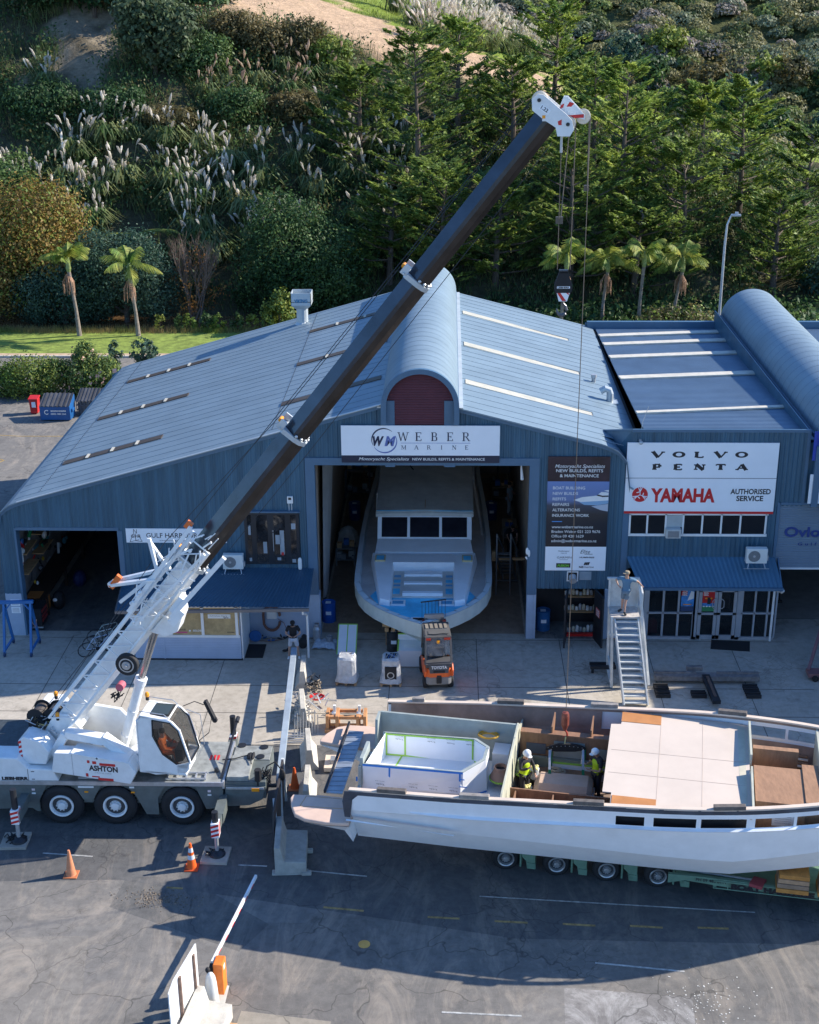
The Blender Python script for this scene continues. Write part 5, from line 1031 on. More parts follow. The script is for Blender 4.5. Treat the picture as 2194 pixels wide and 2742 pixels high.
mb = wb(); mb.add([(7.6,CY-hs(7.6)+.3,3.3),(11.36,CY-hs(11.36)+.3,3.45),(11.36,CY-hs(11.36)+.3,3.98),(7.6,CY-hs(7.6)+.3,3.98)], [(0,1,2,3)]); mb.build('interior_dark_panel', blk, boat)  # black panel put in for the dark interior behind the hull windows
# spray rail and chine step at the stern, top edge timber
mb = wb()
for i in range(10): 
    s0, s1 = i*.32, (i+1)*.32; z = lambda s: 2.62-.03*s; r_ = lambda s: .16*(1-s/3.3)
    mb.add([(s0,CY-hs(s0)*.99,z(s0)),(s1,CY-hs(s1)*.99,z(s1)),(s1,CY-hs(s1)*.955-r_(s1),z(s1)-.02),(s0,CY-hs(s0)*.955-r_(s0),z(s0)-.02),(s1,CY-hs(s1)*.93,z(s1)-.12),(s0,CY-hs(s0)*.93,z(s0)-.12)], [(0,1,2,3),(3,2,4,5)])
mb.build('spray_rail', hullw, hl); mb = wb()
for i in range(30):
    s0, s1 = 1.9+i*.42, 1.9+(i+1)*.42; zz = lambda s: sheer(s)-.62-.05*math.sin(min(1, (s-1.9)/3)*1.5)
    ee = lambda s: .06*min(1, (s-1.9)/1.2)
    mb.add([(s0,CY-hs(s0)*.985-ee(s0),zz(s0)),(s1,CY-hs(s1)*.985-ee(s1),zz(s1)),(s1,CY-hs(s1)*.94,zz(s1)-.14),(s0,CY-hs(s0)*.94,zz(s0)-.14),(s0,CY-hs(s0)*.97,zz(s0)+.06),(s1,CY-hs(s1)*.97,zz(s1)+.06)], [(0,3,2,1),(0,1,5,4)])
mb.build('side_crease', hullw, hl)
mb = wb()
mb.add([(-.02,CY-hs(0)-.02,3.6),(.5,CY-hs(.5)-.02,3.63),(.2,CY-hs(.2)*.985,3.3),(.12,CY-hs(0)*.975-.01,2.68),(-.05,CY-hs(0)*.97-.02,2.68),(-.1,CY-hs(0)*.98-.02,3.2)], [tuple(range(6))]); mb.build('stern_patch', band, hl, solid=.02)
capm = M('pale_cap_timber', (.74,.6,.48), .7, var=.08)
mb = wb()
for side in (-1, 1):
    for s0, s1 in zip(np.linspace(.1,17.6,36)[:-1], np.linspace(.1,17.6,36)[1:]): mb.bar((s0,CY+side*(hs(s0)-.07),sheer(s0)+.01), (s1,CY+side*(hs(s1)-.07),sheer(s1)+.01), .14, .05)
mb.build('gunwale_cap', capm, hl)
mb = wb()
for side in (-1, 1):
    ss = np.linspace(.2, 17.5, 24)
    for s0, s1 in zip(ss[:-1], ss[1:]):
        zz_ = lambda s: [sheer(s)-.02, sheer(s)-.14, sheer(s)-.7, 2.9, 2.5, 2.1, 1.8]
        for k in range(6):
            if k == 1 and s1 > 7.2 and s0 < 14: continue
            za, zb2 = zz_(s0), zz_(s1); q = lambda s, z: (s, CY+side*(hw(s,z)-.05), z)
            mb.add([q(s0,za[k]), q(s1,zb2[k]), q(s1,zb2[k+1]), q(s0,za[k+1])], [(0,1,2,3)], 0)
for s0, s1 in zip(ss[:-1], ss[1:]): mb.add([(s0,CY-hw(s0,1.8)+.05,1.8),(s1,CY-hw(s1,1.8)+.05,1.8),(s1,CY+hw(s1,1.8)-.05,1.8),(s0,CY+hw(s0,1.8)-.05,1.8)], [(0,1,2,3)], 0)
mb.build('inner_skin', M('brown_grey_laminate', (.3,.22,.185), .55, var=.3, sc_=.9), boat)
# packing blocks along both gunwales
for k, (s0, s1, sd) in enumerate(((.95,1.8,-1),(3.35,4.2,-1),(6.55,7.4,-1),(10.35,11.2,-1),(.9,1.3,1),(3.65,4.5,1),(6.6,7.45,1),(10.5,11.35,1))):
    mb = wb(); mb.bar((s0,CY+sd*(hs(s0)-.04),sheer(s0)+.09), (s1,CY+sd*(hs(s1)-.04),sheer(s1)+.09), .16, .12)
    o = mb.build('packing_block', M('weathered_block', (.3,.27,.24), .8, var=.25, sc_=6) if k in (1, 4, 6) else M('dark_block', (.14,.12,.105), .8, var=.25, sc_=6), boat, .01)
# swim platform in two wings
pin = M('pink_plywood', (.66,.48,.38), .7, var=.08)
for sd in (-1, 1):
    Q = [(.1,1.44),(-1.05,1.44),(-1.93,1.56),(-1.95,1.75),(-1.83,2.1),(-1.59,2.55),(-1.24,2.74),(-.6,2.8),(.1,2.72)]
    mb = wb(); mb.prism([(x, CY+sd*y) for x, y in Q], 'z', 2.4, 2.52); pf = mb.build('swim_platform', pin, boat, .03)
    mb = wb(); top = [(x, CY+sd*y, 2.4) for x, y in Q]; n = len(Q); bot = [(min(.1, x*.35+.05), CY+sd*(1.44+(y-1.44)*.62), 1.55 if x > -.2 else 1.95) for x, y in Q]
    mb.add(top+bot, [(i, (i+1) % n, n+(i+1) % n, n+i) for i in range(n)]+[tuple(range(n, 2*n))]); mb.build('platform_underside', hullw, pf)
    if sd < 0:
        mb = wb()
        for p, q in (((-1.55,-1.85),(-.25,-1.75)), ((-1.55,-1.85),(-1.5,-1.3)), ((-1.5,-1.3),(-.25,-1.25))): mb.bar((p[0],p[1],2.523), (q[0],q[1],2.523), .02, .005)
        mb.build('hatch_outline', wood, pf)
# stern bulkhead with steps, cockpit
mb = wb(); x0 = .12
prof_ = [(-2.4,2.0),(-2.4,3.55),(-1.9,3.62),(-1.25,3.6),(-1.05,3.85),(-.1,4.0),(-.05,3.85),(1.35,3.95),(1.4,4.25),(1.65,4.3),(2.4,3.7),(2.5,2.0)]
bulk(mb, x0-.05, x0+.03, 1.7, [(-2.2,2.9),(-1.15,3.0),(-1.08,3.6),(-.15,3.68),(-.05,3.0),(1.1,3.0),(1.2,3.9),(1.66,3.95),(2.3,3.2)])
mb.prism([(-1.1,3.0),(-1.0,3.85),(-.1,3.9),(-.05,3.2)], 'x', .1, .2); mb.box(.15, 4.5, 1.62, 1.7, 2.6, 3.95); mb.build('cockpit_bulkhead', fair, boat)
foam = M('white_foam_board', (.84,.85,.86), .45, var=.03); gtape = M('green_tape', (.35,.62,.08), .6, var=0); btape = M('blue_tape', (.03,.22,.65), .6, var=0)
rim = [(.2,-1.05),(3.2,-.95),(3.75,-.1),(3.75,.62),(3.3,1.02),(.4,.88)]; low = [(.15,-1.0),(3.15,-.7),(3.8,-.15),(3.75,.5),(3.3,.9),(.4,.8)]
zt, zb_ = 3.7, 2.75
mb = wb(); n = len(rim)
for i in range(n-1):
    a, b = rim[i], rim[i+1]; c, d = low[i+1], low[i]; mb.add([(d[0],d[1],zb_-.15),(c[0],c[1],zb_-.15),(b[0],b[1],zt),(a[0],a[1],zt)], [(0,1,2,3)], 0)
def ins(p): cx, cy = 1.9, 0; l = math.hypot(p[0]-cx, p[1]-cy); return (p[0]+(cx-p[0])*.1/l, p[1]+(cy-p[1])*.1/l)
inn = [ins(p) for p in rim]
for i in range(n): 
    a, b = inn[i], inn[(i+1) % n]; mb.add([(a[0],a[1],zb_+.15),(b[0],b[1],zb_+.15),(b[0],b[1],zt),(a[0],a[1],zt)], [(3,2,1,0)], 0)
mb.add([(p[0],p[1],zb_+.15) for p in inn], [tuple(range(n))], 0)
cp = mb.build('cockpit_tub', foam, boat)
mb = wb()
for i in range(n-1):
    a, b, c, d = rim[i], rim[i+1], inn[i+1], inn[i]; mb.add([(a[0],a[1],zt),(b[0],b[1],zt),(c[0],c[1],zt),(d[0],d[1],zt)], [(0,1,2,3)])
mb.build('tub_rim', fair, cp, solid=.03)
def tp(mb, p, q, m, w_=.05): mb.bar(p, q, w_, .012, m, (0,-1,.3))
mb = wb()
I = inn; zf = zb_+.16
for k in (.22,): 
    yb = I[5][1]+(I[4][1]-I[5][1])*k; tp(mb, (I[5][0]+(I[4][0]-I[5][0])*k, yb-.01, zf), (I[5][0]+(I[4][0]-I[5][0])*k, yb-.01, zt-.04), 0)
tp(mb, (I[4][0]-.03,I[4][1]-.02,zf), (I[4][0]-.03,I[4][1]-.02,zt-.04), 0); tp(mb, (I[5][0],I[5][1]-.01,zf+.02), (I[4][0],I[4][1]-.01,zf+.02), 0); tp(mb, (I[5][0],I[5][1]-.01,zt-.05), (I[4][0],I[4][1]-.01,zt-.05), 0)
mb.bar((I[5][0]+.5,I[5][1],zf), (I[0][0]+.5,I[0][1],zf), .05, .01, 0); tp(mb, (I[3][0],I[3][1],zf), (I[3][0],I[3][1],zt-.1), 0, .04); tp(mb, (I[3][0],I[3][1],zf+.02), (I[4][0],I[4][1],zf+.02), 0); tp(mb, (I[5][0]+.02,I[5][1]-.02,zf), (I[5][0]+.02,I[5][1]-.02,zt), 0)
for t_ in (0.0, .27, .97): 
    a, b, c, d = rim[0], rim[1], low[1], low[0]; e1 = (a[0]+(b[0]-a[0])*t_, a[1]+(b[1]-a[1])*t_-.012, zt-.05); e2 = (d[0]+(c[0]-d[0])*t_, d[1]+(c[1]-d[1])*t_-.012, zb_-.1)
    if t_: tp(mb, e1, e2, 1)
tp(mb, (rim[0][0],rim[0][1]-.015,zt-.04), (rim[1][0],rim[1][1]-.015,zt-.04), 1); tp(mb, (low[1][0],low[1][1]-.02,zb_-.12), (low[2][0],low[2][1]-.02,zb_-.12), 1, .04); tp(mb, (rim[1][0]-.1,rim[1][1]-.015,zt-.25), (rim[1][0]+.05,rim[1][1]-.02,zt-.25), 1, .03); tp(mb, (rim[1][0]-.1,rim[1][1]-.015,zt-.5), (rim[1][0]+.12,rim[1][1]-.02,zt-.5), 1, .03)
tp(mb, (-.0,-1.02,zb_+.3), (0,-1.02,zb_+.45), 1)
mb.build('masking_tape', [gtape, btape], cp)
mb = wb()
for x in (.55, 1.55, 2.15, 2.75):
    letters(mb, 'Trade', (x+.3,-1.0+.08*(x/3)-.045,3.05), (-1,0,0), (0,0,-1), .25, .045, .01); letters(mb, '0800 013 8090', (x+.3,-1.0+.08*(x/3)-.045,3.15), (-1,0,0), (0,0,-1), .28, .022)
    yy = .78+.04*x; letters(mb, 'Trade', (x+.5,yy-.015,3.55), (-1,0,0), (0,0,-1), .25, .045, .01); letters(mb, '0800 013 8090', (x+.5,yy-.015,3.65), (-1,0,0), (0,0,-1), .28, .022)
mb.build('board_print', M('print_grey', (.12,.12,.13), .6, var=0), cp)
mb = wb(); mb.box(.2, 4.5, -1.98, -1.0, 2.55, 2.6, 0); mb.box(3.2, 4.5, -1.0, 1.6, 2.55, 2.6, 0); mb.box(3.8, 4.3, .9, 1.55, 2.6, 3.3, 1); mb.box(.3,4.4,1.72,2.58,2.9,2.95,2)
mb.build('side_deck', [foam, foam, M('reddish_ply', (.3,.14,.09), .6, var=.2)], boat)
# bulkhead ahead of the cockpit
mb = wb(); bulk(mb, 4.45, 4.5, 1.85, [(-2.35,3.6),(-1.9,3.75),(1.7,3.98),(2.4,3.5)])
mb.build('bulkhead', M('pale_green_laminate', (.5,.5,.4), .6, var=.12), boat)
# engine space
brn = brown
mb = wb()
mb.box(4.6, 7.5, -.98, -.93, 2.2, 3.35); mb.box(4.6, 7.5, -1.0, -.1, 1.95, 2.0)
for x in (4.75, 5.85, 6.8): mb.box(x, x+.04, -1.95, -.95, 2.55, 3.3)
mb.box(4.6, 7.5, -1.95, -1.0, 2.5, 2.54); mb.box(4.55, 7.4, 1.75, 1.8, 2.3, 3.65); mb.box(4.55, 7.4, 1.8, 2.65, 3.0, 3.04); mb.box(4.55,7.4,1.72,1.98,3.62,3.68)
for x in (5.5, 6.7): mb.box(x, x+.04, 1.8, 2.72, 3.0, 3.9)
mb.build('engine_space_frame', brn, boat)
mb = wb(); mb.box(4.75, 5.35, 1.715, 1.745, 2.95, 3.3, 0); mb.box(5.6, 6.55, 1.715, 1.745, 2.9, 3.45, 1); mb.box(6.8, 7.3, 1.715, 1.745, 2.95, 3.3, 1); mb.build('locker_opening', [M('opening_blue_grey', (.08,.1,.14), .5), M('opening_grey', (.3,.32,.3), .5)], boat)
mb = wb(); mb.box(4.6, 7.5, 1.6, 1.7, 2.0, 2.9, 0); mb.box(5.5, 7.5, 1.58, 1.6, 2.25, 2.75, 1); mb.box(5.6,7.5,1.56,1.6,2.75,2.8,2); mb.build('white_panel', [M('grey_green_wall', (.22,.24,.2), .6), foam, gtape], boat)
mb = wb()
for i in range(5): mb.box(5.2+i*.3, 5.42+i*.3, -1.7, -1.3, 2.55, 2.75, i % 2)
mb.build('stored_fitting', [grey, M('fitting_blue', (.1,.15,.3), .5)], boat)
# plywood deck amidships
mb = wb(); dz = 4.0
dk = [(7.3,-1.7),(7.55,-1.7),(7.55,-2.4),(11.4,-2.3),(11.4,2.82),(7.65,2.95),(7.6,2.15),(7.3,2.1)]
mb.prism(dk, 'z', dz, dz+.03, 0); dkk = mb.build('deck_plywood', M('pink_white_plywood', (.64,.54,.45), .7, var=.05, sc_=.7), boat)
mb = wb(); mb.box(7.6, 8.8, 2.3, 2.88, dz+.031, dz+.045, 0); mb.box(7.58, 8.8, -2.38, -1.85, dz+.031, dz+.045, 0)
for x in (8.8, 10.05): mb.box(x, x+.012, -2.3, 2.8, dz+.03, dz+.034, 3)
for y in (-.66, .6): mb.box(7.4, 11.3, y, y+.015, dz+.03, dz+.036, 3)
mb.box(11.1,11.3,-2.0,2.7,dz+.03,dz+.034,2)
mb.build('deck_seam', [M('orange_ply', (.52,.22,.07), .6, var=.12), wood, M('cream_edge', (.6,.55,.42), .6), M('ply_seam', (.52,.42,.34), .7)], dkk)
mb = wb(); bulk(mb, 11.4, 11.46, 2.6, [(-2.1,4.2),(0,4.3),(0,3.78),(.55,3.78),(.55,4.35),(2.6,4.3)]); mb.build('bulkhead', MC['pale_green_laminate'], boat)
mb = wb(); bulk(mb, 13.35, 13.42, 2.7, [(-1.9,4.25),(2.3,4.4)]); bulk(mb, 15.3, 15.36, 2.8, [(-1.2,4.4),(1.6,4.45)]); mb.build('bulkhead', MC['pale_green_laminate'], boat)
# cabin furniture forward
mb = wb(); mb.box(11.5, 12.85, -1.6, .28, 2.9, 4.18, 0); mb.box(12.85, 13.3, -1.5, .5, 2.9, 4.22, 0); mb.box(11.5, 12.8, 1.1, 1.3, 3.2, 4.25, 0); mb.box(11.5,13.3,1.7,2.1,3.0,3.05,0); mb.box(11.5,13.3,-1.4,1.9,2.7,2.75,0); mb.box(13.5,15.2,-1.0,1.4,2.9,2.95,0); mb.box(13.6,14.6,.2,.25,2.95,4.3,0)
mb.build('cabin_panel', M('cabin_ply', (.36,.2,.11), .6, var=.15, sc_=3, stretch=(4,1,1)), boat)
mb = wb(); mb.prism([(11.98,3.45),(12.62,3.45),(12.62,4.08),(11.98,4.08)], 'y', -1.615, -1.6, 0)
for i in range(7): mb.box(12.05, 12.5, -1.62, -1.616, 3.55+i*.07, 3.56+i*.07, 1)
mb.build('paper_plan', [white, grey], boat)
mb = wb()
for i in range(4): mb.bar((11.6,2.0+i*.14,3.35+i*.04), (13.2,1.9+i*.1,3.3+i*.06), .12, .03, i % 2)
mb.build('loose_plank', [capm, brown], boat)
# the load being lifted
t = thing('wrapped_crate', 'long crate wrapped in brown paper with blue edges, below the lifting beam', 'crate', (3.7,-14.5,2))
mb = wb(); 
v = []
for x, dzz in ((5.15,-.12), (5.3,.0), (6.75,.02), (6.9,-.12)):
    for y, z in ((.32,1.95), (.3,2.55), (.45,2.72), (1.05,2.74), (1.15,2.6), (1.15,1.95)): v.append((x, y, z+(dzz if z > 2 else 0)))
mb.add(v, [(k*6+i, k*6+(i+1) % 6, (k+1)*6+(i+1) % 6, (k+1)*6+i) for k in range(3) for i in range(6)]+[(5,4,3,2,1,0),(18,19,20,21,22,23)]); mb.build('paper_cover', M('kraft_paper', (.58,.42,.32), .7, var=.1, bump=.4, bsc=5), t)
mb = wb(); mb.box(5.12, 5.4, .24, 1.2, 1.95, 2.3, 0); mb.box(6.65, 6.95, .24, 1.2, 1.95, 2.3, 1); mb.box(5.9,6.0,.24,.32,1.95,2.35,0); mb.box(5.4,6.65,.25,.3,2.0,2.3,2); mb.build('edge_guard', [M('guard_blue', (.06,.25,.6), .5), foam, M('mixed_metal', (.25,.22,.2), .5, .3, .4, 9)], t)
def bucket(x, y, z, lab):
    t = thing('paste_bucket', lab, 'bucket', (x,y,z)); mb = MB(); mb.lathe([(.12,0),(.15,.32),(.155,.33),(.14,.34)], (x,y,z), n=16); mb.build('pail', M('pail_plastic', (.6,.65,.68), .4), t)
    mb = MB(); rr = random.Random(3)
    for i in range(22): mb.ball((x+rr.uniform(-.1,.1), y+rr.uniform(-.1,.1), z+.34+rr.random()*.05), (.05,.05,.03), 6, 4)
    mb.build('rag', M('cream_rag', (.8,.72,.3), .8), t)
def B3(x, y, z): return tuple(BM_ @ Vector((x,y,z)))
bucket(*B3(5.1,.95,2.55), 'pail with yellow rag on the ledge behind the worker with the black sleeves'); bucket(*B3(4.95,.5,2.15), 'pail with yellow rag beside the blue edge of the wrapped crate')
for (x, y, z, lab) in ((4.15,.25,2.85,'brown paper covered hoop on the side deck'), (4.75,1.25,2.55,'green rimmed round collar against the engine space wall')):
    t = thing('duct_collar', lab, 'collar', B3(x,y,z)); mb = wb(); mb.lathe([(.34,0),(.3,.12),(.2,.3),(.2,.42),(.17,.42),(.17,.05)], (x,y,z), n=20, m=0); mb.lathe([(.345,0),(.35,.04),(.33,.05)], (x,y,z), n=20, m=1); mb.lathe([(.0,0.3),(.17,.31)], (x,y,z), n=20, m=2); mb.build('ring_body', [M('tan_shell', (.42,.25,.17), .6) if x < 4.5 else M('green_shell', (.33,.4,.27), .6), gtape, blk], t)
t = thing('coiled_cable', 'yellow cable coiled on the far side deck of the open hull', 'cable', B3(3.6,1.9,3.3)); mb = wb(); rr = random.Random(1)
for i in range(7): r_ = .22+rr.random()*.12; mb.tube([(3.6+r_*math.cos(a)+rr.uniform(-.02,.02), 1.45+r_*.7*math.sin(a), 3.55+i*.012) for a in np.linspace(0, 6.28, 15)], .012, 5)
mb.build('cable', M('cable_yellow', (.6,.35,.04), .5), t)
t = thing('rope_pile', 'tangled beige rope on the brown floor behind the wrapped crate', 'rope', B3(5.8,1.35,2.6)); mb = wb()
for i in range(10): r_ = .12+rr.random()*.12; ox, oy = rr.uniform(-.1,.1), rr.uniform(-.06,.06); mb.tube([(5.75+ox+r_*math.cos(a), 1.35+oy+r_*.6*math.sin(a), 2.62+i*.01) for a in np.linspace(0, 6.28, 13)], .014, 5)
mb.box(5.2, 6.9, 1.18, 1.55, 2.3, 2.6, 1); mb.build('rope', [M('beige_rope', (.5,.4,.28), .8), brown], t)
t = thing('gangway', 'aluminium ramp bridging the gap between the two swim platform wings', 'gangway', (-3.4,-13,1.3)); mb = MB()
a, b = Vector((-3.42,-15.55,2.58)), Vector((-2.98,-12.0,2.62))
mb.bar(a+Vector((.05,0,0)), b+Vector((.05,0,0)), .5, .04, 0); mb.bar(a+Vector((-.24,0,.05)), b+Vector((-.2,.4,.1)), .06, .1, 1)
for i in range(14): c = a.lerp(b, (i+.5)/14); mb.box(c.x-.18, c.x+.28, c.y-.015, c.y+.015, c.z+.02, c.z+.04, 0)
mb.build('deck_plate', [M('ramp_aluminium', (.42,.47,.52), .35, .5), dark], t)


# =============== trailer
tgreen = M('trailer_green', (.16,.27,.19), .45, .1, .15, 3); TY = (-.9, 1.45)
WY = -.35
tr = thing('boat_trailer', 'pale green low loader trailer lettered BOAT HAULAGE under the open hull', 'trailer', B3(8,.3,0), BA)
mb = wb(); mb.prism([(9.3,.65),(9.3,.95),(10.2,.98),(13.6,.93),(17.5,.93),(17.5,.68),(13.6,.7),(11,.72),(9.8,.8)], 'y', TY[0]-.02, TY[0]+.1); mb.box(4.0,9.4,-.2,.2,.6,.8); mb.prism([(3.6,.75),(3.6,.95),(9.3,.98),(17.5,.93),(17.5,.68),(9.3,.65)], 'y', TY[1]-.1, TY[1])
for x in np.arange(3.8, 17.4, .85): mb.box(x, x+.1, TY[0] if x > 9.3 else -.2, TY[1], .62, .75)
mb.box(9.6, 17.4, TY[0]+.1, TY[1]-.1, .86, .9)
for x in np.arange(11, 17.5, .72): mb.box(x, x+.03, TY[0]-.05, TY[0]+.0, .68, .93)
mb.box(10.6, 17.5, TY[0]-.06, TY[0]-.02, .9, .94); mb.box(10.6,17.5,TY[0]-.06,TY[0]-.02,.66,.69)
mb.build('frame', tgreen, tr, .008)
for x in (4.45,6.0,7.5,9.02):
    for side in (-1, 1): wheel(tr, tuple((BM_ @ Vector((x, WY if side < 0 else TY[1]-.1, .42)))), .42, .26, side, .6, M('alloy', (.45,.45,.46), .35, .5))
    mb = wb(); mb.prism([(x+.5,.85),(x+.9,.85),(x+.9,.3),(x+.65,.28),(x+.62,.5),(x+.5,.62)], 'y', WY-.1, WY+.25); mb.box(x+.66,x+.92,WY-.14,WY-.04,.25,.45); mb.prism([(x+.42,.72),(x+.48,.72),(x+.48,.2),(x+.42,.2)], 'y', WY-.02, WY+.3); mb.build('ram_bracket', tgreen, tr, .01)
mb = wb(); y = TY[0]-.065; letters(mb, 'PH 09 483 8111', (10.1,TY[0]-.03,.84), X3, Z3, .85, .1, .02); letters(mb, 'BOAT HAULAGE', (11.1,y,.72), X3, Z3, 2.35, .17, .07, 0, 1.0); letters(mb, 'LTD', (13.55,y,.72), X3, Z3, .2, .1, .02); mb.build('lettering', ink, tr)
mb = wb(); mb.bar((9.8,-.6,.95), (11.8,-.75,.97), .05, .05, 0); mb.prism([(11.6,-.98),(11.75,-.6),(12.1,-.7),(11.95,-1.1)], 'z', .9, 1.0, 1); mb.build('strut', [galv, M('faded_red', (.35,.06,.07), .6)], tr)
for k, (x, n_, lab) in enumerate(((12.35,4,'stack of timber baulks on the trailer deck after the lettering BOAT HAULAGE'), (13.5,4,'stack of timber baulks cut by the right picture edge on the green trailer'))):
    t = thing('timber_stack', lab, 'timber', B3(x+.4,-.7,.9), BA, 'timber baulks on the trailer'); 
    for i in range(n_):
        mb = wb(); mb.box(x+.02*i, x+.9, -1.15+.03*i, -.45, .92+i*.14, 1.05+i*.14); mb.build('baulk', M('baulk_%d' % (i % 3), ((.5,.22,.05),(.3,.2,.13),(.42,.26,.15))[i % 3], .75, var=.2, sc_=5), t, .008)
# keel stands so the hull rests on the trailer
mb = wb()
for x in (4.8, 7.2, 9.6, 12.8): mb.box(x, x+.3, .1, .45, .9, 1.2)
mb.build('keel_block', wood, tr)

# =============== yacht inside the bay
yb = thing('bay_yacht', 'unfinished motor yacht with pale blue foredeck and three dark windscreens in the open bay', 'yacht', (-1,5,0))
yg = M('yacht_grey', (.6,.58,.54), .55, var=.08); yl = M('yacht_light', (.8,.82,.84), .4, var=.05); yblue = M('deck_sky_blue', (.1,.55,.86), .5, var=.25, sc_=.8); yw = M('yacht_white', (.86,.88,.9), .4, var=.04)
# (half beam, y) of the sheer seen from the photo, centre x=-1
SH = [(2.88*(1-((1.9-y)/4.85)**2.7), y) for y in (-2.95,-2.9,-2.75,-2.5,-2.2,-1.8,-1.3,-.7,0,.9,1.9)]+[(2.9,4),(2.92,6),(2.86,9.2),(2.65,13.8),(2.6,16)]
def yz(y): return 2.0+max(0, .0)
mb = MB()
for sd in (-1, 1):
    v = []
    for h, y in SH: v += [(-1+sd*h, y, 2.05), (-1+sd*(h-.02), y+.04, 1.45), (-1+sd*max(0, h*.8-.1), y+.6, 1.0), (-1+sd*h*.5, y+1.4, .5), (-1, y+1.9, .25)]
    f = [(i*5+j, (i+1)*5+j, (i+1)*5+j+1, i*5+j+1) for i in range(len(SH)-1) for j in range(4)]
    mb.add(v, f)
mb.build('hull', M('green_grey_hull', (.55,.6,.56), .5, var=.1, sc_=1.2), yb)
mb = MB()
for sd in (-1, 1):
    for (h, y), (h2, y2) in zip(SH[:-1], SH[1:]):
        a, b = max(0, h-.2), max(0, h2-.2); mb.add([(-1+sd*h,y,2.06),(-1+sd*h2,y2,2.06),(-1+sd*b,y2+.06,2.07),(-1+sd*a,y+.12,2.07)], [(0,1,2,3)]); mb.add([(-1+sd*a,y+.12,2.07),(-1+sd*b,y2+.06,2.07),(-1+sd*max(0,b-.06),y2+.1,1.85),(-1+sd*max(0,a-.06),y+.2,1.85)], [(0,1,2,3)])
mb.build('gunwale', M('gunwale_grey', (.6,.66,.68), .5, var=.05), yb)
mb = MB(); hs_ = [(max(0, h-.22), y+.15) for h, y in SH]
front = [p for p in hs_ if p[1] < 3.5]
pts = [(-1-h, y, 1.86) for h, y in hs_][::-1] + [(-1+h, y, 1.86) for h, y in hs_[1:]]
mb.add(pts, [tuple(range(len(pts)))]); mb.build('side_deck', M('deck_mauve', (.55,.52,.5), .5, var=.12), yb)
mb = MB(); pp = [(-.95,-2.6),(-.45,-2.2),(.1,-1.6),(.8,-.75),(1.15,.0),(.9,.6),(-2.9,.6),(-3.15,.0),(-2.8,-.75),(-2.1,-1.6),(-1.55,-2.2),(-1.05,-2.6)]; mb.add([(x,y,1.872) for x, y in pp], [tuple(range(len(pp)))]); mb.build('foredeck', yblue, yb)
mb = MB()
# coachroof sides and centre well
for sd in (-1, 1): mb.add([(-1+sd*1.3,3.3,2.32),(-1+sd*2.2,3.4,2.35),(-1+sd*1.7,-.7,2.1),(-1+sd*1.3,-.85,2.08)], [(0,1,2,3)], 0); mb.add([(-1+sd*2.2,3.4,2.35),(-1+sd*2.3,3.4,1.87),(-1+sd*1.75,-.8,1.87),(-1+sd*1.7,-.7,2.1)], [(0,1,2,3)], 0); mb.add([(-1+sd*1.7,-.7,2.1),(-1+sd*1.75,-.8,1.87),(-1+sd*1.3,-.95,1.87),(-1+sd*1.3,-.85,2.08)], [(0,1,2,3)], 0); mb.add([(-1+sd*1.3,3.3,2.32),(-1+sd*1.3,-.85,2.08),(-1+sd*1.25,-.85,1.9),(-1+sd*1.25,3.3,1.95)], [(0,1,2,3)], 1)
mb.box(-2.3, .3, 2.4, 3.3, 1.9, 2.34, 0); mb.build('coachroof', [yw, yl], yb)
mb = MB(); mb.box(-2.25, .25, -.2, 2.4, 1.88, 1.93, 0); mb.box(-1.8, -.2, 1.75, 2.05, 1.93, 2.08, 1); mb.box(-1.8, -.2, .95, 1.12, 1.93, 2.04, 1); mb.box(-1.82, -.18, -.1, .12, 1.93, 2.06, 1); mb.box(-1.75, -.25, 1.12, 1.75, 1.93, 1.98, 0); mb.box(-1.75, -.25, .12, .95, 1.93, 1.98, 0); mb.build('sun_lounge', [yg, yw], yb)
mb = MB()
for sd in (-1, 1):
    for y0, y1, m_ in ((1.75,1.95,0),(1.2,1.5,2),(.85,1.0,0),(.1,.6,2)): mb.box(-1+sd*1.08-.14, -1+sd*1.08+.14, y0, y1, 1.935, 1.945, m_)
    mb.box(-1+sd*.98-.3, -1+sd*.98+.3, -.95, -.5, 1.885, 1.95, 1); mb.box(-1+sd*.98-.22, -1+sd*.98+.22, -.88, -.6, 1.951, 1.955, 0)
mb.build('deck_recess', [M('recess_blue', (.09,.35,.58), .4), yl, yblue], yb)
mb = MB(); mb.box(-1.42, -.58, -2.4, -2.05, 1.88, 1.93, 0); mb.box(-1.34, -.66, -2.36, -2.12, 1.931, 1.935, 1); mb.build('anchor_hatch', [yl, blk], yb)
mb = MB()
for sd in (-1, 1):
    for a, b, c, d in ((1.85,2.05,2.35,2.37),): pass
    mb.box(-1+sd*1.85-.22, -1+sd*1.85+.22, 2.55, 3.15, 2.3, 2.37, 0); mb.box(-1+sd*1.85-.16, -1+sd*1.85+.16, 2.6, 3.05, 2.371, 2.375, 1)
mb.build('side_hatch', [M('masking_cream', (.6,.5,.28), .6), yblue], yb)
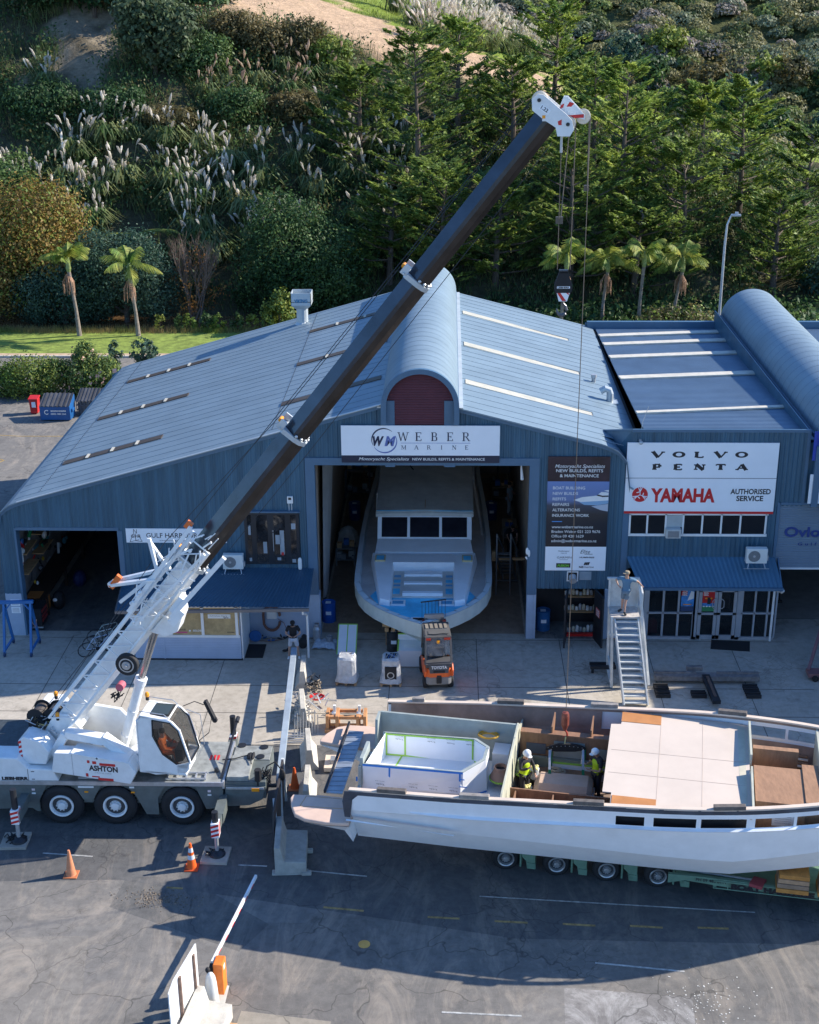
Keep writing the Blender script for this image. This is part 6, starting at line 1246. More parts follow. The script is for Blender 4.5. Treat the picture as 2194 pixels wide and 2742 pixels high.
# wheelhouse: windscreen and roof
mb = MB(); y0, y1 = 4.6, 5.25; zb0, zb1, zt0 = 2.2, 2.4, 3.45
mb.add([(-3.1,3.5,2.35),(1.1,3.5,2.35),(1.0,y0,2.5),(-3.05,y0,2.5)], [(0,1,2,3)], 0); mb.add([(-3.1,3.5,2.35),(1.1,3.5,2.35),(1.15,3.5,1.87),(-3.15,3.5,1.87)], [(0,1,2,3)], 0)
for x0_, x1_ in ((-3.06,-2.88), (-1.76,-1.64), (-.36,-.24), (.86,1.06)): mb.add([(x0_,y0-.02,2.45),(x1_,y0-.02,2.45),(x1_,y1-.02,3.42),(x0_,y1-.02,3.42)], [(0,1,2,3)], 0)
for z0_, z1_ in ((2.45,2.56),(3.3,3.42)):
    f_ = lambda z: y0+(y1-y0)*(z-2.45)/.97-.015; mb.add([(-3.06,f_(z0_),z0_),(1.06,f_(z0_),z0_),(1.06,f_(z1_),z1_),(-3.06,f_(z1_),z1_)], [(0,1,2,3)], 0)
for x_ in (-3.06, 1.06): mb.add([(x_,y0,2.45),(x_,y1,3.42),(x_,13,3.42),(x_,13,1.9),(x_,y0,1.9)], [tuple(range(5))], 1)
mb.build('wheelhouse', [yw, yg], yb)
mb = MB(); mb.add([(-3.0,y0,2.47),(1.0,y0,2.47),(1.0,y1,3.4),(-3.0,y1,3.4)], [(0,1,2,3)]); mb.build('windscreen', M('screen_glass', (.02,.02,.028), .08, var=.2), yb)
mb = MB(); n = 10; v = []
for y, z in ((5.02,3.42),(5.0,3.56),(5.15,3.66),(8,3.85),(14,4.0)):
    for i in range(n+1): u = i/n*2-1; v.append((-1+u*2.14, y+.12*u*u*(y < 6), z-.1*u*u))
mb.add(v, [(j*(n+1)+i, j*(n+1)+i+1, (j+1)*(n+1)+i+1, (j+1)*(n+1)+i) for j in range(4) for i in range(n)])
rfy = mb.build('cabin_roof', M('roof_grey_wrap', (.62,.6,.55), .5, var=.12, bump=.25, bsc=2.5), yb)
mb = MB(); mb.bar((-.98,5.3,3.69), (-1,13.9,4.02), .03, .01, 0); mb.bar((-3.1,5.12,3.62), (1.1,5.12,3.62), .05, .02, 1); mb.build('roof_seam', [wood, yblue], rfy)
mb = MB(); mb.tube([(-1.6,9.6,3.93),(-1.9,10.4,4.0),(-2.3,10.9,4.1)], .03, 5)
for i in range(9): mb.ball((-2.3+rnd.uniform(-.3,.3),11+rnd.uniform(-.2,.2),4.05), (.14,.1,.06), 6, 4)
mb.build('cable_bundle', blk, rfy)
mb = MB(); mb.bar((1.15,9.0,3.9), (1.55,5.6,2.3), .08, .05); mb.bar((-3.25,8.5,3.2), (-3.3,8.4,2.0), .05); mb.bar((-3.3,13,4.5),(-3.3,13,2),.05); mb.bar((1.3,13,5.5),(1.3,13,2),.05); mb.build('prop_pole', galv, yb)
mb = MB()
for y in (1, 6, 11): mb.box(-1.3, -.7, y, y+.3, 0, .3); mb.box(-2.3,-2.0,y,y+.2,0,.7); mb.box(0,.3,y,y+.2,0,.7)
mb.build('keel_block', wood, yb)
# =============== forklift
fk = thing('forklift', 'orange and black forklift seen from behind in front of the yacht bow', 'forklift', (-.3,-4.5,0), R(6)); FM = frame((-.3,-4.5,0), R(6))
def fb(): b = MB(); b.T = FM; return b
fo = M('forklift_orange', (.72,.12,.02), .4, var=.06); fgy = M('forklift_grey', (.09,.09,.095), .5, .1, .15)
mb = fb(); mb.prism([(-.5,.0),(-.35,-.1),(.35,-.1),(.5,.0),(.55,.3),(.55,.75),(-.55,.75),(-.55,.3)], 'z', .62, .98, 0); mb.prism([(0,.6),(-.12,.9),(.1,1.1),(.7,1.05),(1.9,.6),(1.9,.45),(.7,.4)], 'x', -.56, -.46, 0); mb.prism([(0,.6),(-.12,.9),(.1,1.1),(.7,1.05),(1.9,.6),(1.9,.45),(.7,.4)], 'x', .46, .56, 0)
b_ = mb.build('body', fo, fk, .04)
mb = fb(); mb.prism([(-.48,.02),(-.36,-.06),(.36,-.06),(.48,.02),(.5,.5),(-.5,.5)], 'z', .28, .62, 0); mb.box(-.1,.1,-.12,.0,.35,.72,1); mb.box(-.5, .5, .4, 1.9, .35, .6, 1); mb.build('counterweight', [M('counterweight_grey', (.2,.2,.2), .5), blk], fk, .04)
mb = fb(); mb.prism([(-.38,-.08),(.38,-.08),(.3,.5),(-.3,.5)], 'z', .98, 1.06, 0); mb.add([(-.4,-.115,.98),(.4,-.115,.98),(.36,-.1,1.12),(-.36,-.1,1.12)], [(0,1,2,3)], 0); mb.add([(-.42,-.07,1.2),(.42,-.07,1.2),(.35,-.128,.82),(-.35,-.128,.82)], [(0,1,2,3)], 0); mb.box(-.5,.5,.0,.6,1.0,1.14,0); mb.box(-.22,.22,-.135,-.12,.84,.93,1); mb.build('rear_hood', [fgy, blk], fk)
mb = fb(); letters(mb, 'TOYOTA', (-.3,-.118,1.0), (1,0,0), (0,.12,1), .6, .12, .03); mb.build('lettering', white, fk)
mb = fb(); mb.box(-.3, .3, .65, 1.1, 1.05, 1.15, 0); mb.bar((-.0,.62,1.1), (0,.5,1.6), .42, .1, 0); mb.box(-.4,.4,1.5,1.8,.6,1.3,0); mb.tube([(-.15,1.35,1.5),(0,1.25,1.56),(.15,1.35,1.5)], .02, 6); mb.build('seat', blk, fk, .02)
mb = fb()
for x in (-.5, .5): mb.bar((x*1.0,.12,1.05), (x*.94,.35,2.1), .07, .07); mb.bar((x,1.75,1.0), (x*.94,1.45,2.12), .06, .06); mb.bar((x*.94,.33,2.12), (x*.94,1.5,2.14), .07, .06)
mb.bar((-.5,.33,2.12), (.5,.33,2.12), .07, .07); mb.bar((-.47,1.5,2.14), (.47,1.5,2.14), .06); og = mb.build('overhead_guard', M('guard_grey', (.16,.15,.14), .45, .2), fk)
mb = fb(); mb.box(-.47, .47, .36, 1.5, 2.13, 2.17, 0)
for i in range(5): mb.box(-.42+i*.18, -.31+i*.18, .95, 1.35, 2.17, 2.2, 1)
mb.box(-.35, .35, .42, .75, 2.17, 2.19, 0); mb.tube([(-.4,.45,2.2),(-.1,.4,2.21),(.15,.45,2.21),(.4,.42,2.2)], .012, 5, 2); mb.build('roof_panel', [M('guard_panel', (.12,.12,.12), .5), M('guard_cream', (.26,.23,.19), .5), blk], og)
mb = fb(); mb.box(-.46,-.28,.26,.33,2.02,2.1,0); mb.box(.22,.46,.26,.33,2.02,2.1,0); mb.build('tail_lamp', M('lamp_red', (.5,.04,.02), .3), fk)
mb = fb(); mb.cyl((0,.27,1.9), (0,.27,2.0), .06, .06, 12); mb.build('beacon', amber, fk)
mb = fb(); mb.add([(-.47,.34,2.1),(.47,.34,2.1),(.49,.2,1.45),(.1,.2,1.38),(-.49,.18,1.4)], [(0,1,2,3,4)]); mb.build('rain_sheet', M('clear_sheet', (.45,.45,.45), .2, var=.4, sc_=4, alpha=.35), fk)
mb = fb()
for x in (-.32, .32): mb.box(x-.06, x+.06, 1.95, 2.1, .1, 2.15, 0)
mb.box(-.38, .38, 1.95, 2.08, 2.1, 2.28, 1); mb.box(-.34, .34, 1.97, 2.06, 1.2, 1.3, 0); mb.box(-.06,.06,1.95,2.1,.5,2.05,0)
for x in (-.4,.4): mb.box(x-.06,x+.06,1.9,2.05,1.9,2.05,2)
ms = mb.build('mast', [fgy, M('mast_tan', (.35,.31,.28), .5), M('mast_red', (.3,.05,.04), .5)], fk)
mb = fb()
for i in range(8): x = -.45+i*.13; mb.bar((x,2.2,1.9), (x,2.2,2.75+.05*i/8), .015)
mb.bar((-.5,2.2,2.72), (.5,2.2,2.8), .04); mb.bar((-.5,2.2,1.9), (.5,2.2,1.9), .05); mb.build('load_rest', dark, ms)
mb = fb()
for x in (-.3, .2): mb.box(x, x+.1, 2.15, 3.1, .06, .1)
mb.build('fork', dark, fk)
for x, y, r in ((-.5,.35,.25), (.5,.35,.25), (-.52,1.65,.31), (.52,1.65,.31)):
    mb = fb(); s_ = 1 if x > 0 else -1; mb.lathe([(r*.5,0),(r*.95,.0),(r,.03),(r,.17),(r*.9,.2),(r*.4,.2)], (x-s_*.12,y,r), (s_,0,0), 20); mb.build('tyre', blk, fk)
mb = fb(); mb.prism([(.0,.2),(.1,.95),(.05,1.0),(-.05,.3)], 'y', .3, .9); mb.T = FM @ Matrix.Translation((.66,0,.4)); mb.build('mudflap', blk, fk)

# =============== loads on pallets
def pallet(parent, x, y, rz=0, name='pallet'):
    mb = MB(); mb.T = frame((x,y,0), rz)
    for i in range(5): mb.box(-.42, .42, -.4+i*.18, -.28+i*.18, .11, .13)
    for i in (-.4,-.04,.32): 
        mb.box(i, i+.08, -.4, .44, .02, .11)
    return mb.build(name, M('pallet_wood', (.42,.26,.14), .8, var=.25, sc_=5), parent)
def wrapped(x, y, rz, h, lab, dark_top):
    t = thing('wrapped_load', lab, 'wrapped load', (x,y,0), rz); pallet(t, x, y, rz); rr = random.Random(int(h*100))
    mb = MB(); mb.T = frame((x,y,0), rz); n = 20; v = []
    for z, s in ((.14,.46),(.4,.4),(.8,.37),(h-.08,.36),(h,.3)):
        for i in range(n): a = 2*math.pi*i/n; c, d = math.cos(a), math.sin(a); q = 1/max(abs(c), abs(d)); k = s*(.82*q+.12)*(1+rr.uniform(-.05,.05)); v.append((c*k, d*k, z+rr.uniform(-.02,.02)))
    mb.add(v, [(k*n+i, k*n+(i+1) % n, (k+1)*n+(i+1) % n, (k+1)*n+i) for k in range(4) for i in range(n)]+[tuple(range(4*n, 5*n))])
    mb.build('plastic_wrap', M('plastic_wrap', (.62,.63,.64), .28, var=.15, sc_=5, bump=.9, bsc=6, alpha=.8), t, smooth=False)
    mb = MB(); mb.T = frame((x,y,0), rz); mb.box(-.3, .3, -.28, .28, .14, h-.12, 0)
    if dark_top:
        mb.box(-.22, .22, -.385, -.28, .25, .85, 1); ring(mb, 0, .5, -.39, .1, .14, m=2); mb.box(-.2, .24, -.2, .2, h-.12, h+.01, 1)
        for i in range(5): mb.bar((-.18+i*.09,-.2,h+.02), (-.1+i*.08,.1,h+.03), .03, .02, 2 + i % 2)
    else:
        for i in range(6): mb.bar((-.1+.03*i,-.1,h-.02), (.2+.01*i,.15,h+.01), .04, .02, 1+i % 3)
    mb.build('machine', [M('machine_white', (.6,.62,.62), .5), blk, galv, blue], t)
wrapped(-3.85, -3.8, R(-4), 1.15, 'pallet load in torn milky plastic, left of the pair and bulging to the right', False)
wrapped(-2.15, -3.85, 0, 1.15, 'pallet load in clear plastic showing black and blue machine parts, nearest the forklift', True)
t = thing('foam_board', 'white panel edged in green tape behind the left wrapped pallet load', 'panel', (-4.05,-1,0)); mb = MB(); mb.T = frame((-4.05,-.9,.35), 0, R(-60)); mb.box(-.4, .4, -.02, .02, -.85, .75, 0)
for a, b, c, d in ((-.4,-.36,-.85,.75), (.36,.4,-.85,.75), (-.4,.4,.7,.75), (-.02,.02,-.85,.75)): mb.box(a, b, -.025, -.02, c, d, 1)
mb.build('board', [foam, gtape], t)
t = thing('foam_box', 'low white panel box with green taped edge behind the forklift, left side', 'box', (-1.5,-2.3,0)); mb = MB(); mb.box(-1.95, -1.0, -2.65, -1.7, .05, .75, 0); mb.box(-1.95, -1.0, -1.7, -1.66, .05, 1.0, 0); mb.box(-1.96, -1.9, -2.66, -1.66, .74, .77, 1); mb.box(-1.95, -.95, -1.72, -1.66, 1.0, 1.03, 1); mb.box(-1.7,-1.25,-2.4,-2.1,.752,.76,2); mb.build('box_panel', [foam, gtape, M('sheet_white', (.85,.85,.83), .4)], t); 
def drum(x, y, lab, col, name='drum', h=.88, r=.29, grp=None):
    t = thing('steel_drum', lab, 'drum', (x,y,0), 0, grp); mb = MB(); mb.lathe([(r,0),(r*1.03,.02),(r,.04),(r,h*.33),(r*1.04,h*.35),(r,h*.37),(r,h*.64),(r*1.04,h*.66),(r,h*.68),(r,h-.03),(r*1.03,h-.01),(r*.97,h),(r*.95,h-.03),(0,h-.03)], (x,y,0), n=24); mb.build('barrel', col, t, smooth=False)
    mb = MB(); mb.box(x-.1, x+.12, y-r-.008, y-r+.03, h*.45, h*.62); mb.box(x-.12, x+.1, y-.12, y+.1, h-.028, h-.02); mb.build('drum_label', signw, t); return t
dblue = M('drum_blue', (.02,.06,.2), .4, var=.15); drum(-5.0, 1.55, 'open bright blue plastic drum beside the left post of the bay', M('bright_drum', (.01,.1,.42), .4, var=.1))
drum(-4.65, 13.2, 'dark blue drum with white label left of the yacht, deep in the bay', dblue); drum(2.2, 13.3, 'dark blue drum with a rag on top right of the yacht, deep in the bay', dblue); drum(4.0, .9, 'blue drum with papers on its lid behind the open store doors', M('store_drum', (.02,.13,.33), .45, var=.2)); drum(-2.15, -1.1, 'black drum under the timber cribbing by the yacht bow', M('drum_black', (.03,.03,.032), .4, var=.5, sc_=5))
t = thing('timber_cribbing', 'crossed timber blocks stacked beside the yacht bow left of the forklift', 'timber', (-2.2,-.8,0)); mb = MB()
for i in range(3): mb.box(-2.5+i*.26, -2.35+i*.26, -1.3, -.5, .9, 1.05); 
mb.box(-2.6, -1.4, -.75, -.55, 1.05, 1.2); mb.box(-2.6, -1.4, -1.15, -.98, 1.05, 1.2); mb.box(-2.5,-1.5,-.7,-.4,0,.9); mb.build('timber_block', wood, t)
t = thing('gas_bottle', 'grey gas bottle standing against the left block post of the bay', 'gas bottle', (-5.35,-.25,0)); mb = MB(); mb.lathe([(.12,0),(.16,.05),(.16,.5),(.1,.6),(.04,.63)], (-5.35,-.25,0), n=16, m=0); mb.lathe([(.1,.62),(.1,.74),(.09,.74),(.09,.62)], (-5.35,-.25,0), n=14, m=0); mb.build('bottle_body', galv, t)
t = thing('white_tarpaulin', 'crumpled white tarpaulin spread on the ground right of the downpipe', 'tarpaulin', (-5,-.8,0)); mb = MB(); nx, ny = 14, 10; v = []
for j in range(ny):
    for i in range(nx): v.append((-5.5+i*.075+.03*j*.3, -1.25+j*.1, .05+rnd.random()*.09*(0 < i < nx-1)))
mb.add(v, [(j*nx+i, j*nx+i+1, (j+1)*nx+i+1, (j+1)*nx+i) for j in range(ny-1) for i in range(nx-1)]); mb.build('sheet', M('tarp_white', (.55,.6,.66), .5), t)
mb = MB(); mb.lathe([(.12,0),(.14,.2),(.13,.24),(.1,.1)], (-4.8,-.6,.1), n=14); mb.build('pot', grey, t)
t = thing('hose_reel', 'coiled brown garden hose on a white wall holder behind the standing man', 'hose', (-7.2,-.2,1)); mb = MB(); rr = random.Random(2)
for i in range(9):
    r_ = .3+rr.random()*.08; mb.tube([(-7.2+r_*math.cos(a), -.15-i*.012, 1.05-.25*(math.sin(a) < 0)+r_*1.25*math.sin(a)) for a in np.linspace(0, 6.28, 19)], .02, 6)
mb.tube([(-6.95,-.15,.9),(-6.7,-.15,.7),(-6.55,-.18,.3),(-6.7,-.3,.04),(-7.3,-.5,.03),(-7.9,-.4,.03)], .014, 5); mb.build('hose', M('hose_brown', (.2,.09,.06), .5), t)
mb = MB(); mb.box(-7.42, -6.98, -.12, -.04, .85, 1.35); mb.build('holder', white, t, .05)
t = thing('door_mat', 'black mat on the concrete at the office side door', 'mat', (-7.75,-1.3,0)); mb = MB(); mb.box(-8.1, -7.38, -1.93, -.75, .01, .03); mb.build('mat', blk, t)
t = thing('shop_mat', 'large dark doormat in front of the glazed shop doors', 'mat', (11.5,-.5,0)); mb = MB(); mb.add([(10.84,-.05,.012),(12.39,-.16,.012),(12.2,-1.07,.012),(10.66,-.87,.012)], [(0,3,2,1)]); mb.build('mat', blk, t, solid=.02)
t = thing('workshop_clutter', 'fan, tools and hoses heaped against the pale wall by the black mat', 'clutter', (-8,-.4,0)); mb = MB(); mb.lathe([(.24,0),(.26,.05),(.24,.1)], (-7.85,-.5,.3), (0,-1,0), 20, 0)
for i in range(18): p = Vector((-8.0+rr.random()*1.3, -.5+rr.random()*.3, .05+rr.random()*.12)); mb.bar(p, p+Vector((rr.uniform(-.2,.2),rr.uniform(-.1,.1),rr.uniform(-.05,.1))), .05, m=i % 3)
mb.build('tool', [blue, dark, galv], t)
t = thing('black_bag', 'black rucksack leaning on the wall behind the standing man', 'bag', (-5.85,-.9,0)); mb = MB(); mb.ball((-5.85,-1.0,.22), (.2,.15,.25), 10, 7); mb.ball((-5.8,-.9,.45),(.12,.1,.12),8,6); mb.build('bag_body', blk, t)
t = thing('shoes', 'pair of black shoes on the ground left of the standing man', 'shoes', (-6.5,-1.0,0)); mb = MB(); mb.ball((-6.55,-1.35,.05), (.12,.06,.05), 8, 5); mb.ball((-6.45,-1.25,.05), (.06,.12,.05), 8, 5); mb.build('shoe', blk, t)

# =============== bicycles, gantry, bins
def bike(x, y, rz, lab, col, lean=.15):
    t = thing('bicycle', lab, 'bicycle', (x,y,0), rz, 'bicycles by the office'); T = frame((x,y,0), rz, lean)
    for cx, nm in ((-.52,'wheel'), (.52,'wheel')):
        mb = MB(); mb.T = T; mb.tube([(cx+.33*math.cos(a), 0, .34+.33*math.sin(a)) for a in np.linspace(0, 2*math.pi, 25)], .02, 6, 0)
        for i in range(9): a = i*math.pi*2/9; mb.bar((cx,0,.34), (cx+.31*math.cos(a),0,.34+.31*math.sin(a)), .006, m=1)
        mb.build(nm, [blk, galv], t)
    mb = MB(); mb.T = T; A, B_, C_, D_, E_ = (-.52,0,.34), (-.05,0,.3), (-.2,0,.82), (.36,0,.85), (.52,0,.34)
    for p, q in ((A,B_),(A,C_),(B_,C_),(C_,D_),(B_,(.4,0,.72)),((.36,0,.9),E_)): mb.tube([p, q], .019, 6, 0)
    fr_ = mb.build('frame', [col], t); mb = MB(); mb.T = T; mb.tube([(.3,-.28,.98),(.36,-.1,.98),(.36,.1,.98),(.3,.28,.98)], .016, 6, 0); mb.tube([(.36,0,.85),(.35,0,.98)], .018, 6, 0); mb.build('handlebar', dark, t)
    mb = MB(); mb.T = T; mb.ball((-.24,0,.93), (.13,.06,.03), 8, 5); mb.tube([(-.2,0,.8),(-.23,0,.92)], .015, 6); mb.build('saddle', blk, t)
    mb = MB(); mb.T = T; mb.lathe([(.09,0),(.09,.01)], (-.05,-.04,.3), (0,1,0), 14); mb.bar((-.05,-.08,.3), (.05,-.08,.16), .02); mb.build('crank', dark, t)
bike(-14.05,-1.65,R(30),'nearest bicycle in the row by the office, with a blue and white frame', M('bike_blue_white', (.35,.45,.6), .35)); bike(-14.0,-1.1,R(28),'white framed bicycle in the middle of the row by the office', M('bike_white', (.6,.65,.65), .35)); bike(-13.95,-.5,R(24),'pale grey bicycle farthest from the camera in the row, with a black luggage rack', M('bike_grey', (.35,.42,.4), .4))
t = thing('gantry', 'blue steel wheeled gantry frame in front of the left workshop door', 'gantry', (-17.25,-1.3,0)); mb = MB()
for x in (-17.8, -16.72):
    mb.bar((x,-1.95,.15), (x,-1.35,2.1), .09); mb.bar((x,-.75,.15), (x,-1.35,2.1), .09); mb.bar((x,-1.95,.25), (x,-.75,.25), .08); mb.bar((x,-1.35,1.75), (x+(.3 if x < -17 else -.3),-1.35,2.12), .06)
mb.bar((-17.95,-1.35,2.13), (-16.6,-1.35,2.17), .12); mb.build('frame', M('gantry_blue', (.02,.14,.38), .45, var=.1), t)
for x in (-17.8, -16.72):
    for y in (-1.95, -.75): mb = MB(); mb.lathe([(.1,0),(.11,.02),(.11,.05),(.1,.07)], (x-.035,y,.11), (1,0,0), 14); mb.build('castor', M('castor_blue', (.02,.05,.12), .5), t)
mb = MB(); mb.tube([(-16.72,-1.3,2.0),(-16.8,-1.2,1.2),(-16.7,-1.1,.9),(-16.6,-1.2,1.3)], .02, 6); mb.build('strap', M('strap_tan', (.45,.3,.25), .7), t)
for x0_, z0_, lab in ((-17.98,1.35,'upper white notice on the pale block post'), (-17.98,1.02,'lower white notice on the pale block post')):
    t = thing('wall_notice', lab, 'notice', (x0_,-.05,z0_)); mb = MB(); mb.box(-17.98, -17.6, -.035, -.02, z0_, z0_+.28, 0)
    for i in range(4): mb.box(-17.94, -17.66, -.038, -.035, z0_+.05+i*.055, z0_+.065+i*.055, 1)
    mb.build('notice_board', [signw, grey], t)
t = thing('red_wheelie_bin', 'red wheelie bin with a white label left of the blue skip', 'bin', (-25.85,30.9,0)); mb = MB(); x, y = -25.88, 30.9; mb.prism([(x-.22,0.05),(x+.22,.05),(x+.28,.95),(x-.28,.95)], 'y', y-.27, y+.27, 0); mb.build('body', red, t, .03)
mb = MB(); mb.prism([(y-.34,.95),(y-.34,1.0),(y+.3,1.1),(y+.34,1.0)], 'x', x-.31, x+.31); mb.build('lid', red, t, .02); mb = MB(); mb.box(x-.1,x+.14,y-.3,y-.275,.45,.8); mb.build('label_sticker', signw, t)
def skip(x, y, lab, col, wd=1.88, cage=False):
    t = thing('skip_bin', lab, 'skip', (x,y,0)); h = wd/2
    if not cage:
        mb = MB(); mb.prism([(y-.05,.06),(y+1.1,.06),(y+1.25,1.35),(y+1.1,1.35),(y-.1,.92)], 'x', x-h, x+h); mb.box(x+h, x+h+.1, y+.2, y+.7, .5, .7); mb.build('body', col, t, .02)
    else:
        mb = MB()
        for i in range(7): mb.bar((x-h+i*wd/6,y,.0), (x-h+i*wd/6,y,1), .035); 
        for z in (.05,.35,.65,1.0): mb.bar((x-h,y,z), (x+h,y,z), .035); mb.bar((x-h,y,z), (x-h,y+1,z), .035)
        mb.box(x-h+.05,x+h-.05,y+.1,y+1,.02,.8); mb.build('cage', M('cage_grey', (.12,.13,.15), .5), t)
    mb = MB(); n = 7
    for i in range(n):
        a = x-h+i*wd/n; mb.add([(a,y-.14,.95),(a+wd/n*.6,y-.14,.95),(a+wd/n*.6,y+1.2,1.42),(a,y+1.2,1.42)], [(0,1,2,3)], 0); mb.add([(a+wd/n*.6,y-.14,.99),(a+wd/n,y-.14,.99),(a+wd/n,y+1.2,1.46),(a+wd/n*.6,y+1.2,1.46)], [(0,1,2,3)], 0)
    mb.build('lid', M('lid_grey', (.07,.07,.075), .5, var=.2, island=.5), t, solid=.03)
    if not cage:
        mb = MB(); letters(mb, 'econowaste', (x-.25,y-.11,.62), (1,0,0), (0,-.05,1), .95, .13, .03); letters(mb, '0800 480 266', (x-.25,y-.1,.42), (1,0,0), (0,-.05,1), .95, .11, .02)
        ring(mb, x-.5, .58, y-.11, .1, .15, 40, 320); mb.build('lettering', white, t)
skip(-24.15, 29.3, 'blue skip with a ribbed black lid at the edge of the car park', M('skip_blue', (.01,.09,.27), .45, var=.12)); skip(-22.35, 30.4, 'grey cage bin with a ribbed lid partly hidden by the shed roof edge', dark, 1.5, True)
# =============== barriers between crane and boats
def jersey(x, y, rz, L_, lab, grp='concrete barriers dividing the yard'):
    t = thing('concrete_barrier', lab, 'barrier', (x,y,0), rz, grp); mb = MB(); mb.T = frame((x,y,0), rz); mb.prism([(-.3,0),(-.3,.08),(-.14,.32),(-.085,.8),(.085,.8),(.14,.32),(.3,.08),(.3,0)], 'y', -L_/2, L_/2); mb.cyl((0,0,.8),(0,0,.81),.02,.02,6); mb.build('barrier_body', conc, t, .02)
jersey(-5.55, -3.85, R(3), 1.35, 'farthest concrete barrier of the row, nearest the downpipe'); jersey(-5.3, -6.6, R(8), 1.5, 'concrete barrier with steel props on both sides, second of the row'); jersey(-4.8, -9.45, R(8), 1.5, 'concrete barrier between the steel props and the timber trestle'); jersey(-4.62, -11.9, R(3), 1.6, 'nearest barrier of the row, half in the shade beside the swim platform')
t = thing('long_steel_beam', 'long pale blue steel beam standing on posts beside the concrete barriers', 'beam', (-5.7,-8,0)); mb = MB(); a, b = Vector((-5.45,-12.5,1.0)), Vector((-5.98,-2.9,.92)); mb.bar(a, b, .22, .16); mb.build('beam', M('beam_pale_blue', (.36,.43,.5), .4, .1), t, .01)
mb = MB()
for y in (-11,-7,-3.4): x = -5.45+(-12.5-y)*.055; mb.box(x-.05,x+.05,y-.05,y+.05,0,.9)
mb.build('post', galv, t)
t = thing('hoarding_panel', 'dark plywood hoarding with white edge posts fixed to the near concrete block', 'hoarding', (-5.4,-13.6,0)); mb = MB()
mb.prism([(-15.3,0.1),(-12.3,.1),(-12.3,1.7),(-14.8,1.4)], 'x', -5.38, -5.32, 0); mb.build('board', M('dark_board', (.05,.045,.045), .7), t)
mb = MB(); mb.bar((-5.42,-14.0,1.35),(-5.2,-15.5,.1),.1,.1); mb.bar((-5.35,-12.2,1.7),(-5.3,-12.2,.1),.09); mb.bar((-5.34,-13.0,1.5),(-5.3,-13.3,.1),.09); mb.build('edge_post', M('post_offwhite', (.6,.62,.62), .5), t)
t = thing('concrete_block', 'L-shaped concrete block in the shade below the swim platform', 'concrete block', (-4.75,-15.3,0)); mb = MB(); mb.T = frame((-4.75,-15.25,0), R(4)); mb.prism([(-.5,0.06),(.45,.06),(.45,.45),(-.2,.5),(-.32,1.0),(-.5,1.0)], 'y', -.85, .85, 0); mb.box(-.6,.5,-.85,-.6,0,.06,0); mb.box(.3,.6,-.9,-.75,0,.12,0); mb.box(.35,.62,.2,.35,.02,.14,0); mb.build('block', M('shade_concrete', (.4,.39,.35), .9, var=.15, sc_=3, bump=.3, bsc=20), t, .02)  # concrete colour darkened for the shade this block stands in
t = thing('concrete_block', 'sunlit L-shaped concrete block with a white board on it at the bottom picture edge', 'concrete block', (-6.1,-23.2,0)); mb = MB(); mb.T = frame((-6.2,-23.2,0), R(-8)); mb.prism([(-.42,0.06),(.5,.06),(.5,.5),(-.12,.55),(-.22,1.0),(-.42,1.0)], 'y', -1.0, 1.0, 0); mb.box(.35,.7,.35,.75,.0,.13,1); mb.build('block', [conc, wood], t, .02)
t = thing('white_board', 'large white board with timber battens standing behind the bottom concrete block', 'board', (-6.65,-22.7,.6)); mb = MB(); mb.add([(-6.46,-22.0,.75),(-6.46,-22.0,2.2),(-6.77,-23.4,2.2),(-6.8,-23.9,2.2),(-6.8,-23.9,.6),(-6.77,-23.4,.7)], [tuple(range(6))]); mb.build('panel', M('board_white', (.82,.82,.8), .5), t, solid=.03)
mb = MB(); mb.bar((-6.5,-22.25,2.05),(-6.49,-22.25,.75),.07,.09); mb.bar((-6.68,-23.15,2.1),(-6.68,-23.15,.75),.07,.1); mb.build('batten', M('batten_brown', (.2,.13,.1), .7, var=.3, sc_=6), t)
t = thing('barrier_gate', 'orange gate cabinet with a long white and red barrier arm', 'barrier gate', (-6.05,-21.3,0)); mb = MB(); mb.T = frame((-6.06,-21.3,0), R(-4)); mb.box(-.1,.16,-.2,.2,.12,1.1); mb.build('cabinet', orange, t, .02)
mb = MB(); mb.T = frame((-6.06,-21.3,0), R(-4)); mb.box(.161,.163,-.08,.06,.85,1.0); mb.build('label_plate', signw, t)
a, b = Vector((-6.22,-21.3,1.02)), Vector((-5.55,-17.5,1.0)); mb = MB(); mb.bar(a, b, .07, .09, 0)
for i in range(6): p, q = a.lerp(b, .1+i*.15), a.lerp(b, .16+i*.15); mb.bar(p+Vector((.037,0,-.03)), q+Vector((.037,0,-.03)), .012, .03, 1)
mb.build('arm', [M('arm_white', (.85,.85,.84), .4), redk], t); mb = MB(); mb.ball((-6.3,-21.55,.98), (.07,.07,.08), 10, 6); mb.cyl((-6.25,-21.5,.3), (-6.3,-21.55,.95), .035, .035, 8); mb.box(-6.28,-6.15,-21.45,-21.3,.8,1.0); mb.build('counterweight', blk, t)
mb = MB(); mb.add([(-6.25,-21.95,.0),(-5.88,-21.95,0),(-5.86,-21.0,0),(-6.2,-20.9,0)], [(0,1,2,3)]); mb.build('plinth', M('plinth_pale', (.55,.55,.5), .8), t, solid=.1)
t = thing('white_bollard', 'round topped white concrete bollard in front of the orange gate cabinet', 'bollard', (-6.18,-21.85,0)); mb = MB(); mb.lathe([(.19,0),(.18,.3),(.15,.8),(.12,1.0),(.07,1.1),(.02,1.13)], (-6.18,-21.83,0), n=20); mb.build('bollard_body', M('bollard_white', (.66,.66,.63), .7, var=.1), t, smooth=True)
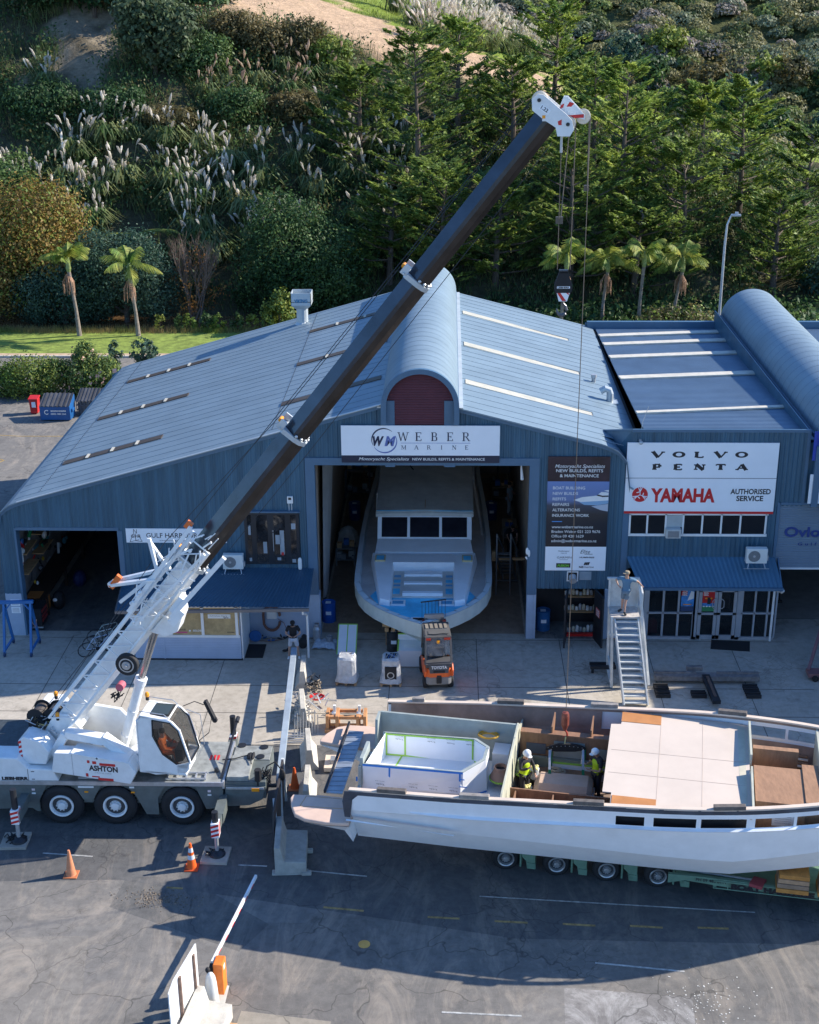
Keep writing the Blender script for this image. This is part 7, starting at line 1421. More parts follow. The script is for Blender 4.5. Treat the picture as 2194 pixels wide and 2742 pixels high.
def cone(x, y, lab, col, bands, h=.9):
    t = thing('traffic_cone', lab, 'cone', (x,y,0)); mb = MB(); mb.box(-.21+x,.21+x,-.21+y,.21+y,0,.035); mb.build('base', M('cone_base_'+('a' if bands else 'b'), (.55,.08,.02) if bands else (.5,.17,.07), .6), t, .01)
    mb = MB(); pr = [(.16,.035),(.15,.06),(.035,h),(.0,h)]; mb.lathe(pr, (x,y,0), n=24)
    c = mb.build('cone_shell', col, t, smooth=False)
    if bands:
        mb = MB()
        for z0_, z1_ in ((.36,.5), (.6,.74)): r_ = lambda z: .15-.115*(z-.06)/(h-.06)+.003; mb.lathe([(r_(z0_)-.003,z0_),(r_(z0_),z0_),(r_(z1_),z1_),(r_(z1_)-.003,z1_)], (x,y,0), n=24)
        mb.build('reflective_band', M('band_white', (.7,.75,.8), .3), c)
cone(-7.8, -15.78, 'bright orange traffic cone with two white bands beside the crane outrigger pad', M('cone_orange', (.95,.14,.02), .5), True); cone(-11.42, -16.2, 'faded plain terracotta traffic cone alone on the asphalt', M('cone_faded', (.6,.24,.12), .6, var=.15, sc_=6), False); cone(-5.1, -11.3, 'orange cone half hidden behind the long blue beam', M('cone_dark', (.6,.1,.02), .55), False, .8); cone(6.75, .2, 'orange cone standing behind the right open store door', MC['cone_dark'], False, .75)
# props, junk
t = thing('scaffold_props', 'bundle of galvanised props and clamps leaning on the second concrete barrier', 'scaffold', (-5.1,-7,0)); mb = MB(); rr = random.Random(8)
for i in range(40): p = Vector((-5.3+rr.uniform(-.45,.9), -6.5+rr.uniform(-.7,.7), .05+rr.random()*.5)); mb.bar(p, p+Vector((rr.uniform(-.5,.5),rr.uniform(-.4,.4),rr.uniform(0,.25))), .04)
mb.build('prop', galv, t)
t = thing('steel_rods', 'upright grey steel rods in a rack beside the row of barriers', 'rods', (-5.2,-8,0)); mb = MB()
for i in range(9): x = -5.45+.1*i+.0; mb.tube([(x,-8.1+.05*i,0),(x+.02,-8.0+.04*i,.75+.2*(i % 2))], .02, 6)
for i in range(5): mb.tube([(-5.9,-8.6+.14*i,.12+.02*i),(-5.0,-8.5+.14*i,.12)], .022, 6)
mb.build('rod', galv, t)
t = thing('cable_heap', 'heap of tangled cable and rope behind the farthest concrete barrier', 'heap', (-5,-4.3,0)); mb = MB()
for i in range(50): p = Vector((-5.0+rr.gauss(0,.16), -4.5+rr.gauss(0,.3), .05+rr.random()*.35)); mb.tube([p+Vector((rr.uniform(-.15,.15),rr.uniform(-.15,.15),rr.uniform(-.06,.1))) for k in range(4)], .02, 5, i % 2)
mb.build('cable', [M('cable_tan', (.35,.28,.2), .8), dark], t)
t = thing('red_strap_coil', 'red lashing strap coiled near the steel props', 'strap', (-4.9,-5.6,0)); mb = MB()
for i in range(5): mb.tube([(-4.85+(.16+.03*i)*math.cos(a), -5.7+(.14+.02*i)*math.sin(a), .3+.02*i) for a in np.linspace(0, 6.28, 14)], .02, 5)
mb.build('strap', stripe, t)
t = thing('timber_trestle', 'orange timber trestle frame with two white brackets behind the stern of the open hull', 'trestle', (-3.6,-7.3,0)); mb = MB(); tw = M('trestle_timber', (.55,.27,.12), .7, var=.15, sc_=4)
mb.box(-4.3,-3.0,-7.6,-7.45,.5,.62); mb.box(-4.25,-3.05,-7.1,-7.0,.5,.62); mb.box(-4.2,-3.1,-7.55,-7.5,.2,.3)
for x in (-4.3,-3.95,-3.2,-2.95): mb.box(x-.06,x+.06,-7.65,-7.0,0,.66)
mb.box(-4.4,-2.85,-7.72,-7.6,0,.15); mb.build('frame', tw, t, .008); mb = MB()
for x in (-4.05,-3.15): mb.box(x-.05,x+.05,-7.4,-7.3,.62,.95); mb.box(x-.1,x+.05,-7.45,-7.3,.62,.68)
mb.build('bracket', white, t)
t = thing('timber_tray', 'small timber tray with offcuts beside the ramp', 'tray', (-4,-10,0)); mb = MB(); mb.box(-4.2,-3.7,-10.35,-9.5,.05,.2,0); mb.box(-4.0,-3.85,-10.1,-9.8,.2,.35,1); mb.tube([(-3.8,-9.9,.25),(-3.7,-9.6,.3)],.05,8,2); mb.build('tray_board', [ply, grey, wood], t)
# =============== mobile stairs and machine parts on the right
st = thing('mobile_stairs', 'tall white timber stairway with a landing and back panel, a man standing on top', 'stairs', (7,-4,0)); stm = M('stair_white', (.62,.63,.6), .55, var=.15, sc_=3)
F0, F1 = Vector((7.05,-5.6,0)), Vector((6.78,-3.62,2.72)); W_ = .88
mb = MB()
for s in (-1, 1): mb.bar(F0+Vector((s*W_/2,0,.05)), F1+Vector((s*W_/2,0,.0)), .05, .22)
mb.build('stringer', stm, st)
for i in range(13):
    p = F0.lerp(F1, (i+.7)/13.2); mb = MB(); mb.box(p.x-W_/2+.02, p.x+W_/2-.02, p.y-.13, p.y+.12, p.z-.02, p.z+.03); mb.build('tread', stm, st)
mb = MB(); mb.box(6.2, 7.3, -3.75, -2.75, 2.74, 2.8); mb.build('landing', M('landing_scuffed', (.5,.46,.42), .7, var=.25, sc_=5), st)
mb = MB()
for x, y in ((6.25,-3.7),(7.35,-3.7),(6.25,-2.75),(7.35,-2.75)): mb.bar((x,y,2.8), (x+(.06 if x < 7 else .3),y+(-.4 if y < -3 else .1),0), .1)
mb.bar((6.3,-3.8,.6), (6.3,-2.7,.6), .08); mb.bar((6.3,-3.9,.15), (6.3,-2.6,.15), .1); mb.bar((7.6,-3.9,.15), (7.6,-2.6,.15), .1); mb.bar((6.3,-2.8,1.6), (7.45,-2.8,1.6), .08); mb.bar((7.33,-2.8,3.8), (7.72,-4.1,.1), .1); mb.build('leg', stm, st)
mb = MB(); mb.box(6.22, 7.3, -2.78, -2.74, 2.8, 3.95, 0); mb.box(6.12, 7.35, -2.85, -2.7, 3.95, 4.0, 0); mb.box(6.18,6.26,-2.85,-2.72,2.8,3.95,0); mb.box(7.26,7.34,-2.85,-2.72,2.8,3.95,0); mb.bar((7.36,-2.75,3.9),(7.36,-3.7,3.75),.06); mb.bar((7.36,-3.7,3.75),(7.36,-3.7,2.8),.06); mb.build('back_panel', stm, st)
t = thing('steel_skid', 'low dark steel frame beside the foot of the stairs', 'frame', (6,-2.5,0)); mb = MB(); mb.box(5.6,6.6,-3.05,-2.9,.2,.32); mb.box(5.65,5.75,-3.0,-2.9,0,.25); mb.box(5.6,6.6,-2.7,-2.6,.2,.3); mb.build('bar', dark, t)
t = thing('track_undercarriage', 'long dark steel beam resting on black rubber track blocks right of the stairs', 'undercarriage', (10,-4,0)); mb = MB(); mb.box(8.0,12.0,-3.85,-3.5,.15,.34,0); mb.box(8.0,9.6,-3.6,-3.5,.34,.4,0); mb.box(10.4,12.0,-3.6,-3.5,.34,.4,0); mb.box(9.3,9.9,-3.3,-3.1,.3,.45,0); mb.build('beam', M('undercarriage_steel', (.2,.19,.19), .6, .2, .3, 5), t)  # plain mid-grey steel for the beam
for x in (8.15, 9.5, 11.55):
    for i in range(6 if x != 9.5 else 3): mb = MB(); mb.box(x-.25, x+.3, -4.95+i*.16, -4.87+i*.16, .02, .15+.02*(i % 2)); mb.build('track_shoe', blk, t)
mb = MB(); mb.bar((9.95,-3.7,.3), (10.05,-5.6,.2), .3, .14, 0); mb.bar((9.98,-3.9,.38), (10.05,-5.3,.28), .1, .04, 1); mb.build('cross_arm', [dark, M('arm_brown', (.14,.09,.07), .6)], t)
t = thing('boat_dolly', 'dark pink dolly arm entering from the right picture edge on the shaded yard', 'dolly', (14.3,-3,0)); mb = MB(); mb.bar((14.0,-3.2,.3), (14.9,-1.2,1.1), .12, m=0); mb.box(13.95,14.8,-3.5,-3.0,.15,.3,0); mb.cyl((14.2,-3.6,.12),(14.2,-3.45,.12),.12,.12,12,1); mb.cyl((14.7,-3.6,.12),(14.7,-3.45,.12),.12,.12,12,1); mb.build('dolly_frame', [M('dull_pink', (.25,.12,.12), .5), blk], t)
t = thing('engine_stand', 'black wheeled engine stand under the half open roller door', 'stand', (14,4,0)); mb = MB(); mb.bar((13.7,3.4,.1),(14.5,3.5,.1),.1); mb.bar((14.0,3.4,.1),(14.1,3.5,1.6),.12); mb.bar((13.4,3.8,1.0),(14.1,3.5,.4),.1); mb.bar((14.4,3.5,.1),(14.3,3.5,1.5),.05); mb.build('stand_frame', blk, t)
# things behind the shop glass
for x, z, col, lab, nm in ((8.45,.14,redk,'red fuel can behind the lower left shop pane','fuel_can'), (8.5,1.3,dark,'outboard engine with a white cowl label behind the upper left shop pane','outboard_engine'), (9.0,1.25,dark,'outboard engine in the second shop pane','outboard_engine'), (12.25,1.3,dark,'outboard engine right of the shop doors','outboard_engine')):
    t = thing(nm, lab, nm.replace('_', ' '), (x,.6,z)); mb = MB()
    if nm == 'fuel_can': mb.prism([(x-.2,z),(x+.2,z),(x+.2,z+.5),(x+.1,z+.62),(x-.15,z+.6),(x-.2,z+.45)], 'y', .3, .55)
    else: mb.ball((x,.6,z+.55), (.2,.25,.2), 12, 8); mb.box(x-.07,x+.07,.5,.7,z-.4,z+.4); mb.box(x-.12,x+.12,.33,.36,z+.45,z+.6)
    mb.build('casing', col if nm == 'fuel_can' else M('engine_cowl', (.1,.11,.13), .3, var=.5, sc_=7), t)
mb = MB(); mb.box(11.1,11.6,.5,.55,1.2,2.3); o = mb.build('shop_screen', M('shop_beige', (.35,.3,.24), .7)); tag(o, 'beige partition standing behind the right leaf of the shop door', 'partition')
# =============== things inside the bays
t = thing('step_ladder', 'grey wheeled steps with handrail right of the yacht inside the bay', 'steps', (2.7,5,0)); mb = MB()
for x in (2.15, 2.75): mb.bar((x,4.2,2.0),(x+.3,5.6,.3),.06); mb.bar((x,4.2,0),(x,4.2,2.9),.06); mb.bar((x,4.2,2.9),(x+.35,5.7,1.6),.05); mb.bar((x+.35,5.7,0),(x+.35,5.7,1.6),.05)
for i in range(7): mb.box(2.2+i*.04,2.75+i*.04,4.3+i*.2,4.5+i*.2,1.9-i*.24,1.93-i*.24)
mb.box(2.15,3.2,5.45,5.55,.1,.16); mb.build('steps_frame', M('ladder_grey', (.16,.17,.18), .5, .3), t)
mb = MB(); mb.box(2.0,3.4,4.6,4.7,1.5,1.6,0); mb.box(1.95,2.1,4.3,4.5,1.6,2.0,0); mb.build('plank', wood, t)
t = thing('glove_pair', 'white gloves hanging on the right post of the bay', 'gloves', (3.15,.2,4)); mb = MB(); mb.ball((3.2,-.12,3.95),(.06,.04,.16),8,6); mb.ball((3.28,-.12,3.85),(.05,.04,.16),8,6); mb.tube([(3.15,-.1,3.7),(3.2,-.12,3.6)],.03,6); mb.build('glove', white, t)
t = thing('hanging_cloth', 'white rag hanging from the top right corner of the bay', 'rag', (2.9,.6,7)); mb = MB(); mb.tube([(2.9,.3,7.5),(2.92,.3,7.2),(2.95,.3,6.85)], [.02,.05,.07], 6); mb.build('cloth', white, t)
t = thing('covered_machine', 'machine under a crumpled white sheet left of the yacht inside the bay', 'covered machine', (-4.6,10.5,0)); mb = MB(); rr = random.Random(3); v = []; n = 14
for z, s in ((0,.55),(.3,.5),(.6,.42),(.85,.25),(.95,.05)):
    for i in range(n): a = 2*math.pi*i/n; k = s*(1+rr.uniform(-.15,.15)); v.append((-4.75+math.cos(a)*k, 9.9+math.sin(a)*k, z))
mb.add(v, [(k*n+i, k*n+(i+1) % n, (k+1)*n+(i+1) % n, (k+1)*n+i) for k in range(4) for i in range(n)]); mb.build('sheet', M('dim_sheet', (.6,.58,.52), .8), t)
t = thing('hanging_curtain', 'grey plastic curtain gathered against the buff wall inside the bay', 'curtain', (-5.1,4,0)); mb = MB(); v = []
for i in range(12): v += [(-5.2+.18*(i % 2), 3.0+i*.35, 7.0), (-5.3+.12*(i % 2), 2.5+i*.12, .6)]
mb.add(v, [(2*i, 2*i+1, 2*i+3, 2*i+2) for i in range(11)]); mb.build('sheet', M('curtain_grey', (.3,.29,.28), .6), t)
cl = 0
for (x, y, w_, d_, h_, col, nm, lab) in ((2.9,15.8,1.2,.8,.9,(.3,.2,.12),'work_bench','timber work bench beside the man in white overalls'), (3.0,10.6,.7,1.2,.85,(.4,.34,.28),'parts_table','pale table with brown parts beside the man in black'), (-4.7,16.5,1.3,.8,1.6,(.12,.12,.13),'storage_shelf','dark storage shelf in the far left corner of the bay'), (-4.7,7.6,.9,.7,.9,(.2,.21,.22),'steel_cabinet','grey steel cabinet left of the yacht inside the bay'), (1.9,18,1.6,.7,1.9,(.16,.12,.1),'far_rack','brown rack against the far wall of the bay'), (-3.6,18.5,1.8,.6,1.8,(.25,.12,.07),'timber_rack','reddish timber rack against the far left wall')):
    t = thing(nm, lab, nm.split('_')[-1], (x,y,0)); mc = M(nm+'_paint', col, .6, var=.2)
    mb = MB(); mb.box(x-w_/2,x+w_/2,y-d_/2,y+d_/2,h_-.05,h_); mb.box(x-w_/2,x+w_/2,y-d_/2,y+d_/2,.3,.34); mb.build('shelf', mc, t)
    mb = MB()
    for a in (-1,1):
        for b in (-1,1): mb.box(x+a*(w_/2-.03)-.03,x+a*(w_/2-.03)+.03,y+b*(d_/2-.03)-.03,y+b*(d_/2-.03)+.03,0,h_)
    mb.build('leg', mc, t); mb = MB(); rr = random.Random(int(x*7))
    for i in range(9):
        a, b = x+rr.uniform(-.4,.4)*w_, y+rr.uniform(-.3,.3)*d_; s = rr.uniform(.05,.13); mb.box(a-s,a+s,b-s,b+s,h_ if i % 2 else .34,(h_ if i % 2 else .34)+s*2.2, i % 4)
    mb.build('stored_part', [grey, wood, M('dim_white', (.4,.4,.38), .6), blue], t)
# workshop bench wall on the left
t = thing('workshop_bench', 'long bench crowded with boat fittings along the left wall of the dark workshop', 'bench', (-17.2,6,0)); mb = MB(); mb.box(-18.0,-17.05,1.6,14,.85,.92,0); mb.box(-17.9,-17.3,1.6,2.3,.93,.95,1)
for y in (2,5,8,11,14): mb.box(-17.15,-17.05,y-.1,y,0,.85,0)
mb.box(-17.25,-17.1,1.5,2.4,.2,.85,1); mb.build('bench_top', [M('bench_dark', (.05,.03,.022), .5), M('orange_board', (.45,.16,.04), .6)], t)
mb = MB(); rr = random.Random(21); fit = [blk, white, blue, M('tackle_yellow', (.6,.4,.02), .5), M('tackle_green', (.02,.25,.1), .5), red, grey, M('tackle_teal', (.03,.2,.25), .5)]
for i in range(110):
    y = rr.uniform(.8,12); z = rr.uniform(.95,4.2); x = -17.95+rr.random()*.25; s = rr.uniform(.06,.2); k = rr.choice([0,0,0,1,2,3,4,5,6,6,7])
    if rr.random() < .5: mb.ball((x,y,z), (s*.6,s,s), 7, 5, k)
    else: mb.bar((x,y,z), (x+.05,y+rr.uniform(-.5,.5),z+rr.uniform(-.5,.5)), s*.6, m=k)
mb.build('hung_tackle', fit, t)
mb = MB()
for y in (1.2,3.4): mb.box(-18.0,-17.5,y,y+1.6,3.1,3.14); mb.box(-18.0,-17.5,y,y+1.6,2.2,2.24)
mb.build('wall_shelf', wood, t)
mb = MB()
for i in range(6): mb.tube([(-17.7,1.0+.02*i+.22*math.cos(a),2.9+.3*math.sin(a)) for a in np.linspace(0,6.28,14)],.018,5)
mb.cyl((-17.7,.9,3.3),(-17.7,1.2,3.3),.15,.15,12); mb.build('white_rope_coil', white, t)
t = thing('tool_cart', 'black tool cart with open red lined shelves at the workshop door', 'cart', (-17.1,1,0)); mb = MB(); mb.box(-17.35,-16.95,.5,1.4,.15,.95,0)
for z in (.3,.5,.72): mb.box(-16.97,-16.93,.6,1.3,z,z+.12,1)
mb.bar((-17.35,.48,.12),(-16.9,.48,.12),.05,m=2); mb.cyl((-17.3,.5,.06),(-17.25,.5,.06),.06,.06,8,0); mb.cyl((-16.95,.5,.06),(-16.9,.5,.06),.06,.06,8,0); mb.build('cart_body', [blk, M('cart_red', (.3,.03,.03), .5), galv], t)
t = thing('sail_bag', 'black sail bag with a white mark on the workshop floor by the bench', 'bag', (-16.8,2.6,0)); mb = MB(); mb.ball((-16.8,2.6,.4),(.28,.4,.42),10,7,0); mb.ball((-16.85,2.25,.55),(.1,.03,.09),8,5,1); mb.build('bag_body', [blk, white], t)
t = thing('blue_bag', 'dark blue bag on the workshop floor behind the black sail bag', 'bag', (-16.5,5,0)); mb = MB(); mb.ball((-16.5,5,.35),(.3,.45,.38),10,7); mb.build('bag_body', M('bag_blue', (.02,.03,.12), .6), t)

# =============== people
def person(lab, loc, rz, J, top, legs, shoe, hair=(.02,.015,.01), hat=None, sleeves='short', shorts=True, vest=None, hold=None, scale=1.):
    t = thing('person', lab, 'person', loc, rz); T = frame(loc, rz, 0, 0, scale)
    P = dict(pel=(0,0,.95), wa=(0,0,1.08), ch=(0,0,1.3), nk=(0,0,1.47), hd=(0,-.015,1.56), tp=(0,-.01,1.68), sl=(.18,0,1.41), sr=(-.18,0,1.41), el=(.25,.02,1.14), er=(-.25,.02,1.14), wl=(.26,-.05,.9), wr=(-.26,-.05,.9), hl=(.27,-.09,.82), hr=(-.27,-.09,.82),
             pl=(.09,0,.9), pr=(-.09,0,.9), kl=(.1,-.02,.5), kr=(-.1,-.02,.5), al=(.1,.02,.09), ar=(-.1,.02,.09), tl=(.12,-.14,.03), tr=(-.12,-.14,.03)); P.update(J)
    def skinmesh(name, chain, rad, mat, parent, sub=1, root='pel'):
        names = []; 
        for a, b in chain:
            for k in (a, b):
                if k not in names: names.append(k)
        me = bpy.data.meshes.new(name); me.from_pydata([tuple(T @ Vector(P[k])) for k in names], [(names.index(a), names.index(b)) for a, b in chain], [])
        o = bpy.data.objects.new(name, me); COL.objects.link(o); o.parent = parent; inv = INV[t.name]; INV[o.name] = inv
        for v in me.vertices: v.co = inv @ v.co
        md = o.modifiers.new('skin', 'SKIN')
        sv = me.skin_vertices[0].data if me.skin_vertices else None
        if sv is None:
            bpy.context.view_layer.objects.active = o; me.skin_vertices  # layer made by the modifier
        for i, k in enumerate(names):
            r = rad.get(k, .05); r = r if isinstance(r, tuple) else (r, r); me.skin_vertices[0].data[i].radius = (r[0]*scale, r[1]*scale)
            me.skin_vertices[0].data[i].use_root = (k == root)
        md.use_smooth_shade = True
        s = o.modifiers.new('sub', 'SUBSURF'); s.levels = sub; s.render_levels = sub
        me.materials.append(mat); return o
    for s_ in 'lr':      # fingers and a thumb on each hand
        h = Vector(P['h'+s_]); w_ = Vector(P['w'+s_]); d = (h-w_).normalized(); side = Vector((1,0,0)) if abs(d.x) < .8 else Vector((0,1,0)); side = (side - d*side.dot(d)).normalized(); nn = d.cross(side)
        for i in range(4):
            b_ = h + side*(-.03+i*.02); L_ = (.055,.07,.065,.05)[i]; P['f%s%da' % (s_, i)] = tuple(b_+d*L_*.6+nn*.01); P['f%s%db' % (s_, i)] = tuple(b_+d*L_+nn*.03)
        P['th%sa' % s_] = tuple(h-d*.03+side*.045); P['th%sb' % s_] = tuple(h+d*.015+side*.06+nn*.015)
    body = [('pel','wa'),('wa','ch'),('ch','nk'),('nk','hd'),('hd','tp'),('ch','sl'),('sl','el'),('el','wl'),('wl','hl'),('ch','sr'),('sr','er'),('er','wr'),('wr','hr'),('pel','pl'),('pl','kl'),('kl','al'),('al','tl'),('pel','pr'),('pr','kr'),('kr','ar'),('ar','tr')]
    for s_ in 'lr':
        for i in range(4): body += [('h'+s_, 'f%s%da' % (s_, i)), ('f%s%da' % (s_, i), 'f%s%db' % (s_, i))]
        body += [('h'+s_, 'th%sa' % s_), ('th%sa' % s_, 'th%sb' % s_)]
    rad = dict(pel=(.14,.1), wa=(.13,.09), ch=(.15,.1), nk=.055, hd=(.07,.085), tp=(.07,.085), sl=.055, sr=.055, el=.04, er=.04, wl=.026, wr=.026, hl=(.035,.016), hr=(.035,.016), pl=.085, pr=.085, kl=.055, kr=.055, al=.036, ar=.036, tl=.03, tr=.03)
    for k in P:
        if k[0] == 'f' or k[:2] == 'th': rad[k] = .0085
    bo = skinmesh('body', body, rad, skin, t, 2)
    tm = M('cloth_'+lab[:14].replace(' ', '_'), top, .8, var=.08); lm = M('trouser_'+lab[:14].replace(' ', '_'), legs, .8, var=.08)
    def mid(a, b, f, n): P[n] = tuple(Vector(P[a]).lerp(Vector(P[b]), f))
    mid('sl','el',.75,'ml'); mid('sr','er',.75,'mr')
    cs = [('wa','ch'),('wa','pel'),('ch','nk2'),('ch','sl'),('ch','sr')]; mid('ch','nk',.6,'nk2')
    cs += [('sl','ml'),('sr','mr')] if sleeves == 'short' else [('sl','el'),('el','wl'),('sr','er'),('er','wr')]
    skinmesh('shirt', cs, dict(pel=(.165,.12), wa=(.155,.115), ch=(.18,.125), nk2=.07, sl=.085, sr=.085, ml=.07, mr=.07, el=.055, er=.055, wl=.042, wr=.042), tm, bo, 2, 'wa')
    mid('pl','kl',.9,'sl2'); mid('pr','kr',.9,'sr2'); e = [('pel','pl'),('pel','pr')]
    e += [('pl','sl2'),('pr','sr2')] if shorts else [('pl','kl'),('kl','al'),('pr','kr'),('kr','ar')]
    skinmesh('trousers', e, dict(pel=(.16,.115), pl=.105, pr=.105, sl2=.09, sr2=.09, kl=.075, kr=.075, al=.06, ar=.06), lm, bo, 2)
    for s_ in 'lr':
        mid('a'+s_,'t'+s_,-.15,'he'+s_); skinmesh('shoe', [('he'+s_,'t'+s_)], {'he'+s_: .048, 't'+s_: .05}, M('shoe_%d' % int(shoe[0]*100), shoe, .6), bo, 2, 'he'+s_)
    hd = Vector(P['hd']).lerp(Vector(P['tp']), .5); fw = Vector(J.get('face', (0,-1,0))).normalized(); sd_ = fw.cross(Vector((0,0,1))).normalized(); up = sd_.cross(fw)
    mb = MB(); mb.T = T; mb.ball(tuple(hd+fw*.085-up*.02), (.014,.022,.02), 6, 5)
    for s_ in (-1, 1): mb.ball(tuple(hd+sd_*s_*.083-up*.01), (.012,.02,.03), 6, 5)
    mb.build('face', skin, bo)
    mb = MB(); mb.T = T
    for s_ in (-1, 1): mb.ball(tuple(hd+fw*.084+sd_*s_*.03+up*.012), (.012,.008,.008), 6, 4)
    mb.ball(tuple(hd+fw*.083-up*.06), (.022,.006,.006), 6, 4); mb.build('eyes_and_mouth', M('feature_dark', (.08,.03,.025), .6), bo)
    mb = MB(); mb.T = T
    if hat == 'helmet':
        mb.lathe([(.135,0),(.13,.02),(.12,.05),(.1,.1),(.06,.135),(0,.145)], tuple(hd+up*.035), tuple(up), 18); mb.ball(tuple(hd+fw*.12+up*.04), (.09,.09,.012), 10, 4); mb.build('hard_hat', M('hat_white', (.82,.82,.8), .3), bo, smooth=True)
    elif hat: 
        mb.lathe([(.1,0),(.098,.05),(.08,.085),(0,.1)], tuple(hd+up*.03), tuple(up), 14); mb.ball(tuple(hd+fw*.13+up*.045), (.07,.07,.01), 10, 4); mb.build('cap', M('cap_%d' % int(hat[0]*100), hat, .8), bo)
    else: mb.lathe([(.09,-.03),(.1,.02),(.085,.07),(.05,.095),(0,.1)], tuple(hd+up*.02-fw*.015), tuple(up), 14); mb.build('hair', M('hair_dark', hair, .8), bo)
    if vest:
        P['v1'] = P['wa']; skinmesh('vest', [('pel','wa'),('wa','ch'),('ch','nk2')], dict(pel=(.18,.135), wa=(.175,.13), ch=(.2,.14), nk2=(.1,.08)), M('vest_yellow', vest, .6, var=.05), bo, 2, 'wa')
    if hold: hold(T, bo)
    return t
def phone(T, bo): mb = MB(); mb.T = T; mb.box(-.04,.04,-.33,-.31,1.1,1.17); mb.build('phone', blk, bo)
person('man in black polo shirt and pale shorts looking down at his phone by the office', (-6.12,-1.95,0), R(4), dict(kl=(.16,-.02,.5), kr=(-.16,-.02,.5), al=(.2,.02,.09), ar=(-.2,.02,.09), tl=(.24,-.13,.03), tr=(-.23,-.13,.03), el=(.29,-.04,1.16), er=(-.29,-.04,1.16), wl=(.09,-.24,1.1), wr=(-.09,-.24,1.1), hl=(.04,-.3,1.11), hr=(-.04,-.3,1.11), hd=(0,-.05,1.56), tp=(0,-.09,1.66), face=(0,-.8,-.6)), (.012,.012,.015), (.55,.56,.6), (.75,.75,.75), hat=(.015,.015,.015), hold=phone)
def shades(T, bo): mb = MB(); mb.T = T; mb.box(-.1,.04,-.12,-.095,1.64,1.67); mb.build('sunglasses', blk, bo)
person('man in blue T-shirt and grey shorts at the top of the stairs', (6.78,-3.35,2.8), R(-12), dict(el=(.42,.12,1.28), wl=(.55,.25,1.08), hl=(.57,.3,1.02), er=(-.42,.1,1.3), wr=(-.3,.0,1.1), hr=(-.24,-.04,1.06), sr=(-.2,.02,1.43), kl=(.0,-.1,.52), kr=(-.12,.02,.5), al=(-.02,-.15,.09), ar=(-.14,.08,.09), tl=(.06,-.3,.03), tr=(-.28,0,.03), face=(-.7,-.7,.1)), (.1,.2,.3), (.17,.22,.26), (.03,.03,.03), hat=(.32,.26,.18), hold=None)
person('worker in white hard hat and black long sleeves with a yellow vest in the hull', B3(4.85,.55,2.0), R(40), dict(el=(.27,-.1,1.15), wl=(.15,-.3,1.0), hl=(.12,-.36,.96), er=(-.27,-.1,1.2), wr=(-.1,-.25,1.25), hr=(-.05,-.28,1.3), hd=(0,-.05,1.56), tp=(0,-.07,1.67), face=(0,-.9,-.4)), (.03,.03,.035), (.03,.03,.04), (.03,.03,.03), hat='helmet', sleeves='long', shorts=False, vest=(.55,.75,.02))
person('worker in white hard hat and full fluorescent vest holding the green sling', B3(7.0,1.15,1.95), R(-62), dict(el=(.3,-.12,1.12), wl=(.1,-.36,1.15), hl=(.06,-.42,1.17), er=(-.28,-.1,1.15), wr=(-.12,-.34,1.22), hr=(-.08,-.4,1.26), hd=(0,-.08,1.55), tp=(0,-.12,1.65), ch=(0,-.05,1.3), face=(0,-.9,-.3)), (.04,.04,.05), (.03,.03,.04), (.03,.03,.03), hat='helmet', shorts=False, vest=(.45,.85,.02))
person('man in white overalls standing at the bench deep in the bay', (3.1,13.9,0), R(75), dict(el=(.22,-.12,1.15), wl=(.15,-.3,1.05), hl=(.14,-.36,1.04), face=(.3,-.9,-.3)), (.5,.53,.55), (.5,.53,.55), (.2,.2,.2), shorts=False)
person('man in black leaning at the pale table behind the right post of the bay', (2.95,8.6,0), R(20), dict(ch=(0,-.1,1.28), nk=(.02,-.16,1.43), hd=(.02,-.2,1.5), tp=(.02,-.25,1.6), sl=(.18,-.12,1.38), sr=(-.18,-.12,1.38), el=(.25,-.25,1.15), wl=(.15,-.42,1.0), hl=(.13,-.48,.97), er=(-.25,-.2,1.12), wr=(-.2,-.35,.95), hr=(-.2,-.4,.9), face=(0,-.7,-.7)), (.015,.015,.018), (.02,.02,.025), (.02,.02,.02), hair=(.25,.14,.09), shorts=False)
OP = S0 + Matrix.Rotation(SA, 3, 'Z') @ Vector((2.72,-.92,1.85))
person('crane operator in orange jacket sitting in the glazed crane cab', tuple(OP), SA+R(90), dict(pel=(0,0,.95), kl=(.12,-.42,.98), kr=(-.12,-.42,.98), al=(.12,-.5,.6), ar=(-.12,-.5,.6), tl=(.12,-.62,.55), tr=(-.12,-.62,.55), el=(.28,-.15,1.15), wl=(.22,-.38,1.15), hl=(.2,-.44,1.15), er=(-.28,-.15,1.15), wr=(-.22,-.38,1.12), hr=(-.2,-.44,1.12)), (.85,.2,.03), (.8,.2,.03), (.05,.05,.05), hat=None, sleeves='long', shorts=False)
# =============== vegetation
rs = np.random.RandomState(5)
def npmesh(name, V, F, mats, parent=None, mi=None):
    me = bpy.data.meshes.new(name); k = F.shape[1]
    me.vertices.add(len(V)); me.vertices.foreach_set('co', V.astype(np.float32).ravel())
    me.loops.add(F.size); me.loops.foreach_set('vertex_index', F.astype(np.int32).ravel())
    me.polygons.add(len(F)); me.polygons.foreach_set('loop_start', np.arange(0, F.size, k, dtype=np.int32)); me.polygons.foreach_set('loop_total', np.full(len(F), k, dtype=np.int32))
    for m in (mats if isinstance(mats, (list, tuple)) else [mats]): me.materials.append(m)
    if mi is not None: me.polygons.foreach_set('material_index', mi.astype(np.int32))
    me.update(calc_edges=True); me.validate()
    o = bpy.data.objects.new(name, me); COL.objects.link(o)
    if parent is not None:
        o.parent = parent; l = parent.location
        V2 = V - np.array([l.x, l.y, l.z]); me.vertices.foreach_set('co', V2.astype(np.float32).ravel())
    return o
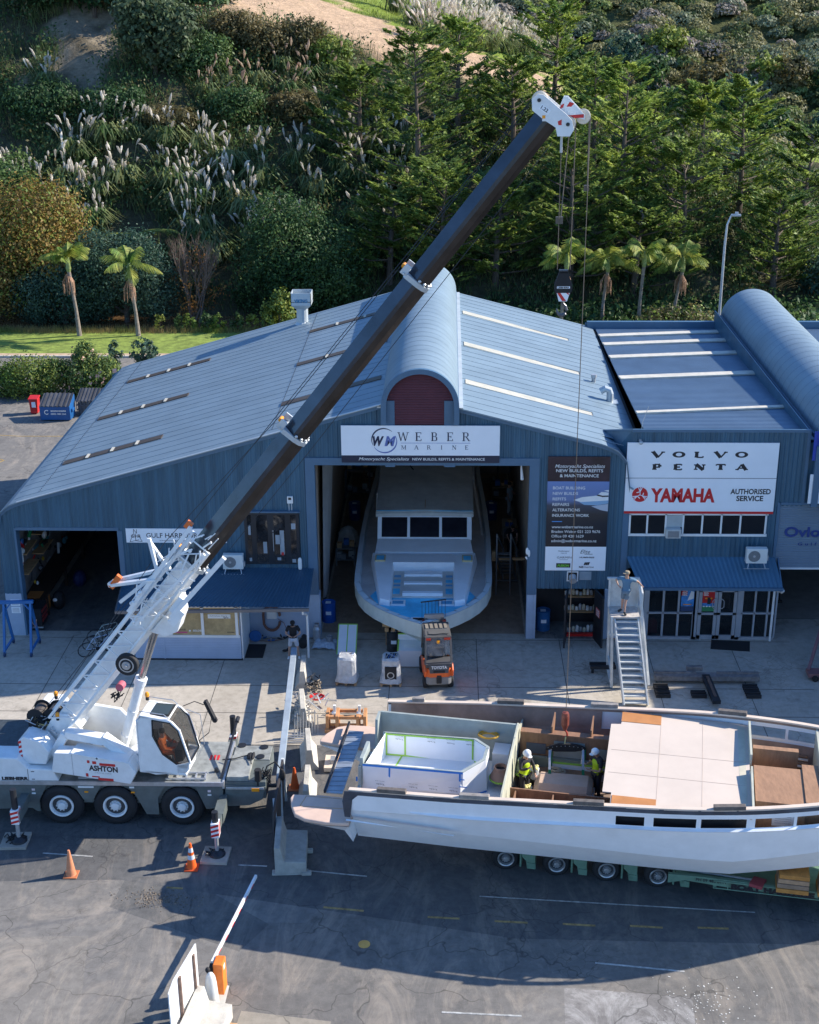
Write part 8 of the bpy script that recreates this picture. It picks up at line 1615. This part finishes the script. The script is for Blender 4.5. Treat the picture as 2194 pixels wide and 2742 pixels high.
def unit(a): return a/np.maximum(1e-6, np.linalg.norm(a, axis=1, keepdims=True))
def leaves(cent, size, nrm=None, asp=.6, droop=0.):
    """one rhombic leaf per centre; faces look along nrm with scatter"""
    n = len(cent); r = unit(rs.normal(size=(n,3)))
    if nrm is not None: r = unit(nrm+r*.75)
    a = unit(np.cross(r, rs.normal(size=(n,3)))); b = np.cross(r, a); s = (size*(.6+.8*rs.rand(n)))[:, None]
    a = a*s; b = b*s*asp
    if droop: a[:, 2] -= droop*s[:, 0]
    V = np.stack([cent-a, cent-b*.9, cent+a, cent+b*.9], 1).reshape(-1, 3)
    return V, np.arange(4*n).reshape(n, 4)
def crown_pts(blobs, n, clump=.16, shell=.75):
    """points gathered in clumps near the surface of the ellipsoids blobs=[(x,y,z,rx,ry,rz)]"""
    B = np.array(blobs); w_ = (B[:, 3]*B[:, 4]*B[:, 5])**.66; w_ /= w_.sum(); nc = max(20, n//26)
    k = rs.choice(len(B), nc, p=w_); d = unit(rs.normal(size=(nc,3))); rad = shell+(1.06-shell)*rs.rand(nc)[:, None]
    C_ = B[k, :3]+d*B[k, 3:]*rad; j = rs.randint(nc, size=n); R_ = B[k[j], 3:].mean(1)[:, None]
    off = rs.normal(size=(n,3))*R_*clump; return C_[j]+off, unit(d[j]+unit(off)*.8+np.array([0,0,.35]))
G_dark = leafmat('leaf_dark_green', (0.026,0.074,0.026), (0.074,0.136,0.046), .45); G_mid = leafmat('leaf_mid_green', (0.063,0.126,0.042), (0.137,0.210,0.063), .45); G_blue = leafmat('leaf_blue_green', (0.033,0.090,0.062), (0.098,0.163,0.105), .5)
G_yel = leafmat('leaf_yellow_green', (0.114,0.195,0.033), (0.277,0.308,0.065), .4); G_oliv = leafmat('leaf_olive', (0.095,0.095,0.038), (0.227,0.179,0.076), .4); G_gold = leafmat('leaf_gold_brown', (0.168,0.118,0.034), (0.336,0.218,0.059), .4)
G_con = leafmat('conifer_needles', (0.072,0.144,0.036), (0.312,0.384,0.084), .5, big=.5, tr=.45); G_con2 = leafmat('conifer_needles_light', (0.127,0.230,0.046), (0.414,0.483,0.103), .45, big=.5, tr=.45)
G_palm = leafmat('palm_leaf', (0.110,0.209,0.033), (0.462,0.462,0.099), .45, big=.8); G_grass = leafmat('pampas_blade', (0.078,0.146,0.045), (0.246,0.269,0.112), .4, big=.6); plume = leafmat('pampas_plume', (0.600,0.540,0.450), (0.900,0.860,0.780), .25, big=1.5, tr=.55); plumeb = leafmat('pampas_plume_pink', (0.500,0.360,0.260), (0.800,0.640,0.480), .25, big=1.5, tr=.55)
bark = M('bark', (.12,.09,.07), .9, var=.3, sc_=4, stretch=(3,3,.6)); barkg = M('grey_bark', (.24,.2,.17), .9, var=.3, sc_=4); twig = M('dry_twig', (.2,.14,.11), .9, var=.25); deadf = M('dead_frond', (.4,.24,.16), .9, var=.25, sc_=5)
def bushtree(name, lab, x, y, z, blobs, n, size, mat, trunk=.25, cat='tree', mat2=None, grp=None, flowers=None):
    t = thing(name, lab, cat, (x,y,z), 0, grp); B = [(x+b[0], y+b[1], z+b[2], b[3], b[4], b[5]) for b in blobs]
    c, nn = crown_pts(B, n); ok = c[:, 2] > z+.05; V, F = leaves(c[ok], np.full(ok.sum(), size), nn[ok]); mi = None
    if mat2: mi = (rs.rand(len(F)) < .3)
    npmesh('crown', V, F, [mat, mat2] if mat2 else mat, t, mi)
    mb = MB(); top = Vector((x, y, z+max(b[2] for b in blobs)*.8)); mb.tube([(x,y,z-.4), (x+.1,y,z+top.z*.0+ (top.z-z)*.5), tuple(top)], [trunk, trunk*.7, trunk*.25], 8)
    for b in B[:7]: mb.tube([(x,y,z+(b[2]-z)*.3), ((x+b[0])/2,(y+b[1])/2,(z+b[2])/2+.3), tuple(b[:3])], [trunk*.5, trunk*.35, .04], 6)
    mb.build('trunk', bark, t)
    if flowers:
        c2, n2 = crown_pts(B, flowers[0], .25, .95); V, F = leaves(c2, np.full(len(c2), flowers[1]), n2, .9); npmesh('blossom', V, F, flowers[2], t)
    return t
def conifer(lab, x, y, h, r, mat, n=5200, seed=0, lean=0, sweep=.6, name='conifer', grp='cypresses on the bank'):
    z = terr(x, y)-.3; t = thing(name, lab, 'tree', (x,y,z), 0, grp); q = np.random.RandomState(seed); r *= q.uniform(1.15,1.45)
    mb = MB(); mb.tube([(x,y,z),(x+lean*.3,y,z+h*.5),(x+lean,y,z+h*.9)], [.3,.2,.04], 8)
    nb = int(34+h*3.0); Cc = []; Dd = []
    for i in range(nb):
        f = .10+.88*(i/nb)**.9; zz = z+h*f; L_ = r*(1-f)**.5*(.45+.75*q.rand())+.35; a = q.rand()*6.283; d = np.array([math.cos(a), math.sin(a), .05+.25*q.rand()+.5*f*f]); p0 = np.array([x+lean*f, y, zz])
        if i % 2 == 0: mb.tube([tuple(p0), tuple(p0+d*L_*.5), tuple(p0+d*L_*.95+np.array([0,0,.1*L_]))], [.08,.05,.015], 4)
        side = np.array([-d[1], d[0], 0])/max(.3, math.hypot(d[0], d[1]))
        for s_ in range(q.randint(4, 8)):      # flat upswept sprays along the outer half of the limb
            u = .3+.75*q.rand(); c0 = p0+d*L_*u+side*q.normal()*L_*.26*(1.2-u)+np.array([0,0,.16*L_*u*u]); m = max(8, n//(nb*6)); ln = .55+.65*q.rand()
            a2 = a+q.normal()*.5; dv = np.array([math.cos(a2), math.sin(a2), .28+.3*q.rand()]); sv = np.array([-math.sin(a2), math.cos(a2), 0]); v = q.rand(m)
            Cc.append(c0+dv*(ln*v)[:, None]+sv*(q.normal(size=m)*.3*(1.05-v))[:, None]+np.array([0,0,1])*(q.normal(size=m)*.05)[:, None]); Dd.append(dv+sv*q.normal(size=(m,1))*.7+q.normal(size=(m,3))*.18)
    c = np.concatenate(Cc); d = unit(np.concatenate(Dd)); m = len(c); wd = unit(np.cross(d, np.array([0,0,1.])+.4*rs.normal(size=(m,3)))); L_ = (.16+.22*rs.rand(m))[:, None]
    V = np.stack([c-d*L_*.5, c+wd*L_*.26, c+d*L_*.9, c-wd*L_*.26], 1).reshape(-1, 3); npmesh('crown', V, np.arange(4*m).reshape(m, 4), mat, t)
    mb.build('trunk', bark, t); return t
CON = [(-2.5,66,15.5,4.6,0,'broad dark cypress right of the bare sandy slope, beside the top of the crane boom'), (-7.8,72,8.7,3.2,0,'low spreading cypress under the sandy field, left of the boom tip'), (9.7,82,11.5,4.4,1,'tall ragged cypress on the skyline behind the boom head'), (5.8,75,9.4,4.0,0,'wide cypress just left of the boom head'), (14.4,66,14.5,4.2,1,'big light green cypress with a star shaped top, right of the boom head'), (9.9,60,11.8,3.4,0,'dark cypress directly behind the hanging ropes'), (25.2,70,12.3,3.8,1,'feathery cypress at the right edge of the grassy slope'), (19.4,63,9.9,4.0,0,'shaded cypress behind the street lamp'), (26.3,60,7.8,3.8,0,'low cypress in the lower right corner of the bank'), (3.8,60,8.5,4.2,0,'deep green cypress behind the ridge of the right roof'), (-.6,59,10.2,3.6,0,'dark cypress behind the barrel roof'), (17.9,75,8.1,3.2,1,'pale cypress with bare grey limbs beside it'), (.8,78,10.5,2.8,1,'small pointed cypress below the pampas clumps'), (29.5,66,10.5,3.5,0,'cypress cut by the right picture edge'), (-4.8,60,7.5,3.4,0,'low dark cypress behind the left end of the barrel roof'), (12.6,72,11.5,3.2,0,'cypress between the boom head and the star topped cypress'), (22.5,76,9.5,3.2,1,'upper cypress near the far grassy slope'), (15.0,59.5,7.0,3.6,0,'low cypress behind the right hand palms')]
for i, (x, y, h, r, k, lab) in enumerate(CON): conifer(lab, x, y, h, r, (G_con, G_con2)[k], int(9500+h*r*130), i+3, rs.uniform(-.5,.5))
bushtree('golden_tree', 'large rounded tree with golden brown top and yellow green sides at the left picture edge', -33.2, 57, 0, [(0,0,6.5,4.6,3.6,3.8),(-3.5,.5,5,3.6,3,3.6),(2.4,-.5,4,2.8,2.6,3),(-2,-1,3,3.5,2.5,2.8),(1,0,8.5,3,2.6,2)], 30000, .13, G_gold, mat2=G_yel)
bushtree('pohutukawa_tree', 'low blue green tree behind the first palm on the lawn', -30.2, 54.5, 0, [(0,0,2.4,3.0,2,2.3),(-2.2,0,2,1.8,1.6,1.8),(1.8,0,3,1.9,1.7,2)], 14000, .105, G_blue)
bushtree('pohutukawa_tree', 'taller blue green tree behind the second palm on the lawn', -25.4, 55, 0, [(0,0,4.2,3.4,2.2,2.9),(-1.9,0,5.2,2.2,2,1.9),(2.3,-.3,2.8,2,1.8,2.6),(-2.2,0,2.3,2,1.8,2.1),(1,0,5.6,1.6,1.6,1.4)], 20000, .105, G_blue)
bushtree('dark_broadleaf_tree', 'dense dark green tree behind the ridge of the left roof', -12.4, 57.5, 0, [(0,0,5.5,3.4,3,3.5),(-1.2,0,8,2,2,1.7),(2.6,0,3.8,3,2.6,3.4),(-2.4,0,3,2.4,2.4,2.8),(1,-.5,2.5,3.4,2.6,2.2)], 24000, .12, G_dark, mat2=G_mid)
bushtree('broadleaf_tree', 'pale leaved broad tree at the top of the bank right of the clay cliff', -26.8, 79.5, terr(-26.8,79.5), [(0,0,4,3,2.4,2.8),(1.5,0,2.6,2.2,2,2),(-1.2,0,5.4,2,2,1.7),(2.4,0,4.2,1.9,1.8,1.6)], 8000, .22, leafmat('leaf_pale_broad', (0.070,0.110,0.050), (0.160,0.200,0.100), .4))
bushtree('dark_broadleaf_tree', 'dark tree on the skyline above the clay cliff', -33.5, 86, terr(-33.5,86), [(0,0,3.5,4,2.6,2.6),(4,0,3.2,3,2.4,2.4),(-4,0,3.4,3.5,2.4,2.6)], 9000, .22, G_dark)
for i, (x, y, r, h, m, lab) in enumerate(((-22.8,80.5,2.6,3.4,G_mid,'rounded green bush under the sandy field, left end'), (-17.4,84,2.4,3.2,G_oliv,'brownish bush on the lip of the sandy field'), (-14.2,85,2.3,3.6,G_oliv,'olive bush on the lip of the sandy field beside a greener one'), (-11.3,84.5,1.9,3.0,G_yel,'bright green bush at the lip of the sandy field'), (-20.2,85,2.2,3.0,G_oliv,'brown green bush at the left end of the sandy field'), (-19,76,2.4,2.8,G_mid,'mid green bush halfway up the left bank'), (-29.5,73.5,2.6,3.2,G_dark,'dark bush below the clay cliff'), (-24.5,73,2.2,2.6,G_oliv,'olive bush below the pale leaved tree'), (-36,74,3,3,G_dark,'dark bush at the left picture edge below the cliff'), (-8.6,80,2.0,2.6,G_oliv,'olive bush under the low spreading cypress'), (-14,77,2,2.4,G_oliv,'gold tipped bush in the middle of the left bank'), (-38.5,66,3.5,4,G_mid,'green bush behind the golden tree at the left picture edge'), (31,60,2.4,3.4,G_blue,'grey green bush at the right picture edge'), (24.5,80,2.6,3,G_blue,'silver green bush beyond the feathery cypress'))):
    bushtree('bank_bush', lab, x, y, terr(x,y)-.2, [(0,0,h*.5,r,r*.85,h*.55),(r*.5,0,h*.75,r*.6,r*.6,h*.3),(-r*.5,0,h*.6,r*.6,r*.6,h*.35)], 5200, .14, m, .12, 'bush')
bushtree('shrub', 'pale young shrub between the chimney and the boom behind the left roof', -12.9, 51.5, 0, [(0,0,1.5,1.1,1,1.3),(.3,0,2.5,.7,.7,.9)], 2600, .12, G_yel, .06, 'shrub', G_mid)
bushtree('car_park_shrub', 'wide green shrub behind the red bin', -27.4, 34.8, 0, [(0,0,1.2,2.0,1.4,1.25),(1.6,0,1.3,1.1,1.1,1.05),(-1.3,0,.9,1.1,1.1,.95)], 12000, .085, G_yel, .08, 'shrub', G_mid)
bushtree('car_park_shrub', 'tall shrub with pink blossom behind the blue skip', -23.7, 35.2, 0, [(0,0,1.2,1.8,1.3,1.3),(0.1,0,2.5,.7,.7,.9),(1.2,0,1.3,1.1,1.1,1.1)], 12000, .085, G_mid, .08, 'shrub', G_yel, None, (70, .16, M('pink_blossom', (.75,.45,.38), .8, var=.15)))
bushtree('car_park_shrub', 'reddish shrub cut by the left picture edge beside the wide green one', -31.2, 34.5, 0, [(0,0,1.3,1.4,1.2,1.4)], 2600, .12, G_oliv, .06, 'shrub')
bushtree('small_shrub', 'tiny shrub at the road edge beside the roof corner', -20.6, 39, 0, [(0,0,1.9,.8,.6,.9)], 900, .12, G_blue, .05, 'shrub'); bushtree('small_shrub', 'tiny shrub left of the one at the roof corner', -22.6, 39.2, 0, [(0,0,1.6,.45,.4,.8)], 500, .12, G_blue, .04, 'shrub')
bushtree('hedge', 'clipped reddish green hedge behind the flat roof by the street lamp', 16.9, 48, 0, [(-1.3,0,1.5,1.9,1.2,1.2),(1.3,0,1.3,1.8,1.2,1.1),(0,0,1.2,2.6,1.2,1.5)], 7000, .13, G_oliv, .1, 'hedge', G_yel)
for i in range(9): x = -22+i*1.15+rs.uniform(-.3,.3); bushtree('verge_seedling', 'small seedling shrub at the creek edge, number %s from the left of nine' % ('one','two','three','four','five','six','seven','eight','nine')[i], x, 51.9, 0, [(0,0,.7,.45,.4,.7)], 350, .1, (G_yel, G_mid)[i % 2], .03, 'shrub', None, 'seedlings along the creek')
# bare trees
def baretree(lab, x, y, z, h, spread, seed, n=150, col=None, lf=None):
    t = thing('bare_tree', lab, 'tree', (x,y,z)); q = random.Random(seed); mb = MB()
    def br(p, d, L_, r, dep):
        e = p+d*L_; m_ = p+d*L_*.5+Vector((q.uniform(-.06,.06),q.uniform(-.06,.06),0))*L_; mb.tube([p, m_, e], [r, r*.8, r*.55], 4 if dep < 3 else 5)
        if dep <= 0: return
        for k in range(3 if dep > 1 else 4):
            nd = (d*1.1+Vector((q.uniform(-1,1)*spread,q.uniform(-1,1)*spread,q.uniform(-.1,.6)))).normalized(); br(e if k else m_, nd, L_*q.uniform(.6,.85), r*.55, dep-1)
    for i in range(7): br(Vector((x+q.uniform(-.4,.4),y+q.uniform(-.3,.3),z)), Vector((q.uniform(-.45,.45),q.uniform(-.3,.3),1)).normalized(), h*.32, .07, 4)
    mb.build('branch', col or twig, t)
    if lf: c, nn = crown_pts([(x,y,z+h*.42,h*.3,h*.25,h*.35)], 900); V, F = leaves(c, np.full(len(c), .09)); npmesh('leaf', V, F, lf, t)
baretree('leafless brown purple tree with a few orange leaves right of the second palm', -19.9, 55, 0, 7.2, .42, 4, lf=leafmat('orange_leaf', (0.300,0.120,0.030), (0.400,0.200,0.050), .3)); baretree('bare grey tree high on the right bank beside the star topped cypress', 20.2, 72, terr(20.2,72), 8.5, .6, 9, col=barkg); baretree('small bare shrub halfway up the right bank', 12, 62, terr(12,62), 4, .8, 12, col=barkg)
# palms
def palm(lab, x, y, h, seed, tilt=0, z=0, skirt=True):
    t = thing('palm_tree', lab, 'palm', (x,y,z), 0, 'palms by the road' ); q = random.Random(seed); mb = MB(); tp_ = Vector((x+tilt, y, z+h)); mb.tube([(x,y,z),(x+tilt*.2,y,z+h*.4),(x+tilt*.7,y,z+h*.8),tuple(tp_)], [.2,.13,.12,.14], 9)
    mb.build('trunk', barkg, t); mb = MB(); mb.lathe([(.12,0),(.2,.3),(.15,.9),(.1,1.2)], (tp_.x,tp_.y,tp_.z-.1), n=10); mb.build('crownshaft', M('crownshaft_green', (.22,.28,.1), .5), t)
    for i in range(13):
        a = i*2.4+q.uniform(-.3,.3); el = q.uniform(.15,1.35); L_ = q.uniform(2.3,3.2); d = Vector((math.cos(a)*math.cos(el), math.sin(a)*math.cos(el), math.sin(el))); p = tp_+Vector((0,0,.9)); pts = []; V = []; side = Vector((-math.sin(a), math.cos(a), 0))
        for k in range(13): u = k/12; pts.append(p+d*L_*u+Vector((0,0,-1))*(L_*.65*u*u)*(1.1-.4*math.sin(el))+side*.0)
        mb = MB(); mb.tube(pts, [.03]*12+[.008], 4, 0)
        for k in range(2, 13):
            for j in (0, .33, .66):
                u = min(12, k+j); b = pts[k].lerp(pts[min(12,k+1)], j); fl = .75*math.sin(math.pi*min(.97, u/12.6+.05))+.12; dr = (pts[min(12,k+1)]-pts[k-1]).normalized()
                for s in (-1, 1):
                    tipv = (side*s*.75+dr*.55+Vector((0,0,-.55-q.random()*.35))).normalized(); e = b+tipv*fl; w_ = dr*.032; mb.add([b-w_, b+w_, e+w_*.3, e-w_*.3], [(0,1,2,3)], 1)
        mb.build('frond', [G_palm, G_palm], t)
    if skirt:
        mb = MB()
        for i in range(46): a = q.uniform(0,6.28); b = tp_+Vector((math.cos(a)*.15-.1,math.sin(a)*.12,-.25)); mb.tube([b, b+Vector((math.cos(a)*.28,math.sin(a)*.2,-.5)), b+Vector((math.cos(a)*.3,math.sin(a)*.2,-1.1-q.random()*.5))], [.025,.02,.006], 3)
        mb.build('dead_skirt', deadf, t)
palm('left palm of the pair on the lawn, leaning a little', -28.0, 50.3, 5.0, 1, -.35); palm('right palm of the pair on the lawn, with a brown skirt of dead fronds', -23.5, 50.3, 4.5, 2, -.3); palm('palm behind the hook block with a dry brown skirt', 8.4, 50, 5.2, 3, .3); palm('drooping palm right of the hook block', 11.9, 54, 4.2, 4, .3); palm('upright slender palm, third from the left behind the right roof', 14.6, 53, 4.8, 5, .2, 0, False); palm('bushy palm with yellow fronds, nearest to the street lamp', 17.4, 54, 4.2, 6, .5)
# tree ferns
for x, y, h, s_, lab in ((-26.6,59,4.2,5,'tree fern with flat bright fronds above the blue green trees'), (-23.4,60,3.6,6,'smaller tree fern right of the bigger one')):
    z = terr(x,y); t = thing('tree_fern', lab, 'fern', (x,y,z)); q = random.Random(s_); mb = MB(); mb.tube([(x,y,z),(x,y,z+h)], [.15,.11], 8); mb.build('trunk', bark, t)
    for i in range(13):
        a = i*.483+q.uniform(-.1,.1); d = Vector((math.cos(a), math.sin(a), .22)); side = Vector((-math.sin(a), math.cos(a), 0)); p = Vector((x,y,z+h)); L_ = q.uniform(1.9,2.4); mb = MB(); pts = [p+d*L_*k/10+Vector((0,0,-.5*L_*(k/10)**2.2)) for k in range(11)]; mb.tube(pts, .02, 4)
        for k in range(1, 11):
            fl = .5*math.sin(math.pi*min(.95,k/11+.1))+.05
            for s in (-1, 1): b = pts[k]; e = b+(side*s+d*.25+Vector((0,0,-.15))).normalized()*fl; w_ = d*.08; mb.add([b-w_, b+w_, e+w_*.3, e-w_*.3], [(0,1,2,3)])
        mb.build('frond', G_yel, t)
# pampas grass
def pampas(lab, x, y, s, npl, seed, pm, nbl=170, grp='pampas clumps on the bank'):
    z = terr(x,y)-.1; t = thing('pampas_plant', lab, 'pampas plant', (x,y,z), 0, grp); q = np.random.RandomState(seed); V = []; n = nbl
    a = q.rand(n)*6.283; L_ = s*(.7+.6*q.rand(n)); out = .35+.75*q.rand(n); b = np.stack([x+q.normal(size=n)*.2*s, y+q.normal(size=n)*.2*s, np.full(n, z)], 1); d = np.stack([np.cos(a), np.sin(a), np.zeros(n)], 1)
    p1 = b+d*(out*L_*.45)[:, None]+np.array([0,0,1])*(L_*.85)[:, None]; p2 = b+d*(out*L_*1.05)[:, None]+np.array([0,0,1])*(L_*.45)[:, None]; w_ = np.stack([-np.sin(a), np.cos(a), np.zeros(n)], 1)*.035*s
    Vv = np.stack([b-w_, b+w_, p1+w_, p1-w_, p1-w_, p1+w_, p2+w_*.2, p2-w_*.2], 1).reshape(-1, 3); npmesh('blades', Vv, np.arange(8*n).reshape(2*n, 4), G_grass, t)
    mb = MB()
    for i in range(npl):
        a = q.rand()*6.283; o = q.rand()*.8*s; H_ = s*(.8+1.1*q.rand()); p = Vector((x+math.cos(a)*o*.4, y+math.sin(a)*o*.4, z+.3)); e = Vector((x+math.cos(a)*o*1.3, y+math.sin(a)*o*1.3, z+H_)); mb.tube([p, e], .014, 3, 0)
        dd_ = (e-p).normalized(); f = e+dd_*(.35+.5*q.rand())*min(s,1.3)+Vector((q.uniform(-.3,.3),q.uniform(-.2,.2),-.08)); mb.tube([e-dd_*.1, e.lerp(f,.35), e.lerp(f,.7), f+Vector((q.uniform(-.12,.12),0,-.08))], [.02,q.uniform(.07,.15),q.uniform(.06,.12),.012], 5, 1)
    mb.build('plume', [M('plume_stem', (.3,.28,.14), .8), pm], t)
PX = [(-37.9,69.6),(-35.8,69),(-34.3,67),(-33,68.5),(-32,66.6),(-31.2,68),(-30,67.5),(-29.3,69.8),(-28.5,68.6),(-26.8,68),(-25.3,69.2),(-24,67.8),(-22.5,66.8),(-21.3,68.4),(-20.2,67.2),(-18.7,67.2),(-17.4,69),(-16.4,67.4),(-15,68.8),(-13.6,68.5),(-12.2,70),(-10.6,70.5),(-9.2,69),(-7.9,69.8),(-6.2,71.5),(-5,71),(-3.6,73),(-3.2,69.5),(-20,63),(-16.5,64),(-14.5,62.5),(-9.5,65),(-7,66),(-5.5,64),(-18.3,61),(-8,61),(-11.5,63.5)]
for i, (x, y) in enumerate(PX+PX[:28]): pampas(('pampas clump with white plumes among the clumps in a band across the lower left bank' if i < 28 or i > 36 else 'pampas clump with few plumes low on the bank behind the trees'), x+rs.normal()*.8, y+rs.normal()*3.2, rs.uniform(1.2,2.4), int(rs.choice([4,6,9,13,17])) if i < 28 or i > 36 else 3, i, plume)
for i, (x, y) in enumerate(((-19.9,79),(-17.4,80),(-15.6,82.5),(-13.1,82),(-11.2,83),(-21.8,77.5),(-18.5,77),(-14.6,79.5))): pampas('tawny pampas clump with tan plumes below the sandy field', x, y, 1.7, 8, 60+i, plumeb, 130, 'tawny pampas below the field')
for i, (x, y, s) in enumerate(((-2.2,104,2.0),(.4,108,2.2),(2.6,109,2.0),(4.6,112,2.1),(6.6,116,1.9),(8.6,118,1.9),(10.2,120,1.8),(-4.0,117,2.2),(-1.6,121,2.2),(1.0,123,2.2),(3.5,126,2.2),(-6.5,128,2.4))): pampas('pampas clump thick with pinkish white plumes on the lit hilltop beside the sandy field', x, y, s*1.1, 80, 90+i, plume, 60, 'pampas on the hilltop')
# undergrowth nobody could count
def scatter(name, lab, pts, n_leaf, size, mats, spread, hgt, asp=.6):
    P = np.array(pts); k = rs.randint(len(P), size=n_leaf); off = rs.normal(size=(n_leaf,3))*np.array([spread,spread,hgt*.35]); c = P[k]+off; c[:, 2] += hgt*.55
    V, F = leaves(c, np.full(n_leaf, size), np.tile(np.array([[0,-.3,.6]]), (n_leaf,1)), asp); o = npmesh(name, V, F, mats, None, rs.randint(len(mats), size=n_leaf) if len(mats) > 1 else None); return tag(o, lab, 'undergrowth', None, 'stuff')
pts = []
while len(pts) < 900:
    x, y = rs.uniform(-48,36), rs.uniform(58,89)
    if -36.5 < x < -30.8 and 76 < y < 87.5: continue
    pts.append((x, y, terr(x,y)))
scatter('bank_undergrowth', 'dark tangled undergrowth covering the steep bank', pts, 80000, .16, [G_dark, G_mid, G_oliv, G_dark], .8, 1.5)
pts2 = [(rs.uniform(-6,36), rs.uniform(51,58), 0) for _ in range(260)]; scatter('foot_undergrowth', 'dark undergrowth along the foot of the bank behind the right roofs', pts2, 15000, .19, [G_dark, G_mid, G_dark], .7, 1.2)
def tufts(name, lab, pts, n, s, mat):
    P = np.array(pts)[rs.randint(len(pts), size=n)]+rs.normal(size=(n,3))*np.array([.7,.7,0]); P[:, 2] = [terr(a, b)-.1 for a, b in P[:, :2]]; a = rs.rand(n)*6.283; L_ = s*(.6+.8*rs.rand(n)); d = np.stack([np.cos(a)*.5, np.sin(a)*.5, np.full(n, .9)], 1); w_ = np.stack([-np.sin(a), np.cos(a), np.zeros(n)], 1)*.04
    e = P+d*L_[:, None]; V = np.stack([P-w_, P+w_, e+w_*.2, e-w_*.2], 1).reshape(-1, 3); return tag(npmesh(name, V, np.arange(4*n).reshape(n,4), mat), lab, 'grass', None, 'stuff')
tufts('bank_grass', 'long coarse grass hanging on the bank', pts, 42000, 1.3, G_grass)
q2 = [(rs.uniform(-30,14), rs.uniform(96,135)) for _ in range(900)]
tufts('hilltop_grass', 'short grass on the hilltop', [(a, b, 0) for a, b in q2 if b > 112-.35*a], 9000, .35, leafmat('hill_grass', (0.160,0.220,0.040), (0.300,0.340,0.070), .3))
pts = []; sb_ = []
while len(pts) < 520:
    x, y = rs.uniform(2,75), rs.uniform(126,182)
    if x < 12+(140-y)*.4: continue
    r = rs.uniform(1.2,2.9); pts.append((x,y,terr(x,y),r))
def canopy(name, lab, blobs, per, size, mats):
    Vs = []; m_ = []
    for (x, y, z, r) in blobs:
        n = int(per*r); d = unit(rs.normal(size=(n,3))); d[:, 2] = np.abs(d[:, 2])*.9; c = np.array([x,y,z+r*.15])+d*r*np.array([1,1,.85])*(.8+.25*rs.rand(n)[:, None]); V, F = leaves(c, np.full(n, size), d+np.array([0,0,.2])); Vs.append(V); m_.append(np.full(n, rs.randint(len(mats))))
    V = np.concatenate(Vs); return tag(npmesh(name, V, np.arange(len(V)).reshape(-1,4), mats, None, np.concatenate(m_)), lab, 'scrub', None, 'stuff')
canopy('far_scrub', 'grey green native scrub covering the far hillside', pts, 190, .25, [leafmat('leaf_olive_scrub', (.2,.2,.08), (.32,.3,.14), .35), leafmat('leaf_green_scrub', (.14,.2,.06), (.26,.32,.1), .35), leafmat('leaf_sage_scrub', (.16,.2,.12), (.28,.32,.2), .35), leafmat('leaf_grey_scrub', (.28,.24,.2), (.42,.37,.31), .3), leafmat('leaf_deep_scrub', (.07,.1,.035), (.13,.17,.06), .35), MC['leaf_olive_scrub']])
for i in range(14):
    x, y = 16+i*3.0+rs.uniform(-1,1), 128+rs.uniform(0,30); r = rs.uniform(2,3.2); z = terr(x,y); bushtree('far_tree', ('dark','pale','olive','bluish')[i % 4]+' crowned tree on the far hillside, '+('nearest the pampas','among low scrub','above the grassy slope','beside a clearing','on the upper slope','near the top edge','below a darker clump','in the middle of the slope','beyond the bare grey tree','above the feathery cypress','by the right picture edge, lower','by the right picture edge, upper','beyond the right edge cypress','at the far right corner')[i], x, y, z, [(0,0,2.5,r,r,2.2),(r*.6,0,3.6,r*.6,r*.6,1.4)], 1500, .3, (G_dark, G_yel, G_oliv, G_blue)[i % 4], .2, 'tree', None, 'trees on the far hillside')
pts = [(rs.uniform(-47,-28), rs.uniform(88,99)) for _ in range(60)]; canopy('skyline_bush', 'dark bush along the top left skyline', [(a,b,terr(a,b),rs.uniform(2,3.4)) for a, b in pts]+[(a,b,terr(a,b),rs.uniform(1.2,2.2)) for a, b in [(rs.uniform(-29,-21), rs.uniform(88,93)) for _ in range(16)]], 120, .3, [G_dark, G_dark, G_mid])
# grass blades on the verge edge by the creek
tufts_v = rs.rand(7000,2)*np.array([45,1.4])+np.array([-50,50.9]); P = np.column_stack([tufts_v, np.full(7000,.08)]); e = P+np.column_stack([rs.normal(size=(7000,2))*.1, .18+.3*rs.rand(7000)]); w_ = np.array([.02,0,0]); V = np.stack([P-w_,P+w_,e+w_*.2,e-w_*.2],1).reshape(-1,3); tag(npmesh('creek_edge_grass', V, np.arange(28000).reshape(-1,4), leafmat('verge_blade', (0.140,0.200,0.040), (0.350,0.250,0.120), .3)), 'dry grass along the creek', 'grass', None, 'stuff')
# street lamp
t = thing('street_lamp', 'tall grey street lamp leaning in front of the cypresses behind the right shed', 'street lamp', (16.2,30,0)); mb = MB(); mb.tube([(16.15,30,0),(16.15,30,10.5),(16.2,30,11.8),(16.4,30,12.35)], [.1,.075,.06,.05], 10); mb.build('pole', galv, t); mb = MB(); mb.box(16.38,16.95,29.9,30.1,12.3,12.42); mb.box(16.6,16.8,29.95,30.05,12.42,12.55); mb.build('lamp_head', galv, t, .02)
